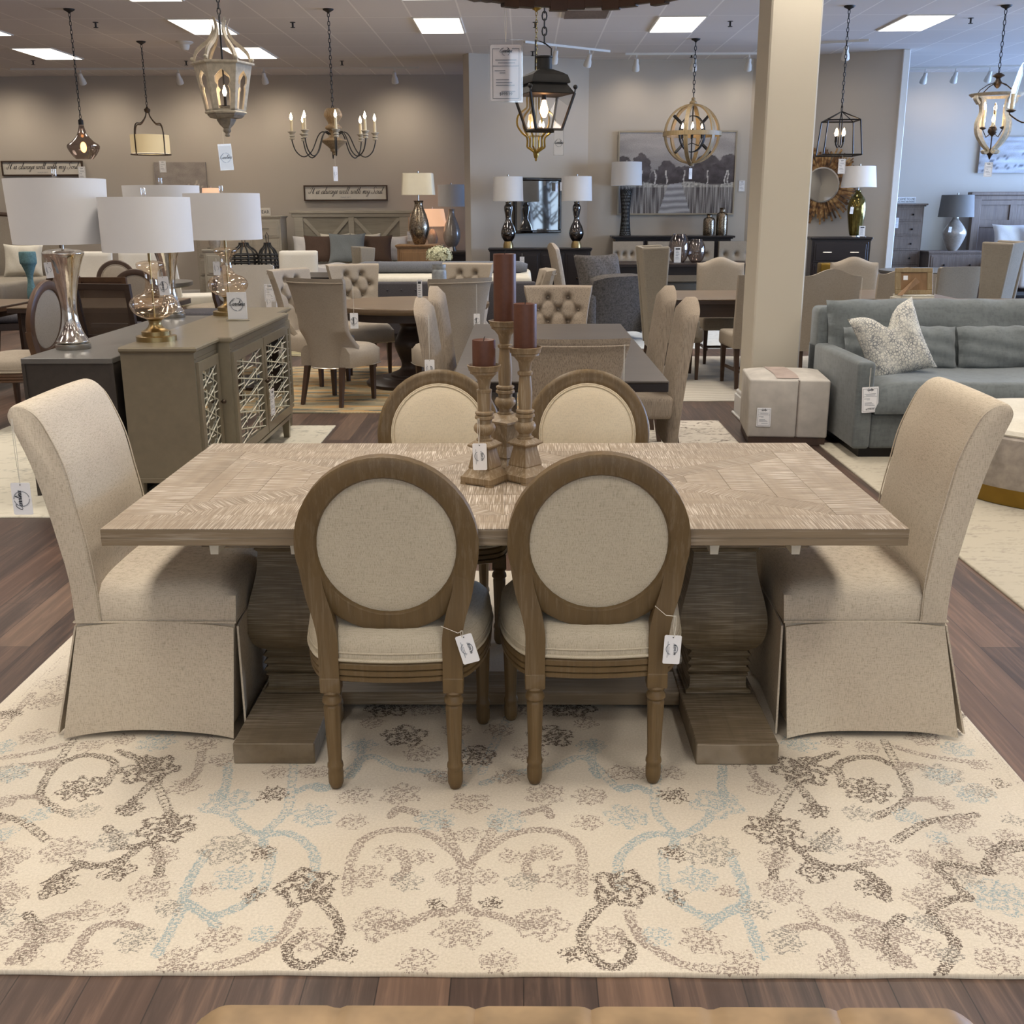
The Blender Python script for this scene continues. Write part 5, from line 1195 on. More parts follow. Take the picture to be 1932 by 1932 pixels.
def cube_face(b, x0, x1, y0, y1, z0, z1): b.rbox(x0, x1, y0, y1, z0, z1, .012)
b = MB(); b.rbox(-s_, .06, -s_, s_, .055, .455, .014); b.rbox(.062, s_, -s_, s_, .055, .455, .014); obj('body', b, M['hide'], t)
b = MB(); b.grid(lambda u, v: (-s_+.008+(2*s_-.016)*u, -s_+.008+(2*s_-.016)*v, .452+.028*((1-(2*u-1)**4)*(1-(2*v-1)**4))**.6), 16, 16); obj('top_panel', b, M['hide'], t)
b = MB(); b.grid(lambda u, v: (-.09+.15*u-.05*v, -s_+.02+.5*v, .4545+.0285*((1-((-.09+.15*u-.05*v)/s_)**4)*(1-(2*(.02+.93*v)-1)**4))**.6), 8, 14); obj('brown_patch', b, M['hidepatch'], t, label='brown hide patch')
b = MB(); b.box(.0605, .0625, -s_-.0005, -s_+.003, .06, .45); obj('seam', b, M['hidepatch'], t, smooth=False)
b = MB(); b.box(-s_+.01, s_-.01, -s_+.01, s_-.01, 0, .056, .003); obj('base', b, M['leg'], t)
hang_tag('printed price form stuck on the hide cube ottoman', (1.65, 7.310, .262), 0, .095, .13, -.1, 0, 'form')
t = thing('round_hide_ottoman', 'large round hide ottoman on a gold base at the right edge', 'ottoman', (3.12, 6.10, .010))
b = MB(); b.lathe([(.66, .10), (.665, .11), (.665, .37), (.65, .388)], 72); obj('body', b, M['hidebody'] if 'hidebody' in M else M['hide'], t)
b = MB()
b.lathe([(.655, .386), (.66, .395), (.645, .415), (.5, .43), (.001, .432)], 72, cap=False); obj('top_panel', b, M['bedcream'], t)
b = MB(); b.lathe([(.63, 0), (.635, .003), (.635, .099), (.6, .1)], 72); obj('base', b, M['gold'], t)
hang_tag('printed price form on the side of the round hide ottoman', (2.72, 5.535, .365), .0, .10, .155, -.60, -.08, 'form', '$799.99')
card_stand('acrylic price card standing on the round hide ottoman', (3.15, 6.12, .442), .12, .18, -.3, 'lines')
# ---------------- console with frame behind the sofa ----------------
q0 = G(1640, 561, .85)
rect_table('narrow brown console table standing behind the sofa', q0.x, 6.2, 8.72, 9.12, .85, .045, 'rtable', 'dkwood', .08, zf=0, cat='console table', name='console_table', inset=.02, ls=.03)
F_ = G(1697, 562, .85); ft_ = F_.y
GB = 'books under the photo frame'
for k, (w_, d_, h_, zz) in enumerate(((.29, .2, .03, .85), (.26, .18, .022, .8812))):
    t = thing('book', ('lower' if k == 0 else 'upper')+' closed book with cream pages under the photo frame', 'book', (F_.x-.01+.005*k, 8.87, zz), .02*k, GB)
    b = MB(); b.box(-w_/2, w_/2, -d_/2, d_/2, .003, h_-.003); obj('pages', b, M['paper'], t, smooth=False)
    b = MB(); b.box(-w_/2-.003, w_/2+.003, -d_/2-.003, d_/2+.003, 0, .003); b.box(-w_/2-.003, w_/2+.003, -d_/2-.003, d_/2+.003, h_-.003, h_); b.box(-w_/2-.003, w_/2+.003, d_/2, d_/2+.003, 0, h_); obj('cover', b, M['offwhite'], t, smooth=False)
t = thing('picture_frame', 'wooden photo frame seen from the back with its easel leg, on two books', 'picture frame', (F_.x, 8.88, .9035), 0)
b = MB(); tl = Matrix.Rotation(-.22, 4, 'X'); b.M = tl
for (x0, x1, z0, z1) in ((-.15, .15, .0, .035), (-.15, .15, .175, .21), (-.15, -.105, .035, .175), (.105, .15, .035, .175)): b.box(x0, x1, -.008, .014, z0, z1, .003)
obj('frame', b, M['oaklight'], t)
b = MB(); b.M = tl; b.box(-.105, .105, .0, .006, .035, .175); obj('backing', b, M['pine'], t, smooth=False)
b = MB(); b.hexa([(-.165, -.10, .0), (-.13, -.115, .0), (.03, -.03, .10), (-.005, -.03, .135)], [(-.165, -.095, .002), (-.13, -.11, .002), (.03, -.024, .10), (-.005, -.024, .135)]); obj('easel_leg', b, M['pine'], t, smooth=False)
b = MB(); b.M = tl; b.box(-.085, -.05, -.0015, 0, .115, .15); obj('sticker', b, M['white'], t, smooth=False)
# ---------------- left dining clutter ----------------
GO = 'oval-back chairs in the left corner'
p = G(75, 585, .72)
oc2 = oval_chair('honey wood oval-back chair turned side-on at the left edge', (-3.78, 8.05, 0), 1.5, 'oakd', 'taupe', GO, 'taupe')
oc2.scale = (1.1, 1.1, 1.12)
rect_table('pale wood table at the left edge beyond the honey oval-back chair', -6.6, -4.62, 9.0, 10.4, .765, .05, 'rtable', 'oakd', .06)
def cane_chair(label, loc, rz, mw='dkwood', pan='cane', H=.95, group='square-back chairs in the left corner'):
    t = thing('square_back_chair', label, 'chair', loc, rz, group); L = .10
    def P(x, z): return (x, -.22-L*max(0, z-.45)/.5, z)
    b = MB()
    for s_ in (-1, 1):
        q0, q1 = P(s_*.215, .40), P(s_*.225, H); b.hexa([(q0[0]-.022, q0[1]-.018, q0[2]), (q0[0]+.022, q0[1]-.018, q0[2]), (q0[0]+.022, q0[1]+.018, q0[2]), (q0[0]-.022, q0[1]+.018, q0[2])], [(q1[0]-.022, q1[1]-.018, q1[2]), (q1[0]+.022, q1[1]-.018, q1[2]), (q1[0]+.022, q1[1]+.018, q1[2]), (q1[0]-.022, q1[1]+.018, q1[2])])
    for z0, z1 in ((H-.045, H), (.50, .545)):
        a, c = P(0, z0)[1], P(0, z1)[1]; b.hexa([(-.22, a-.015, z0), (.22, a-.015, z0), (.22, a+.015, z0), (-.22, a+.015, z0)], [(-.22, c-.015, z1), (.22, c-.015, z1), (.22, c+.015, z1), (-.22, c+.015, z1)])
    obj('back_frame', b, M[mw], t, smooth=False)
    b = MB(); a, c = P(0, .54)[1], P(0, H-.04)[1]; b.hexa([(-.20, a-.003, .54), (.20, a-.003, .54), (.20, a+.003, .54), (-.20, a+.003, .54)], [(-.20, c-.003, H-.04), (.20, c-.003, H-.04), (.20, c+.003, H-.04), (-.20, c+.003, H-.04)]); obj('back_panel', b, M[pan], t, smooth=False)
    b = MB(); b.rbox(-.24, .24, -.24, .24, .42, .49, .03); obj('seat_cushion', b, M['charcoal'], t)
    b = MB(); b.box(-.23, .23, -.23, .23, .36, .42, .005); obj('seat_rail', b, M[mw], t)
    for s_ in (-1, 1): taper_leg(t, s_*.2, .2, .38, m='dkwood'); taper_leg(t, s_*.2, -.21, .40, .022, .016, 0, -.05, m='dkwood')
    return t
q = G(217, 531, .95); cn1 = cane_chair('dark square-back chair with a see-through cane panel, seen from behind', (-3.42, 9.3, 0), -.15)
cn1.scale = (1.05, 1.05, 1.05)
q = G(40, 478, 1.0); dup(cn1, (-5.12, 11.1, 0), -1.15, 'dark square-back chair turned edge-on near the left edge', scale=1.17)
q = G(172, 506, .92); cane_chair('brown woven-back chair showing just right of the nearer silver lamp', (-4.1, 11.0, 0), -.05, 'oakd', 'canebrown', .95)
rect_table('pale plank table seen through the gap between the two silver lamps', -4.5, -3.2, 9.45, 10.5, .765, .05, 'rtable', 'dkwood', .08)
oc3 = oval_chair('dark-framed oval-back chair with cream back, beyond the nearer silver lamp', (-4.95, 12.1, 0), -.1, 'leg', 'taupe', GO, 'taupe')
dup(oc3, (-5.1, 13.7, 0), PI+.3, 'cream oval-back chair facing the viewer, third row at the left')
dup(oc3, (-4.25, 12.0, 0), .3, 'dark-framed oval-back chair half behind the cane-panel chair')
dup(oc3, (-3.72, 13.0, 0), 1.2, 'dark-framed oval-back chair between the two glass lamps')
t = thing('round_table', 'dark round table between the silver and glass lamps', 'table', (-4.6, 13.0, 0))
b = MB(); b.lathe([(.62, .70), (.65, .715), (.65, .755), (.001, .76)], 56, cap=False); b.lathe([(.001, .70), (.62, .70)], 56, cap=False); obj('tabletop', b, M['cabtop'], t)
b = MB(); b.lathe([(.2, .0), (.2, .04), (.06, .1), (.06, .6), (.18, .71)], 24); obj('pedestal', b, M['espresso'], t)
q = G(378, 584, .5)
t = thing('upholstered_stool', 'charcoal rounded stool seat behind the champagne grey sideboard', 'stool', (q.x, q.y, 0)); b = MB(); b.lathe(sm([(.27, .38), (.30, .41), (.30, .46), (.24, .495), (.001, .50)], 3), 32); obj('seat', b, M['charcoal'], t)
for a in range(4): taper_leg(t, .18*math.cos(a*PI/2+.7), .18*math.sin(a*PI/2+.7), .38, m='dkwood')
def teal_statue():
    q = D(54, 500, 11.6); t = thing('candlestick', 'tall teal weathered candlestick at the left edge', 'candlestick', (q.x, 11.6, .0))
    b = MB(); b.lathe(sm([(.10, 0), (.10, .03), (.05, .08), (.03, .3), (.035, .5), (.05, .72), (.03, .85), (.035, .92), (.07, 1.02), (.085, 1.05), (.085, 1.14), (.08, 1.16)], 3), 20); obj('stem', b, M['teal'], t)
teal_statue()
# dark extension table with lanterns
rect_table('dark extension table beyond the round table, with cage lanterns on a tray', -3.5, -2.28, 13.35, 14.4, .785, .10, 'cabdark', 'espresso', base='legs', zf=0, inset=.15, ls=.06)
q = G(520, 507, .785)
t = thing('tray', 'brown wooden tray on the dark extension table', 'tray', (-3.32, 13.7, .785)); b = MB(); b.box(-.38, .38, -.16, .16, 0, .02); b.box(-.38, .38, -.16, -.14, .02, .06); b.box(-.38, .38, .14, .16, .02, .06); b.box(-.38, -.36, -.16, .16, .02, .06); b.box(.36, .38, -.16, .16, .02, .06); obj('tray_body', b, M['pine'], t, smooth=False)
def cage(label, x, y, z, R_, H_):
    t = thing('cage_lantern', label, 'lantern', (x, y, z), 0, 'cage lanterns on the tray'); b = MB()
    pr = sm([(R_*.92, 0), (R_, H_*.1), (R_*1.0, H_*.5), (R_*.8, H_*.68), (R_*.38, H_*.8), (R_*.3, H_*.9)], 3)
    for k in range(12):
        a = 2*PI*k/12; b.tube([(r*math.cos(a), r*math.sin(a), zz) for r, zz in pr], .011, 5)
    for hz in (.01, .12, .23, .34, .45, .56): rr = R_*(1.0 if hz < .5 else .95); b.tube([(rr*math.cos(2*PI*k/28), rr*math.sin(2*PI*k/28), hz*H_) for k in range(28)], .013, 5, True)
    obj('cage', b, M['iron'], t); b = MB(); b.lathe([(R_*.3, H_*.78), (R_*.28, H_*.82), (R_*.12, H_*.86), (R_*.1, H_*.92)], 16); obj('cap', b, M['pine'], t)
    b = MB(); b.tube([(R_*.1, 0, H_*.9), (R_*.14, 0, H_*1.1), (0, 0, H_*1.2), (-R_*.14, 0, H_*1.1), (-R_*.1, 0, H_*.9)], .005, 5); obj('handle', b, M['iron'], t)
    b = MB(); b.lathe([(R_*.98, 0), (R_*.98, .01)], 24); b.lathe([(R_*.4, .01), (R_*.4, H_*.3)], 16); obj('candle', b, M['offwhite'], t)
cage('taller dark cage lantern at the right end of the tray', -3.17, 13.7, .805, .115, .42); cage('wider dark cage lantern partly behind the glass lamp shade', -3.47, 13.72, .805, .17, .42)
ht = slab_chair('cream chair with nailhead trim seen from behind, beside the farther glass lamp', (-2.92, 11.9, 0), .03, 'offwhite', 'cream host chairs', .27, 1.03, .07, 0, 'flat', .06, .46)
b = MB(); b.tube([(-.27, -.255, .465), (.27, -.255, .465)], .006, 5); obj('nailhead_trim', b, M['nail'], ht)
hang_tag('printed price form hanging on the cream nailhead chair', (-2.69, 11.585, .96), .14, .11, .18, 0, 0, 'form')
dup(ht, (-3.17, 15.3, 0), PI, 'cream host chair facing the viewer beyond the cage lanterns')
dup(ht, (D(362, 500, 14.6).x, 14.6, 0), -1.2, 'cream host chair turned aside, behind the farther silver lamp')
dup(w1, (-2.46, 15.75, 0), PI/2+.4, 'pale wing chair at the right end of the dark extension table', 'pale wing chair', .86)
M['driftd'] = wood('driftwood_panel', '#a39b8a', 'x', .7, 1.12, .6, '#a9a192', .3)
# ---------------- beds and bedroom furniture at the back left ----------------
hb0 = D(555, 400, 19.9)
t = thing('bed', 'grey-washed bed with a crossed-plank headboard and white bedding', 'bed', (-3.07, 19.9, 0))
b = MB(); b.box(-1.02, 1.02, -.02, .08, .0, 1.50, .006); obj('headboard', b, M['driftd'], t)
b = MB(); b.box(-1.10, 1.10, -.07, .12, 1.50, 1.55, .008); b.box(-1.06, 1.06, -.05, .10, 1.44, 1.50, .006)
for x0, x1 in ((-1.02, -.86), (-.05, .05), (.86, 1.02)): b.box(x0, x1, -.05, -.02, .2, 1.44, .004)
obj('headboard_frame', b, M['driftx'], t)
b = MB()
for s_ in (-1, 1):
    cx = s_*.455; w_ = .40; z0, z1 = .55, 1.42
    for d_ in (-1, 1): b.hexa([(cx-d_*w_-.04, -.045, z0), (cx-d_*w_+.04, -.045, z0), (cx-d_*w_+.04, -.02, z0), (cx-d_*w_-.04, -.02, z0)], [(cx+d_*w_-.04, -.045, z1), (cx+d_*w_+.04, -.045, z1), (cx+d_*w_+.04, -.02, z1), (cx+d_*w_-.04, -.02, z1)])
obj('cross_braces', b, M['driftx'], t, smooth=False)
b = MB(); b.box(-1.0, 1.0, -2.1, -.05, .2, .45, .01); obj('side_rails', b, M['driftx'], t)
b = MB(); b.shell(lambda u, v: (-1.0+2.0*u, -2.08+2.0*v, .66+.03*math.sin(u*11)*math.sin(v*9)+.03*math.sin(u*23+v*7)*.4-.08*max(0, abs(2*u-1)-.85)/.15), lambda u, v: (-1.02+2.04*u, -2.1+2.02*v, .40), 40, 30); obj('duvet', b, M['bedwhite'], t)
GPw = 'pillows on the crossed-plank bed'
for (dx, dy, w_, h_, m_, l_, rz_) in ((-.72, -.28, .65, .5, 'bedwhite', 'white sleeping pillow at the left of the crossed-plank bed', 0), (.72, -.28, .65, .5, 'bedwhite', 'white sleeping pillow at the right of the crossed-plank bed', 0),
        (-.25, -.42, .55, .55, 'bedcream', 'cream pillow behind the blue-grey pillow, left', 0), (.30, -.42, .55, .55, 'bedcream', 'cream pillow behind the blue-grey pillow, right', .1), (-.48, -.58, .6, .52, 'brownc', 'dark brown pillow left of the blue-grey one', .05), (.50, -.58, .6, .52, 'brownc', 'dark brown pillow right of the blue-grey one', -.05), (.02, -.76, .68, .56, 'bluec', 'blue-grey pillow in the middle of the crossed-plank bed', 0)):
    pillow('bed_pillow', l_, (-3.07+dx, 19.9+dy, .67+h_*.46), (-.25, 0, rz_), w_*.95, h_*.92, .18, m_, GPw, .10)
hang_tag('small price tag hanging at the right end of the crossed headboard', (-2.03, 19.8, 1.44), .25, .09, .17, 0, 0, 'form')
q = D(652, 365, 20.3)
def wall_sign(label, x0, x1, z0, z1, y):
    t = thing('wall_sign', label, 'sign', ((x0+x1)/2, y, (z0+z1)/2), 0); w_, h_ = (x1-x0)/2, (z1-z0)/2
    b = MB(); b.box(-w_, w_, -.02, .0, -h_, h_); o = obj('sign_board', b, M['offwhite'], t, smooth=False)
    b = MB(); f_ = .022
    b.box(-w_-f_, w_+f_, -.045, .01, h_, h_+f_); b.box(-w_-f_, w_+f_, -.045, .01, -h_-f_, -h_); b.box(-w_-f_, -w_, -.045, .01, -h_, h_); b.box(w_, w_+f_, -.045, .01, -h_, h_); obj('frame', b, M['leg'], t, smooth=False)
    s = 'It is always well with my Soul'; tot = sum(GL[c][0] for c in s); obj('script_lettering', script_mb(s, (2*w_*.90)/tot, .095, .003), M['ink'], o, (0, -.021, -h_*.12), smooth=False)
    put_text('PSALM 107:1', .035, o, 0, -h_*.78, M['inkl'], -.021)
    return t
a_, c_ = D(575, 352, 20.3), D(729, 376, 20.3); wall_sign('framed sign reading It is always well with my Soul above the crossed headboard', a_.x, c_.x, c_.z, a_.z, 20.33)
a_, c_ = D(4, 306, 20.3), D(155, 329, 20.3); wall_sign('framed script sign at the left edge above the tall silver lamp shade', a_.x, c_.x, c_.z, a_.z, 20.33)
hang_tag('price card stuck on the right end of the left script sign', (D(150, 314, 20.2).x, 20.28, D(150, 314, 20.2).z), 0, .13, .26, 0, 0, 'form')
# blossom painting
def canvas(name, label, x0, x1, z0, z1, y, fn, step=.02, frame=None, cat='painting', parent_rot=0, th=.035):
    t = thing(name, label, cat, ((x0+x1)/2, y, (z0+z1)/2), parent_rot); w_, h_ = (x1-x0)/2, (z1-z0)/2
    b = MB(); nx, nz = int(2*w_/step), int(2*h_/step); b.grid(lambda u, v: (-w_+2*w_*u, -th, -h_+2*h_*v), nx, nz); b.box(-w_, w_, -th+.001, 0, -h_, h_)
    o = obj('canvas', b, M['art'], t, smooth=False); cache = {}
    paint(o, lambda c: fn(c.x/w_, c.z/h_))
    if frame:
        f_ = .022; b = MB(); e = th+.012
        b.box(-w_-f_, w_+f_, -e, 0, h_, h_+f_); b.box(-w_-f_, w_+f_, -e, 0, -h_-f_, -h_); b.box(-w_-f_, -w_, -e, 0, -h_, h_); b.box(w_, w_+f_, -e, 0, -h_, h_); obj('frame', b, M[frame], t, smooth=False)
    return t
from mathutils import noise as mn
def nz(x, y, s=1, o=0): return mn.fractal(Vector((x*s+o, y*s, o)), 1.0, 2.0, 4)*.5+.5
def mixc(a, b_, t_): t_ = max(0, min(1, t_)); return [a[i]*(1-t_)+b_[i]*t_ for i in range(3)]
def blossom(x, y):
    c = mixc(sr('#8f8781')[:3], sr('#b0a79e')[:3], nz(x, y*2, 2.5)); 
    if mn.noise(Vector((x*14, y*9, 3))) > .28 and y < .55 and x > -.3+y*.2: c = mixc(c, sr('#d9cfc0')[:3], .8)
    if mn.noise(Vector((x*17, y*13, 9))) > .42 and y < .3: c = sr('#5b4f4a')[:3]
    return c
a_, c_ = D(288, 306, 20.25), D(396, 440, 20.25); canvas('painting', 'grey canvas with small pale blossoms, left of the wall lantern', a_.x, c_.x, c_.z, a_.z, 20.33, blossom, .03)
hang_tag('price tag at the top left of the blossom painting', (D(303, 303, 20.2).x, 20.29, D(303, 303, 20.2).z), 0, .12, .20, 0, 0, 'form')
# dresser with sign left of the bed
a_ = D(540, 407, 19.4)
cabinet('grey-washed dresser left of the crossed-plank bed', a_.x-.86, 19.65, 1.5, .5, D(500, 407, 19.4).z, 0, 'driftx', 4, 3, 'black', pull='bar')
t = thing('block_sign', 'small white block sign reading DO NOT FEAR on the grey dresser', 'sign', (D(481, 399, 19.5).x, 19.5, D(500, 407, 19.4).z+.001))
b = MB(); b.box(-.27, .27, -.02, .02, 0, .13, .003); o = obj('block', b, M['offwhite'], t); put_text('DO NOT FEAR', .078, o, 0, .035, y=-.021)
# pine nightstand and lamps
cabinet('honey pine chest with a mercury lamp, right of the crossed-plank bed', D(787, 460, 16.2).x, 16.4, .58, .5, D(790, 462, 16.15).z, 0, 'pine', 1, 1, cat='chest', name='pine_chest', kn=False)
pz = D(790, 462, 16.15).z
bl = sm([(.075, 0), (.10, .05), (.142, .18), (.145, .28), (.11, .42), (.07, .52), (.06, .58), (.075, .62)], 4)
drum_lamp('bronze mercury gourd lamp with a cream scalloped shade on the pine chest', (D(791, 455, 16.3).x, 16.35, pz), bl, 'mercbr', (.235, .215, .70, 1.0), 'steel', 'shadecream', sq_=True, finm='steel')
cabinet('dark grey nightstand next to the partition wall end', D(860, 474, 19.6).x, 19.8, .62, .5, D(860, 474, 19.6).z, 0, 'espresso', 2, 1, name='nightstand', cat='nightstand', mtop='greywood')
nz0 = D(860, 474, 19.6).z
pr_ = sm([(.075, .08), (.13, .16), (.155, .28), (.13, .42), (.07, .58), (.05, .66), (.055, .72)], 4)
drum_lamp('pearly ceramic lamp with a white drum shade on the dark nightstand', (D(853, 470, 19.7).x, 19.68, nz0), pr_, 'pearl', (.235, .235, .76, 1.13), 'steel', 'shade', base_prof=[(.09, 0), (.07, .05), (.06, .09)], finm='steel')
def lit_lamp(label, px, py0, py1, pyb, Y, r, col='shadecream', zt=None):
    z0, z1 = D(px, py1, Y).z, D(px, py0, Y).z; zb = D(px, pyb, Y).z; x = D(px, py0, Y).x
    cabinet('low nightstand hidden below the glowing lamp '+label.split(' ')[-1], x, Y+.05, .34, .34, zb, 0, 'driftx', 2, 1, name='nightstand', cat='nightstand')
    drum_lamp(label, (x, Y, zb), [(.07, 0), (.10, .1), (.07, z0-zb-.12), (.03, z0-zb-.05)], 'pearl', (r, r*.8, z0-zb, z1-zb), 'steel', 'litshade', lit=True, finm='steel')
n = N('glowing_shade'); n.base(sr('#d9a98c'), .9); n.p.inputs['Emission Color'].default_value = sr('#ffc9a0'); n.p.inputs['Emission Strength'].default_value = .55; M['litshade'] = n.m
lit_lamp('glowing pinkish lamp against the wall behind the bronze gourd lamp', 815, 394, 427, 462, 19.9, .26)
lit_lamp('glowing pinkish lamp above the farther glass lamp shade', 397, 355, 400, 470, 18.9, .17)
# day bed behind the round table
t = thing('daybed', 'bed with a dark tufted foot panel and a grey bolster, behind the round table', 'bed', (-.95, 13.3, 0))
b = MB(); b.rbox(-1.3, 1.1, -.1, .06, .1, .73, .03); obj('tufted_panel', b, M['charcoal'], t)
for k in range(14): b = MB(); b.sph((-1.2+.17*k, -.102, .64), .012, 8, 6); obj('button', b, M['charcoal'], t)
b = MB(); b.rbox(-1.25, 1.05, .07, 1.9, .25, .78, .05); obj('mattress', b, M['bedcream'], t)
for x in (-1.2, 1.0):
    for y in (0, 1.8): b = MB(); b.box(x-.04, x+.04, y-.04, y+.04, 0, .26); obj('leg', b, M['espresso'], t)
b = MB(); b.tube([(-1.2, .9, .845), (-1.1, .9, .855), (.9, .9, .855), (1.0, .9, .845)], [.05, .075, .075, .05], 14); obj('bolster', b, M['slatelight'], t)

t = thing('bed', 'cream upholstered bed with a dark arched headboard frame at the far left edge', 'bed', (D(-16, 430, 17).x, 17.2, 0))
b = MB(); P = [(-.95, .4), (.95, .4), (.95, 1.2)]+[(.95*math.cos(a*PI/10), 1.2+.32*math.sin(a*PI/10)) for a in range(1, 10)]+[(-.95, 1.2)]; b.prism(P, -.03, .06, 'y'); obj('headboard', b, M['taupe'], t, smooth=False)
b = MB(); b.tube([(x*1.02, -.01, z) for x, z in P[1:]]+[(-.97, -.01, .4)], .035, 8); obj('headboard_frame', b, M['leg'], t)
b = MB(); b.rbox(-.9, .9, -2.0, -.05, .3, .6, .06); obj('duvet', b, M['taupe_d'], t)
for dx, l_ in ((-.3, 'cream pillow on the far left bed, left one'), (.45, 'cream pillow on the far left bed, right one')): pillow('bed_pillow', l_, (D(-10, 430, 17).x+dx, 16.85, .84), (-.25, 0, 0), .62, .5, .18, 'bedcream', 'pillows on the far left bed')
dup(ht, (D(150, 500, 15).x, 15.2, 0), PI-.1, 'cream host chair facing the viewer beyond the silver lamp'); dup(ht, (D(228, 500, 15.4).x+.12, 15.6, 0), PI+.1, 'cream host chair facing the viewer behind the half hidden silver lamp')
# ---------------- angled partition wall: buffet, mirror, lamps ----------------
PA_ = math.atan2(.84, 1.88); pn = Vector((math.sin(PA_), -math.cos(PA_), 0)); pd = Vector((math.cos(PA_), math.sin(PA_), 0)); P0 = Vector((-.83, 17.62, 0))
def onwall(s, off=0, z=0): v = P0+pd*s+pn*off; return Vector((v.x, v.y, z))
zc = .99; bf = onwall(1.12, .28)
bx = Vector((D(1019, 468, 17.4).x, 17.75, 0))
cabinet('black buffet carrying two chrome lamps under the square mirror', D(1019, 468, 17.2).x, 17.35, 1.56, .42, D(1019, 468, 17.2).z, .0, 'espresso', 1, 4, name='buffet', cat='buffet', leg=.12)
zc = D(1019, 468, 17.2).z
cp = sm([(.06, .10), (.10, .16), (.115, .23), (.09, .32), (.05, .40), (.042, .46), (.06, .56), (.062, .62), (.04, .66), (.045, .69)], 4)
l1 = drum_lamp('chrome lamp on the left end of the black buffet', (D(959, 468, 17.25).x, 17.25, zc), cp, 'darkchrome', (.235, .225, .70, 1.06), 'brass', 'shade', base_prof=[(.08, 0), (.078, .05), (.06, .105)], group=None, finm='steel')
dup(l1, (D(1087, 468, 17.25).x, 17.25, zc), None, 'chrome lamp on the right end of the black buffet')
hang_tag('small tag hanging on the black buffet doors', (D(985, 478, 17.1).x, 17.09, D(985, 478, 17.1).z), .05, .07, .17, 0, 0, 'form')
mc = D(1012, 388, 18.05); sm_ = (mc-P0).dot(pd); sm_ = (mc.x-P0.x)/pd.x
mp_ = onwall(sm_, .0, D(1012, 388, onwall(sm_).y).z)
t = thing('wall_mirror', 'square mirror in a mirrored frame above the black buffet', 'mirror', (mp_.x, mp_.y, mp_.z), PA_)
hw, hh = .42, .43
b = MB(); b.box(-hw+.05, hw-.05, -.05, -.045, -hh+.05, hh-.05); obj('glass', b, M['mirror'], t, smooth=False)
b = MB()
for (x0, x1, z0, z1) in ((-hw, hw, hh-.05, hh), (-hw, hw, -hh, -hh+.05), (-hw, -hw+.05, -hh+.05, hh-.05), (hw-.05, hw, -hh+.05, hh-.05)): b.box(x0, x1, -.075, -.003, z0, z1, .012)
obj('mirrored_frame', b, M['darkchrome'], t, ang=20)
# painting over the long buffet
M['champ'] = plain('champagne_metal', '#a79c88', .4, .7)
def forest(x, y):
    sky = mixc(sr('#77726f')[:3], sr('#aba5a0')[:3], nz(x*.7, y*1.5, 1.6)+.25*(y)); c = sky
    hz = -.28
    for k, (cx, r, top) in enumerate(((-.97, .2, .38), (-.62, .17, .42), (-.36, .10, .05), (-.17, .16, .28), (.16, .2, .15), (.52, .24, .42), (.9, .17, .42), (.02, .14, .1), (.33, .15, .2), (-.8, .14, .12), (.72, .15, .2))):
        cy = hz+(top-hz)*.5; q = ((x-cx)/r)**2+((y-cy)/((top-hz)*.58))**2+(mn.noise(Vector((x*9, y*9, k)))*.5)
        if q < 1 and y > hz: c = mixc(c, mixc(sr('#332c2b')[:3], sr('#665e5f')[:3], nz(x, y, 6, k)), .92)
    if hz-.02 < y < hz+.22: c = mixc(c, sr('#403937')[:3], .75*(1-abs(y-hz-.06)/.16))
    for cx in (-.62, -.36, -.17, .14, .53, .84, .90):
        if abs(x-cx-(y-hz)*.06*math.sin(cx*40)-.012*math.sin(y*18+cx*9)) < .010 and hz < y < hz+.35: c = sr('#c9c3bb')[:3]
    rd = .12+(hz-y)*.22
    if y < hz+.04*math.sin(x*7)+.03:
        if abs(x+.02) < rd: c = mixc(sr('#7e7b7c')[:3], sr('#b2b0af')[:3], .5+.5*math.sin(y*40+3*nz(x, y, 2)))
        else:
            v = mn.noise(Vector((x*60, y*1.5, 5))); c = mixc(sr('#514a48')[:3], sr('#a5a09a')[:3], .4+v*1.3)
            if y > hz-.07: c = mixc(c, sr('#d0cbbd')[:3], .8*(.5+mn.noise(Vector((x*30, y*20, 2)))))
    return c
a_, c_ = D(1170, 250, 18.4), D(1382, 402, 18.4); canvas('painting', 'large framed grey painting of trees along a white path above the long buffet', a_.x, c_.x, c_.z, a_.z, 18.45, lambda x, y: [min(1, q*1.12) for q in forest(x, y)], .0125, 'champ')
bz = D(1270, 445, 17.9).z; x0, x1 = D(1162, 445, 17.9).x, D(1380, 445, 17.9).x
cabinet('long black buffet under the tree painting', (x0+x1)/2, 18.15, x1-x0, .42, bz, 0, 'espresso', 1, 4, name='buffet', cat='buffet', over=.06, leg=.12)
t = thing('table_lamp', 'tall lamp with a pierced lattice column and white shade on the long buffet', 'lamp', (D(1181, 440, 17.95).x, 18.1, bz))
b = MB(); pr = sm([(.085, 0), (.075, .1), (.062, .3), (.07, .5), (.085, .66), (.09, .72)], 4); b.lathe(pr, 24); obj('column', b, M['zinc'], t)
b = MB()
for k in range(20):
    for s_ in (-1, 1): b.tube([((pr[j][0]+.004)*math.cos(2*PI*k/20+s_*j*.13), (pr[j][0]+.004)*math.sin(2*PI*k/20+s_*j*.13), pr[j][1]) for j in range(len(pr))], .0055, 4)
obj('lattice', b, M['iron'], t)
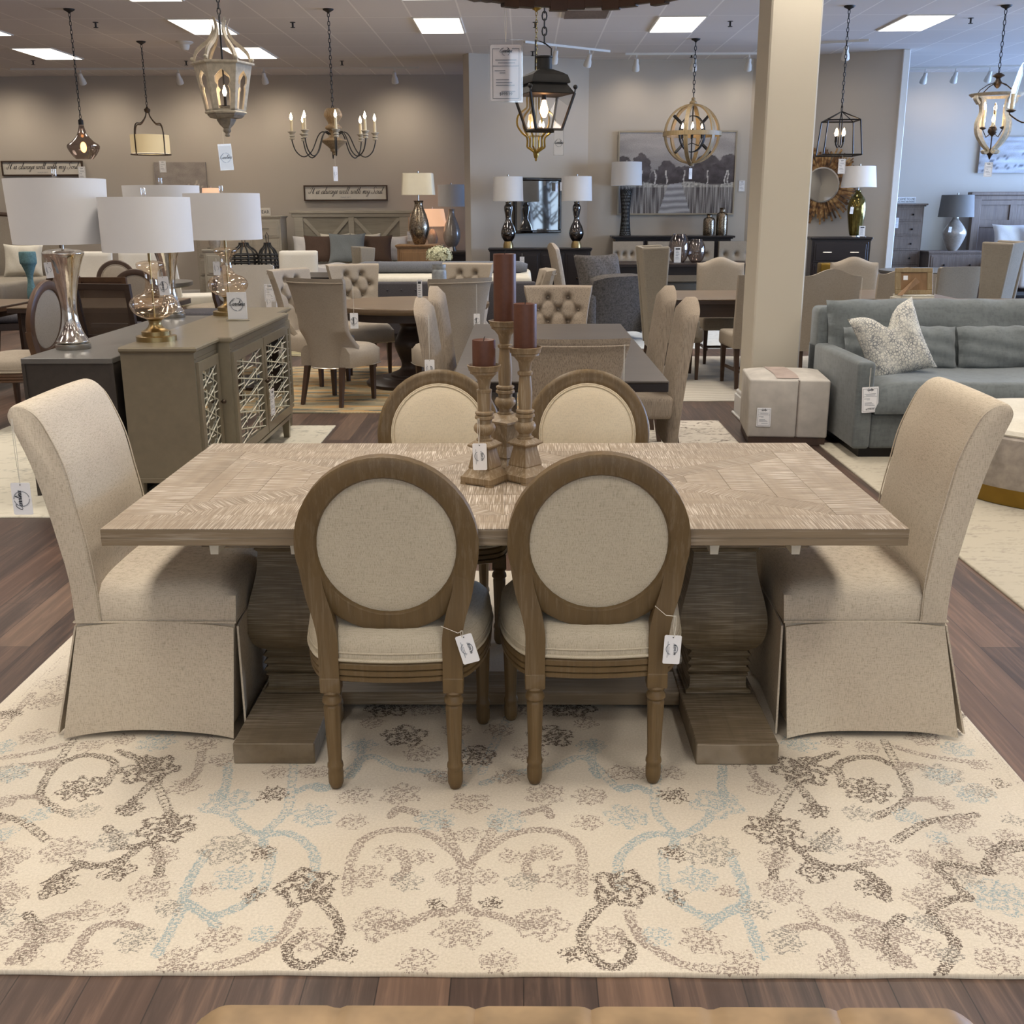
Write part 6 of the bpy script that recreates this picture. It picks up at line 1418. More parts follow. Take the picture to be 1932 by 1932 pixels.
b = MB(); b.loft([[(r*math.cos(2*PI*k/36), r*math.sin(2*PI*k/36), z) for k in range(36)] for r, z in ((.25, .78), (.24, 1.14), (.237, 1.14), (.247, .78))], cap=False, loop=True); obj('lamp_shade', b, M['shade'], t); b = MB(); b.tube([(0, 0, .7), (0, 0, 1.17)], .006, 6); obj('rod', b, M['steel'], t)
def bottle(label, px, pyb, Y, prof, m, g, n=24, z=None):
    q = D(px, pyb, Y); t = thing('glass_vase', label, 'vase', (q.x, Y, q.z if z is None else z), 0, g); b = MB(); b.lathe(prof, n); obj('body', b, M[m], t); return t
jp = sm([(.08, 0), (.095, .02), (.095, .22), (.08, .27), (.045, .29), (.045, .33), (.055, .34)], 3)
bottle('shorter silvered bottle on the right of the long buffet', 1337, 441, 18.05, jp, 'mercbr', 'silvered bottles on the long buffet', z=bz)
bottle('taller silvered bottle on the right of the long buffet', 1361, 441, 18.1, [(r, z*1.27) for r, z in jp], 'mercbr', 'silvered bottles on the long buffet', z=bz)
# counter table with bench, egg vases
rect_table('dark mahogany table with two smoked glass vases, in front of the long buffet', 1.0, 3.45, 16.0, 16.9, .80, .045, 'dkwood', 'espresso', .12)
vz = sm([(.07, 0), (.12, .06), (.155, .17), (.14, .30), (.10, .40), (.095, .41)], 4)
bottle('larger dimpled smoked glass vase on the mahogany table', 1280, 492, 16.35, vz, 'smoke', 'smoked glass vases on the mahogany table', z=.80)
bottle('smaller dimpled smoked glass vase on the mahogany table', 1313, 492, 16.35, [(r*.86, z*.82) for r, z in vz], 'smoke', 'smoked glass vases on the mahogany table', z=.80)
card_stand('acrylic price card in front of the smoked glass vases', (D(1277, 495, 16.2).x, 16.15, .80), .10, .22, 0, 'lines')
GBn = 'tufted bench backs beyond the mahogany table'
for k, (xa, xb) in enumerate(((1156, 1212), (1222, 1345), (1356, 1440))):
    Y = 17.25; a_, c_ = D(xa, 458, Y), D(xb, 492, Y); w_ = (c_.x-a_.x); cx = (a_.x+c_.x)/2
    t = thing('tufted_bench', ('short tufted bench at the left beyond the mahogany table', 'wide tufted bench behind the smoked vases', 'tufted bench at the right end, cut by the pillar')[k], 'bench', (cx, Y, 0), 0, GBn)
    bt = [(-w_/2+w_*(i+.5)/4+(.5*w_/4 if j else 0)*0, .72+.16*j+.0) for i in range(4) for j in (0, 1)]
    def fr(u, v, w_=w_, bt=bt):
        x = (u-.5)*w_; z = .46+(1.08-.46)*v; d = 0
        for bx_, bz_ in bt: d += .06*math.exp(-((x-bx_)**2+(z-bz_)**2)/.0012)
        return (x, -.06+d, z)
    b = MB(); b.shell(fr, lambda u, v, w_=w_: ((u-.5)*w_, .04, .46+.62*v), 40, 20); obj('backrest', b, M['taupe'], t)
    b = MB(); b.rbox(-w_/2, w_/2, -.5, -.0, .36, .48, .03); obj('seat', b, M['taupe_d'], t)
    for sx in (-1, 1):
        for y in (-.42, -.05): b = MB(); b.box(sx*(w_/2-.06)-.025, sx*(w_/2-.06)+.025, y-.025, y+.025, 0, .37); obj('leg', b, M['espresso'], t)
# slate armchair
t = thing('armchair', 'slate chenille armchair behind the dark table', 'armchair', (.98, 13.55, 0), .55)
b = MB(); b.rbox(-.36, .36, -.1, .48, .12, .46, .05); obj('seat', b, M['slate'], t)
b = MB(); b.shell(lambda u, v: ((u*2-1)*.40, -.26-.14*v+.10, .2+.62*v-.05*abs(u*2-1)**4), lambda u, v: ((u*2-1)*.45, -.32-.22*v+.10*abs(u*2-1)**3, .12+.68*v-.05*abs(u*2-1)**4), 20, 12); obj('backrest', b, M['slate'], t, ang=70)
for s_ in (-1, 1):
    b = MB(); x0, x1 = sorted((s_*.37, s_*.50)); b.rbox(x0, x1, -.42, .46, .10, .60, .05); obj('armrest', b, M['slate'], t)
b = MB(); b.rbox(-.36, .36, -.08, .5, .46, .56, .05); obj('seat_cushion', b, M['slate'], t)
for x in (-.4, .4):
    for y in (-.35, .4): taper_leg(t, x, y, .12, .02, .016, m='dkwood')
pillow('chair_pillow', 'slate back pillow slumped in the slate armchair', (.93, 13.52, .80), (-.35, 0, .55), .66, .52, .26, 'slate', cat='pillow')
slab_chair('tweed dining chair seen edge-on in front of the black buffet', (.72, 15.2, 0), -PI/2+.2, 'tweed', None, .24, 1.14, .07, .08, 'arch', .12, .4)
# ---------------- right-hand partition: sunburst mirror, black dresser ----------------
qa = math.atan2(-1.01, 2.04); q0_ = Vector((3.66, 18.46, 0)); qd = Vector((math.cos(qa), math.sin(qa), 0)); qn = Vector((math.sin(qa), -math.cos(qa), 0))
mc = D(1553, 349, 17.9); s_ = (mc.x-q0_.x)/qd.x; mp_ = q0_+qd*s_
mz = D(1553, 349, mp_.y).z
t = thing('sunburst_mirror', 'round mirror in a sunburst of brown driftwood sticks, beside the pillar', 'mirror', (mp_.x+qn.x*.03, mp_.y+qn.y*.03, mz), qa)
b = MB(); r_ = random.Random(8)
for k in range(96):
    a = 2*PI*k/96+r_.uniform(-.02, .02); r1 = .27; r2 = r_.uniform(.44, .62); w_ = r_.uniform(.008, .016); y = -r_.uniform(.0, .03)
    d = Vector((math.cos(a), 0, math.sin(a))); e = Vector((-math.sin(a), 0, math.cos(a)))*w_
    P = [d*r1-e, d*r2-e, d*r2+e, d*r1+e]; b.hexa([p+Vector((0, y-.018, 0)) for p in P], [p+Vector((0, y, 0)) for p in P])
n = N('driftwood_sticks'); f = n.noise(n.co(), 14, 2); M['sticks'] = n.base(n.ramp(f, [(.35, sr('#4c3320')), (.5, sr('#8a6136')), (.65, sr('#c19a63'))]), .6)
obj('stick_frame', b, M['sticks'], t, smooth=False)
b = MB(); b.lathe([(.27, 0), (.27, .04), (.25, .045)], 40); o = obj('rim', b, M['steel'], t); o.rotation_euler = (PI/2, 0, 0)
b = MB(); b.lathe([(.25, .046), (.001, .047)], 40, cap=False); o = obj('glass', b, M['mirror'], t); o.rotation_euler = (PI/2, 0, 0)
zk = D(1590, 447, 16.9).z
cabinet('black dresser with bar pulls right of the pillar', D(1587, 447, 16.9).x, 17.0, .86, .45, zk, -.12, 'espresso', 3, 1, 'steel', pull='bar')
op = sm([(.06, .015), (.085, .05), (.12, .25), (.135, .42), (.11, .55), (.06, .62), (.04, .66), (.045, .68)], 4)
drum_lamp('olive mercury lamp with a white tapered shade on the black dresser', (D(1614, 447, 16.85).x, 16.9, zk), op, 'olive', (.26, .225, .72, 1.02), 'steel', 'shade', base_prof=[(.075, 0), (.07, .02)], finm='steel')
card_stand('small acrylic price card on the black dresser', (D(1625, 448, 16.75).x, 16.74, zk), .09, .15, 0, 'lines')
hang_tag('tag hanging on the olive lamp', (D(1609, 388, 16.75).x, 16.76, D(1609, 388, 16.75).z), .02, .05, .1, 0, .1, 'price')
# ---------------- bedroom group by the blue-lit wall ----------------
cz = D(1710, 384, 19.2).z
cabinet('tall rustic chest of drawers beside the white trim', D(1708, 384, 19.2).x, 19.45, .68, .45, cz, 0, 'rustic', 6, 1, 'black', over=.05)
t = thing('block_sign', 'small white block sign reading COME TO ME on the tall rustic chest', 'sign', (D(1711, 380, 19.3).x, 19.35, cz+.001)); b = MB(); b.box(-.16, .16, -.02, .02, 0, .105, .003); o = obj('block', b, M['white'], t); put_text('COME TO ME', .048, o, 0, .056, y=-.021); put_text('ALL WHO ARE WEARY', .028, o, 0, .02, y=-.021)
hang_tag('price strip on the front of the tall rustic chest', (D(1695, 411, 19.1).x, 19.17, D(1695, 411, 19.1).z), 0, .07, .17, 0, 0, 'form')
nz1 = D(1785, 474, 18.9).z
cabinet('rustic nightstand with a grey-shaded lamp', D(1790, 474, 18.9).x+.16, 19.15, .95, .45, nz1, 0, 'rustic', 2, 1, 'black', cat='nightstand', name='nightstand')
drum_lamp('ribbed pearl lamp with a grey shade on the rustic nightstand', (D(1797, 470, 19.1).x, 19.1, nz1), sm([(.07, .0), (.09, .03), (.13, .1), (.19, .25), (.19, .33), (.12, .44), (.055, .52), (.05, .56)], 4), 'pearl', (.29, .26, .56, .92), 'steel', 'shadegrey', finm='steel')
hang_tag('small tag hanging on the pearl lamp', (D(1795, 428, 18.85).x, 18.88, D(1795, 428, 18.85).z), .0, .05, .09, 0, .1, 'price')
bxx = D(1840, 360, 19.9)
t = thing('bed', 'rustic panelled bed with white bedding at the right edge', 'bed', (bxx.x+1.05, 19.95, 0)); hz_ = D(1880, 362, 19.95).z
b = MB(); b.box(-1.05, 1.05, -.03, .06, .1, hz_-.08, .005); obj('headboard', b, M['rustic'], t)
b = MB(); b.box(-1.12, 1.12, -.08, .1, hz_-.06, hz_, .01); b.box(-1.07, 1.07, -.05, .08, hz_-.14, hz_-.06, .008); b.box(-1.06, -.92, -.06, .07, 0, hz_-.1, .006); b.box(-.40, -.28, -.055, -.03, .3, hz_-.14); b.box(.3, .42, -.055, -.03, .3, hz_-.14); b.box(-1, 1, -.058, -.03, hz_-.60, hz_-.48); b.box(-1, 1, -.058, -.03, hz_-.22, hz_-.145); obj('headboard_frame', b, M['rustic'], t, smooth=False)
b = MB(); b.rbox(-1.0, 1.0, -2.1, -.06, .3, .8, .06); obj('duvet', b, M['bedwhite'], t)
pillow('bed_pillow', 'white printed pillow on the rustic bed', (bxx.x+.62, 19.6, 1.05), (-.3, 0, 0), .7, .5, .2, 'bedwhite', None); pillow('bed_pillow', 'pale striped pillow on the rustic bed at the right edge', (bxx.x+1.1, 19.4, 1.08), (-.3, 0, .1), .7, .58, .2, 'offwhite', None)
def sea(x, y):
    c = mixc(sr('#8d8680')[:3], sr('#cfd3da')[:3], nz(x*.6, y*3, 2.2)+.25*x)
    if mn.noise(Vector((x*14, y*16, 4))) > .33 and y < .1: c = mixc(c, sr('#30323a')[:3], .8)
    return c
a_, c_ = D(1852, 258, 20.3), D(2000, 326, 20.3); canvas('painting', 'abstract grey and white canvas behind the cream chandelier', a_.x, c_.x, c_.z, a_.z, 20.33, sea, .04)
# chairs and dark round table between the sofa console and the rustic chest
t = thing('round_table', 'dark round table edge in front of the rustic nightstand', 'table', (D(1775, 495, 14.6).x, 14.9, 0)); b = MB(); b.lathe([(.66, .72), (.68, .74), (.68, .765), (.001, .77)], 48, cap=False); obj('tabletop', b, M['cabtop'], t); b = MB(); b.lathe([(.3, 0), (.3, .05), (.07, .12), (.07, .6), (.2, .74)], 20); obj('pedestal', b, M['espresso'], t)
gs = slab_chair('grey square-back chair with pale welting beside the wing chair', (D(1782, 545, 13).x, 13.0, 0), .25, 'taupe_d', 'grey square-back chairs', .27, .93, .09, 0, 'flat', .05)
dup(w1, (3.30, 14.9, 0), PI*.9, 'small wing chair partly hidden at the right edge of the pillar', 'small wing chair', .88)
t = thing('gift_box', 'gold cloth-wrapped box among the camel-back chairs', 'box', (D(1573, 492, 13).x, 13.1, 0)); b = MB(); b.rbox(-.14, .14, -.1, .1, .72, .95, .02); obj('box', b, M['gold'], t); b = MB(); b.rbox(-.3, .3, -.3, .3, .0, .72, .02); obj('pedestal_cloth', b, M['taupe_d'], t)
# ---------------- ceiling fixtures ----------------
def chain_mb(b, x, y, z0, z1, L=.045, r=.0035, w=.011):
    n_ = max(2, int((z1-z0)/(L*.78))); st = (z1-z0)/n_
    for k in range(n_):
        zc = z0+(k+.5)*st; P = []
        for j in range(8):
            a = 2*PI*j/8; q = w*math.cos(a); P.append((x+(q if k % 2 else 0), y+(0 if k % 2 else q), zc+L/2*math.sin(a)))
        b.tube(P, r, 4, True)
def hung(name, label, px, py, cat='pendant light', m='iron', can=.065, Pos=None):
    g = Pos or G(px, py, CEIL); t = thing(name, label, cat, (g.x, g.y, CEIL)); b = MB(); b.lathe([(can, -.004), (can, -.0), (can*.9, -.015), (.02, -.035), (.008, -.05)][::-1], 20); obj('canopy', b, M[m], t)
    return t, g
def candle_bulb(t, x, y, z, h=.09, r=.011, sl='candlesleeve', lit='bulb', k=1.0):
    b = MB(); b.tube([(x, y, z), (x, y, z+h)], r, 10); o = obj('candle_sleeve', b, M[sl], t)
    b = MB(); b.lathe(sm([(.006*k, 0), (.014*k, .018*k), (.015*k, .03*k), (.008*k, .055*k), (.001, .075*k)], 3), 12, (x, y, z+h)); obj('bulb', b, M[lit], o)
# 1 smoke glass bell pendant
t, g = hung('pendant_light', 'smoked glass bell pendant with an amber bulb, leftmost', 130, 17); zt = D(152, 232, g.y).z-CEIL; zb = D(160, 300, g.y).z-CEIL; h = zt-zb
b = MB(); chain_mb(b, 0, 0, zt, -.04, .06, .004, .012); obj('chain', b, M['iron'], t)
b = MB(); b.lathe(sm([(.10, zb), (.15, zb+h*.14), (.19, zb+h*.36), (.12, zb+h*.5), (.06, zb+h*.68), (.035, zb+h*.86), (.025, zt)], 4), 28, cap=False); obj('glass_shade', b, M['smoke'], t)
b = MB(); b.lathe([(.03, zt-.02), (.03, zt+.03), (.01, zt+.05)], 12); obj('cap', b, M['iron'], t)
b = MB(); b.sph((0, 0, zb+h*.33), .045, 14, 10, (.8, .8, 1.4)); obj('bulb', b, M['bulbsoft'], t)
# 2 drum with curved arms
t, g = hung('pendant_light', 'cream drum shade pendant held by curved dark arms', 266, 78); Y = g.y; z1 = D(280, 255, Y).z-CEIL; z0 = D(284, 290, Y).z-CEIL; zh = D(278, 205, Y).z-CEIL; r = .27
b = MB(); chain_mb(b, 0, 0, zh, -.04, .06, .004, .012); obj('chain', b, M['iron'], t)
b = MB(); N_ = 36
b.loft([[(q*math.cos(2*PI*k/N_), q*math.sin(2*PI*k/N_), z) for k in range(N_)] for q, z in ((r, z0), (r, z1), (r-.004, z1), (r-.004, z0))], cap=False, loop=True)
o = obj('drum_shade', b, M['litcream'] if 'litcream' in M else M['shadecream'], t)
b = MB()
for k in range(4):
    a = PI/4+k*PI/2+.3; ca, sa = math.cos(a), math.sin(a); b.tube([(q*ca, q*sa, z) for q, z in [(p.x, p.y) for p in cr([(.03, zh-.02, 0), (.04, zh-.10, 0), (.14, zh-.20, 0), (.24, z1+.14, 0), (r+.006, z1+.0, 0), (r+.006, z0-.015, 0)], 5)]], .009, 6)
b.lathe([(.02, zh-.06), (.04, zh-.04), (.045, zh-.01), (.02, zh+.01), (.01, zh+.03)], 12); obj('arms', b, M['bronze'], t)
b = MB(); b.tube([((r+.006)*math.cos(2*PI*k/36), (r+.006)*math.sin(2*PI*k/36), z0-.012) for k in range(36)], .008, 6, True); obj('ring', b, M['bronze'], t)
b = MB(); b.lathe([(r-.01, z0+.004), (.001, z0+.004)], 36, cap=False); obj('diffuser', b, M['bulbdim'], t)
# 3 cream hexagonal lantern
Y = 7.5; Pn = D(414, 40, Y); t, g = hung('lantern_pendant', 'weathered cream hexagonal lantern with cut-out panels', 0, 0, Pos=Vector((Pn.x, Y, CEIL))); Z = lambda px, py: D(px, py, g.y).z-CEIL
zt, zr, zb, ze = Z(414, 38), Z(418, 120), Z(429, 214), Z(432, 258)
b = MB(); chain_mb(b, 0, 0, zt, -.04); obj('chain', b, M['iron'], t)
R1, R2 = .198, .128; hexp = lambda R_, z, o=.2: [(R_*math.cos(o+k*PI/3), R_*math.sin(o+k*PI/3), z) for k in range(6)]
b = MB(); b.loft([hexp(R1, zr-.012), hexp(R1+.006, zr-.006), hexp(R1+.006, zr+.004), hexp(R1-.03, zr+.008), hexp(R1-.03, zr-.012)], cap=False, loop=True); b.loft([hexp(R2, zb-.004), hexp(R2+.008, zb+.004), hexp(R2-.0, zb+.012), hexp(R2-.03, zb+.008)], cap=True); obj('rims', b, M['chalk'], t)
b = MB(); b.loft([hexp(.02, ze+.05), hexp(.045, ze+.075), hexp(.06, ze+.10), hexp(.062, ze+.11), hexp(.10, zb-.03), hexp(.118, zb-.012), hexp(.118, zb)]); b.lathe(sm([(.008, ze), (.016, ze+.006), (.012, ze+.02), (.024, ze+.032), (.024, ze+.045), (.018, ze+.055)], 3), 16); obj('bottom_finial', b, M['greychalk'], t)
for k in range(6):
    a0, a1 = .2+k*PI/3, .2+(k+1)*PI/3
    def pp(u, v, off=0, a0=a0, a1=a1):
        R_ = R2+(R1-.012-R2)*v+off; A = Vector((math.cos(a0)*R_, math.sin(a0)*R_, 0)); B = Vector((math.cos(a1)*R_, math.sin(a1)*R_, 0)); p = A+(B-A)*u; return Vector((p.x, p.y, zb+.008+(zr-zb-.016)*v))
    # arch-shaped opening: left and right jambs following an ogee
    prof = [(.0, .22), (.45, .22), (.52, .30), (.60, .20), (.72, .22), (.80, .36), (.86, .5)]
    b = MB()
    for s_ in (0, 1):
        for (v0, u0), (v1, u1) in zip(prof[:-1], prof[1:]):
            q = [(0, v0), (u0, v0), (u1, v1), (0, v1)]; q = [((1-u if s_ else u), v) for u, v in q]
            if s_: q = q[::-1]
            b.hexa([pp(u, v, -.012) for u, v in q], [pp(u, v, .0) for u, v in q])
    q = [(0, .86), (1, .86), (1, 1), (0, 1)]; b.hexa([pp(u, v, -.012) for u, v in q], [pp(u, v, .0) for u, v in q]); q = [(0, 0), (1, 0), (1, .05), (0, .05)]; b.hexa([pp(u, v, -.012) for u, v in q], [pp(u, v, .0) for u, v in q])
    obj('arched_panel', b, M['chalk'], t, smooth=False)
    a = a0; b = MB(); ca, sa = math.cos(a), math.sin(a)
    pr = cr([(R1-.02, zr+.01, 0), (R1-.035, zr+.06, 0), (R1-.075, zr+.10, 0), (.075, zt-.12, 0), (.045, zt-.06, 0), (.05, zt-.02, 0), (.062, zt, 0)], 4)
    b.sweep([(p.x*ca, p.x*sa, p.y) for p in pr], [(-.009, -.012), (.009, -.012), (.009, .012), (-.009, .012)], (-sa*0+ca*.4, sa*.4, .9)); b.sph(((R1-.01)*ca, (R1-.01)*sa, zr+.022), .014, 8, 6); obj('scroll_rib', b, M['chalk'], t)
b = MB(); b.tube([(0, 0, zt), (0, 0, zb+.05)], .006, 8); b.tube([(.07*math.cos(2*PI*k/20), .07*math.sin(2*PI*k/20), zb+.04) for k in range(20)], .004, 5, True); obj('stem', b, M['iron'], t)
for k in range(3): a = k*2*PI/3-1.3; candle_bulb(t, .07*math.cos(a), .07*math.sin(a), zb+.04, .06, .009, 'black', 'bulb' if k == 0 else 'bulb', .9)
hang_tag('store tag in a clear sleeve hanging below the cream lantern', (g.x-.03, g.y, CEIL+ze+.03), .075, .08, .15, .1, -.05, 'logo', clear=True)
# 4 eight-arm chandelier
t, g = hung('chandelier', 'eight-arm candle chandelier with a turned grey wood body and thin dark arms', 619, 17, 'chandelier'); Z = lambda px, py: D(px, py, g.y).z-CEIL
zt, za, zm, zb = Z(628, 215), Z(630, 232), Z(632, 270), Z(634, 293)
b = MB(); chain_mb(b, 0, 0, zt, -.04, .06, .0045, .013); b.tube([(.0, .02*math.cos(2*PI*k/16), zt-.02+.03*math.sin(2*PI*k/16)) for k in range(16)], .006, 6, True); obj('chain', b, M['iron'], t)
b = MB(); b.lathe(sm([(.012, zb), (.025, zb+.015), (.02, zb+.03), (.05, zb+.05), (.05, zb+.07), (.08, zb+.10), (.15, zb+.155), (.15, zb+.175), (.10, zb+.19), (.06, zb+.22), (.06, zb+.28), (.095, zb+.30), (.10, zb+.33), (.06, zb+.36), (.09, zb+.42), (.11, zb+.47), (.07, zb+.54), (.02, zt-.03)], 3), 24); obj('body', b, M['cupw'], t)
for k in range(8):
    a = k*PI/4+.22; ca, sa = math.cos(a), math.sin(a); R_ = .50; zc = Z(710, 262)
    pr = cr([(.06, zb+.24, 0), (.13, zb+.27, 0), (.19, zb+.22, 0), (.27, zb+.05, 0), (.37, zb-.02, 0), (.46, zb+.04, 0), (R_, zb+.15, 0), (R_, zc-.0, 0)], 4)
    b = MB(); b.tube([(p.x*ca, p.x*sa, p.y) for p in pr], .0075, 6); ar = obj('arm', b, M['iron'], t)
    b = MB(); b.lathe(sm([(.02, zc-.01), (.035, zc+.0), (.02, zc+.012), (.038, zc+.03), (.02, zc+.045), (.045, zc+.07), (.05, zc+.08), (.02, zc+.085)], 2), 14, (R_*ca, R_*sa, 0)); obj('candle_cup', b, M['driftx'], ar)
    candle_bulb(ar if False else t, R_*ca, R_*sa, zc+.08, .13, .017, 'candlesleeve', 'bulb', 1.15)
hang_tag('narrow white tag hanging under the eight-arm chandelier', (g.x, g.y, CEIL+zb), .13, .055, .17, .5, 0, 'price')
# 5 barrel chandelier at the top edge
t, g = hung('chandelier', 'wooden stave ring chandelier cut off by the top edge of the picture', 0, 0, 'chandelier', Pos=Vector((.135, 2.72, CEIL))); zc = 2.078-CEIL
b = MB(); chain_mb(b, 0, 0, zc+.45, -.04); obj('chain', b, M['iron'], t)
b = MB(); R_ = .29
for k in range(40):
    a = 2*PI*k/40; b.M = Matrix.Rotation(a, 4, 'Z'); e = .004*(k % 2); b.box(R_-.012+e*0, R_+.006+e, -.0236, .0236, zc-.004*(k % 3), zc+.26, .002); b.M = None
obj('stave_ring', b, M['dkwood'], t)
b = MB()
for k in range(3): a = k*2*PI/3; b.tube([(R_*math.cos(a), R_*math.sin(a), zc+.2), (0, 0, zc+.46)], .005, 6)
b.tube([(R_*1.02*math.cos(2*PI*k/40), R_*1.02*math.sin(2*PI*k/40), zc+.22) for k in range(40)], .006, 5, True); obj('hanger', b, M['iron'], t)
for k in range(5): a = k*2*PI/5; b = MB(); b.tube([(0, 0, zc+.46), (.15*math.cos(a), .15*math.sin(a), zc+.3)], .004, 5); ar = obj('arm', b, M['iron'], t); b = MB(); b.sph((.15*math.cos(a), .15*math.sin(a), zc+.26), .025, 12, 8, (1, 1, 1.4)); obj('bulb', b, M['bulbsoft'], ar)
q = D(952, 78, 2.98)
tg = hang_tag('large printed price form in a clear sleeve hanging from the wooden ring chandelier', (q.x+.003, 2.98, 2.095), 2.095-q.z-.004, .080, .135, .0, .0, 'form', '$999.99', clear=True)
# 6 black lantern
Y = 6.5; q = D(1027, 90, Y); t, g = hung('lantern_pendant', 'black metal four-sided lantern with one glowing filament bulb', 0, 0, Pos=Vector((q.x, Y, CEIL))); Z = lambda px, py: D(px, py, g.y).z-CEIL
zt, z1, z2, z3, zb = Z(1027, 88), Z(1030, 135), Z(1030, 160), Z(1030, 178), Z(1030, 246)
b = MB(); chain_mb(b, 0, 0, zt+.02, -.04, .05, .004, .013); b.tube([(.04, 0, zt-.12), (.04, 0, zt-.01), (.0, 0, zt+.02), (-.05, 0, zt+.035), (-.05, 0, zt-.12)], .004, 6); obj('chain', b, M['iron'], t)
sqp = lambda R_, z, a=.35: [(R_*math.sqrt(2)*math.cos(a+PI/4+k*PI/2), R_*math.sqrt(2)*math.sin(a+PI/4+k*PI/2), z) for k in range(4)]
b = MB(); b.loft([sqp(.128, z3-.004), sqp(.132, z3), sqp(.10, z2-.002), sqp(.10, z2), sqp(.113, z2+.003), sqp(.113, z2+.012), sqp(.102, z2+.045), sqp(.08, z1-.01), sqp(.042, z1+.008), sqp(.038, z1+.01)]); obj('roof', b, M['iron'], t, ang=20)
b = MB(); b.lathe([(.042, z1), (.042, zt-.06), (.048, zt-.058), (.048, zt-.05), (.02, zt-.048)], 20); obj('chimney', b, M['iron'], t)
T1, B1 = sqp(.132, z3), sqp(.078, zb)
for k in range(4):
    b = MB(); b.tube([T1[k], B1[k]], .008, 4); b.sph((T1[k][0]*1.02, T1[k][1]*1.02, z3+.03), .013, 8, 6); b.tube([T1[k], (T1[k][0]*1.02, T1[k][1]*1.02, z3+.02)], .004, 4); obj('corner_post', b, M['iron'], t)
    p, q_ = B1[k], B1[(k+1) % 4]; b = MB(); b.tube([p, q_], .008, 4); obj('bottom_rail', b, M['iron'], t)
    p2, q2 = T1[k], T1[(k+1) % 4]; b = MB(); b.poly([Vector(p), Vector(q_), Vector(q2), Vector(p2)]); b.poly([Vector(v)*.985+Vector((0, 0, z3*.015)) for v in (p2, q2, q_, p)]); obj('glass_pane', b, M['clear'], t, smooth=False)
b = MB(); b.tube([(0, 0, z3), (0, 0, z3-.03)], .012, 10); so = obj('socket', b, M['black'], t); b = MB(); b.lathe(sm([(.010, z3-.03), (.022, z3-.075), (.024, z3-.09), (.012, z3-.12), (.001, z3-.125)][::-1], 3), 14); obj('filament_bulb', b, M['bulbwarm'], so)
q = D(1056, 243, 6.42); hang_tag('store tag in a clear sleeve hanging from the black lantern', (q.x-.005, 6.42, CEIL+zb+.005), .0, .055, .13, .4, 0, 'logo', clear=True)
# 7 brass quatrefoil lantern behind it
t, g = hung('lantern_pendant', 'antique brass curved frame lantern behind the black lantern', 1012, 14, m='gold'); Z = lambda px, py: D(px, py, g.y).z-CEIL
zt, zb = Z(1012, 150), Z(1014, 298)
b = MB(); chain_mb(b, 0, 0, zt, -.04, .06, .004, .012); obj('chain', b, M['gold'], t)
for k in range(6):
    a = k*PI/3+.2; ca, sa = math.cos(a), math.sin(a); H_ = zt-zb
    pr = cr([(.01, zb, 0), (.02, zb+.04*H_, 0), (.03, zb+.08*H_, 0), (.11, zb+.14*H_, 0), (.11, zb+.145*H_, 0), (.11, zb+.26*H_, 0), (.17, zb+.32*H_, 0), (.23, zb+.42*H_, 0), (.22, zb+.54*H_, 0), (.14, zb+.62*H_, 0), (.11, zb+.66*H_, 0), (.11, zb+.78*H_, 0), (.07, zb+.86*H_, 0), (.02, zt, 0)], 3)
    b = MB(); b.tube([(p.x*ca, p.x*sa, p.y) for p in pr], .012, 6); obj('frame_rib', b, M['gold'], t)
b = MB(); b.lathe([(.004, zb-.04), (.016, zb-.02), (.01, zb), (.024, zb+.02), (.02, zb+.05)], 12); b.tube([(0, 0, zb), (0, 0, zt)], .006, 6); b.tube([(.1*math.cos(2*PI*k/20), .1*math.sin(2*PI*k/20), zb+.25) for k in range(20)], .004, 5, True); obj('stem', b, M['gold'], t)
for k in range(4): a = k*PI/2+.5; candle_bulb(t, .1*math.cos(a), .1*math.sin(a), zb+.25, .10, .012)
# 8 wooden orb chandelier
t, g = hung('orb_chandelier', 'weathered wood orb chandelier in front of the tree painting', 1313, 73, 'chandelier'); Z = lambda px, py: D(px, py, g.y).z-CEIL
zt, zb = Z(1308, 196), Z(1304, 309); Rr = (zt-zb)/2*.98; zc = (zt+zb)/2
b = MB(); chain_mb(b, 0, 0, zt+.09, -.04, .07, .005, .015); obj('chain', b, M['iron'], t)
def hoop(b, R_, a, hz=False, w=.028, th=.012):
    n_ = 40; rings = []
    for k in range(n_):
        q = 2*PI*k/n_
        if hz: d = Vector((math.cos(q), math.sin(q), 0)); s_ = Vector((0, 0, 1))
        else: e = Vector((math.cos(a), math.sin(a), 0)); d = e*math.cos(q)+Vector((0, 0, math.sin(q))); s_ = Vector((-math.sin(a), math.cos(a), 0))
        c_ = Vector((0, 0, zc))+d*R_; rings.append([c_+s_*w+d*th, c_-s_*w+d*th, c_-s_*w-d*th, c_+s_*w-d*th])
    b.loft(rings, loop=True)
for k in range(3): b = MB(); hoop(b, Rr, k*PI/3+.15); obj('wood_hoop', b, M['oaklight'], t)
b = MB(); hoop(b, Rr*1.02, 0, True, .03, .012); obj('wood_hoop', b, M['oaklight'], t)
b = MB(); hoop(b, Rr*.62, .6, False, .012, .006); hoop(b, Rr*.62, 2.2, False, .012, .006)
for k in range(4):
    a = k*PI/2+PI/4
    b.box(0, 0.001, 0, .001, zc, zc+.001); d = Vector((math.cos(a)*.75, math.sin(a)*.4, .55*(1 if k < 2 else -1))).normalized(); b.tube([Vector((0, 0, zc))+d*Rr*.5, Vector((0, 0, zc))+d*Rr*.97], .022, 4)
b.tube([(0, 0, zt), (0, 0, zb)], .009, 6); obj('inner_frame', b, M['iron'], t)
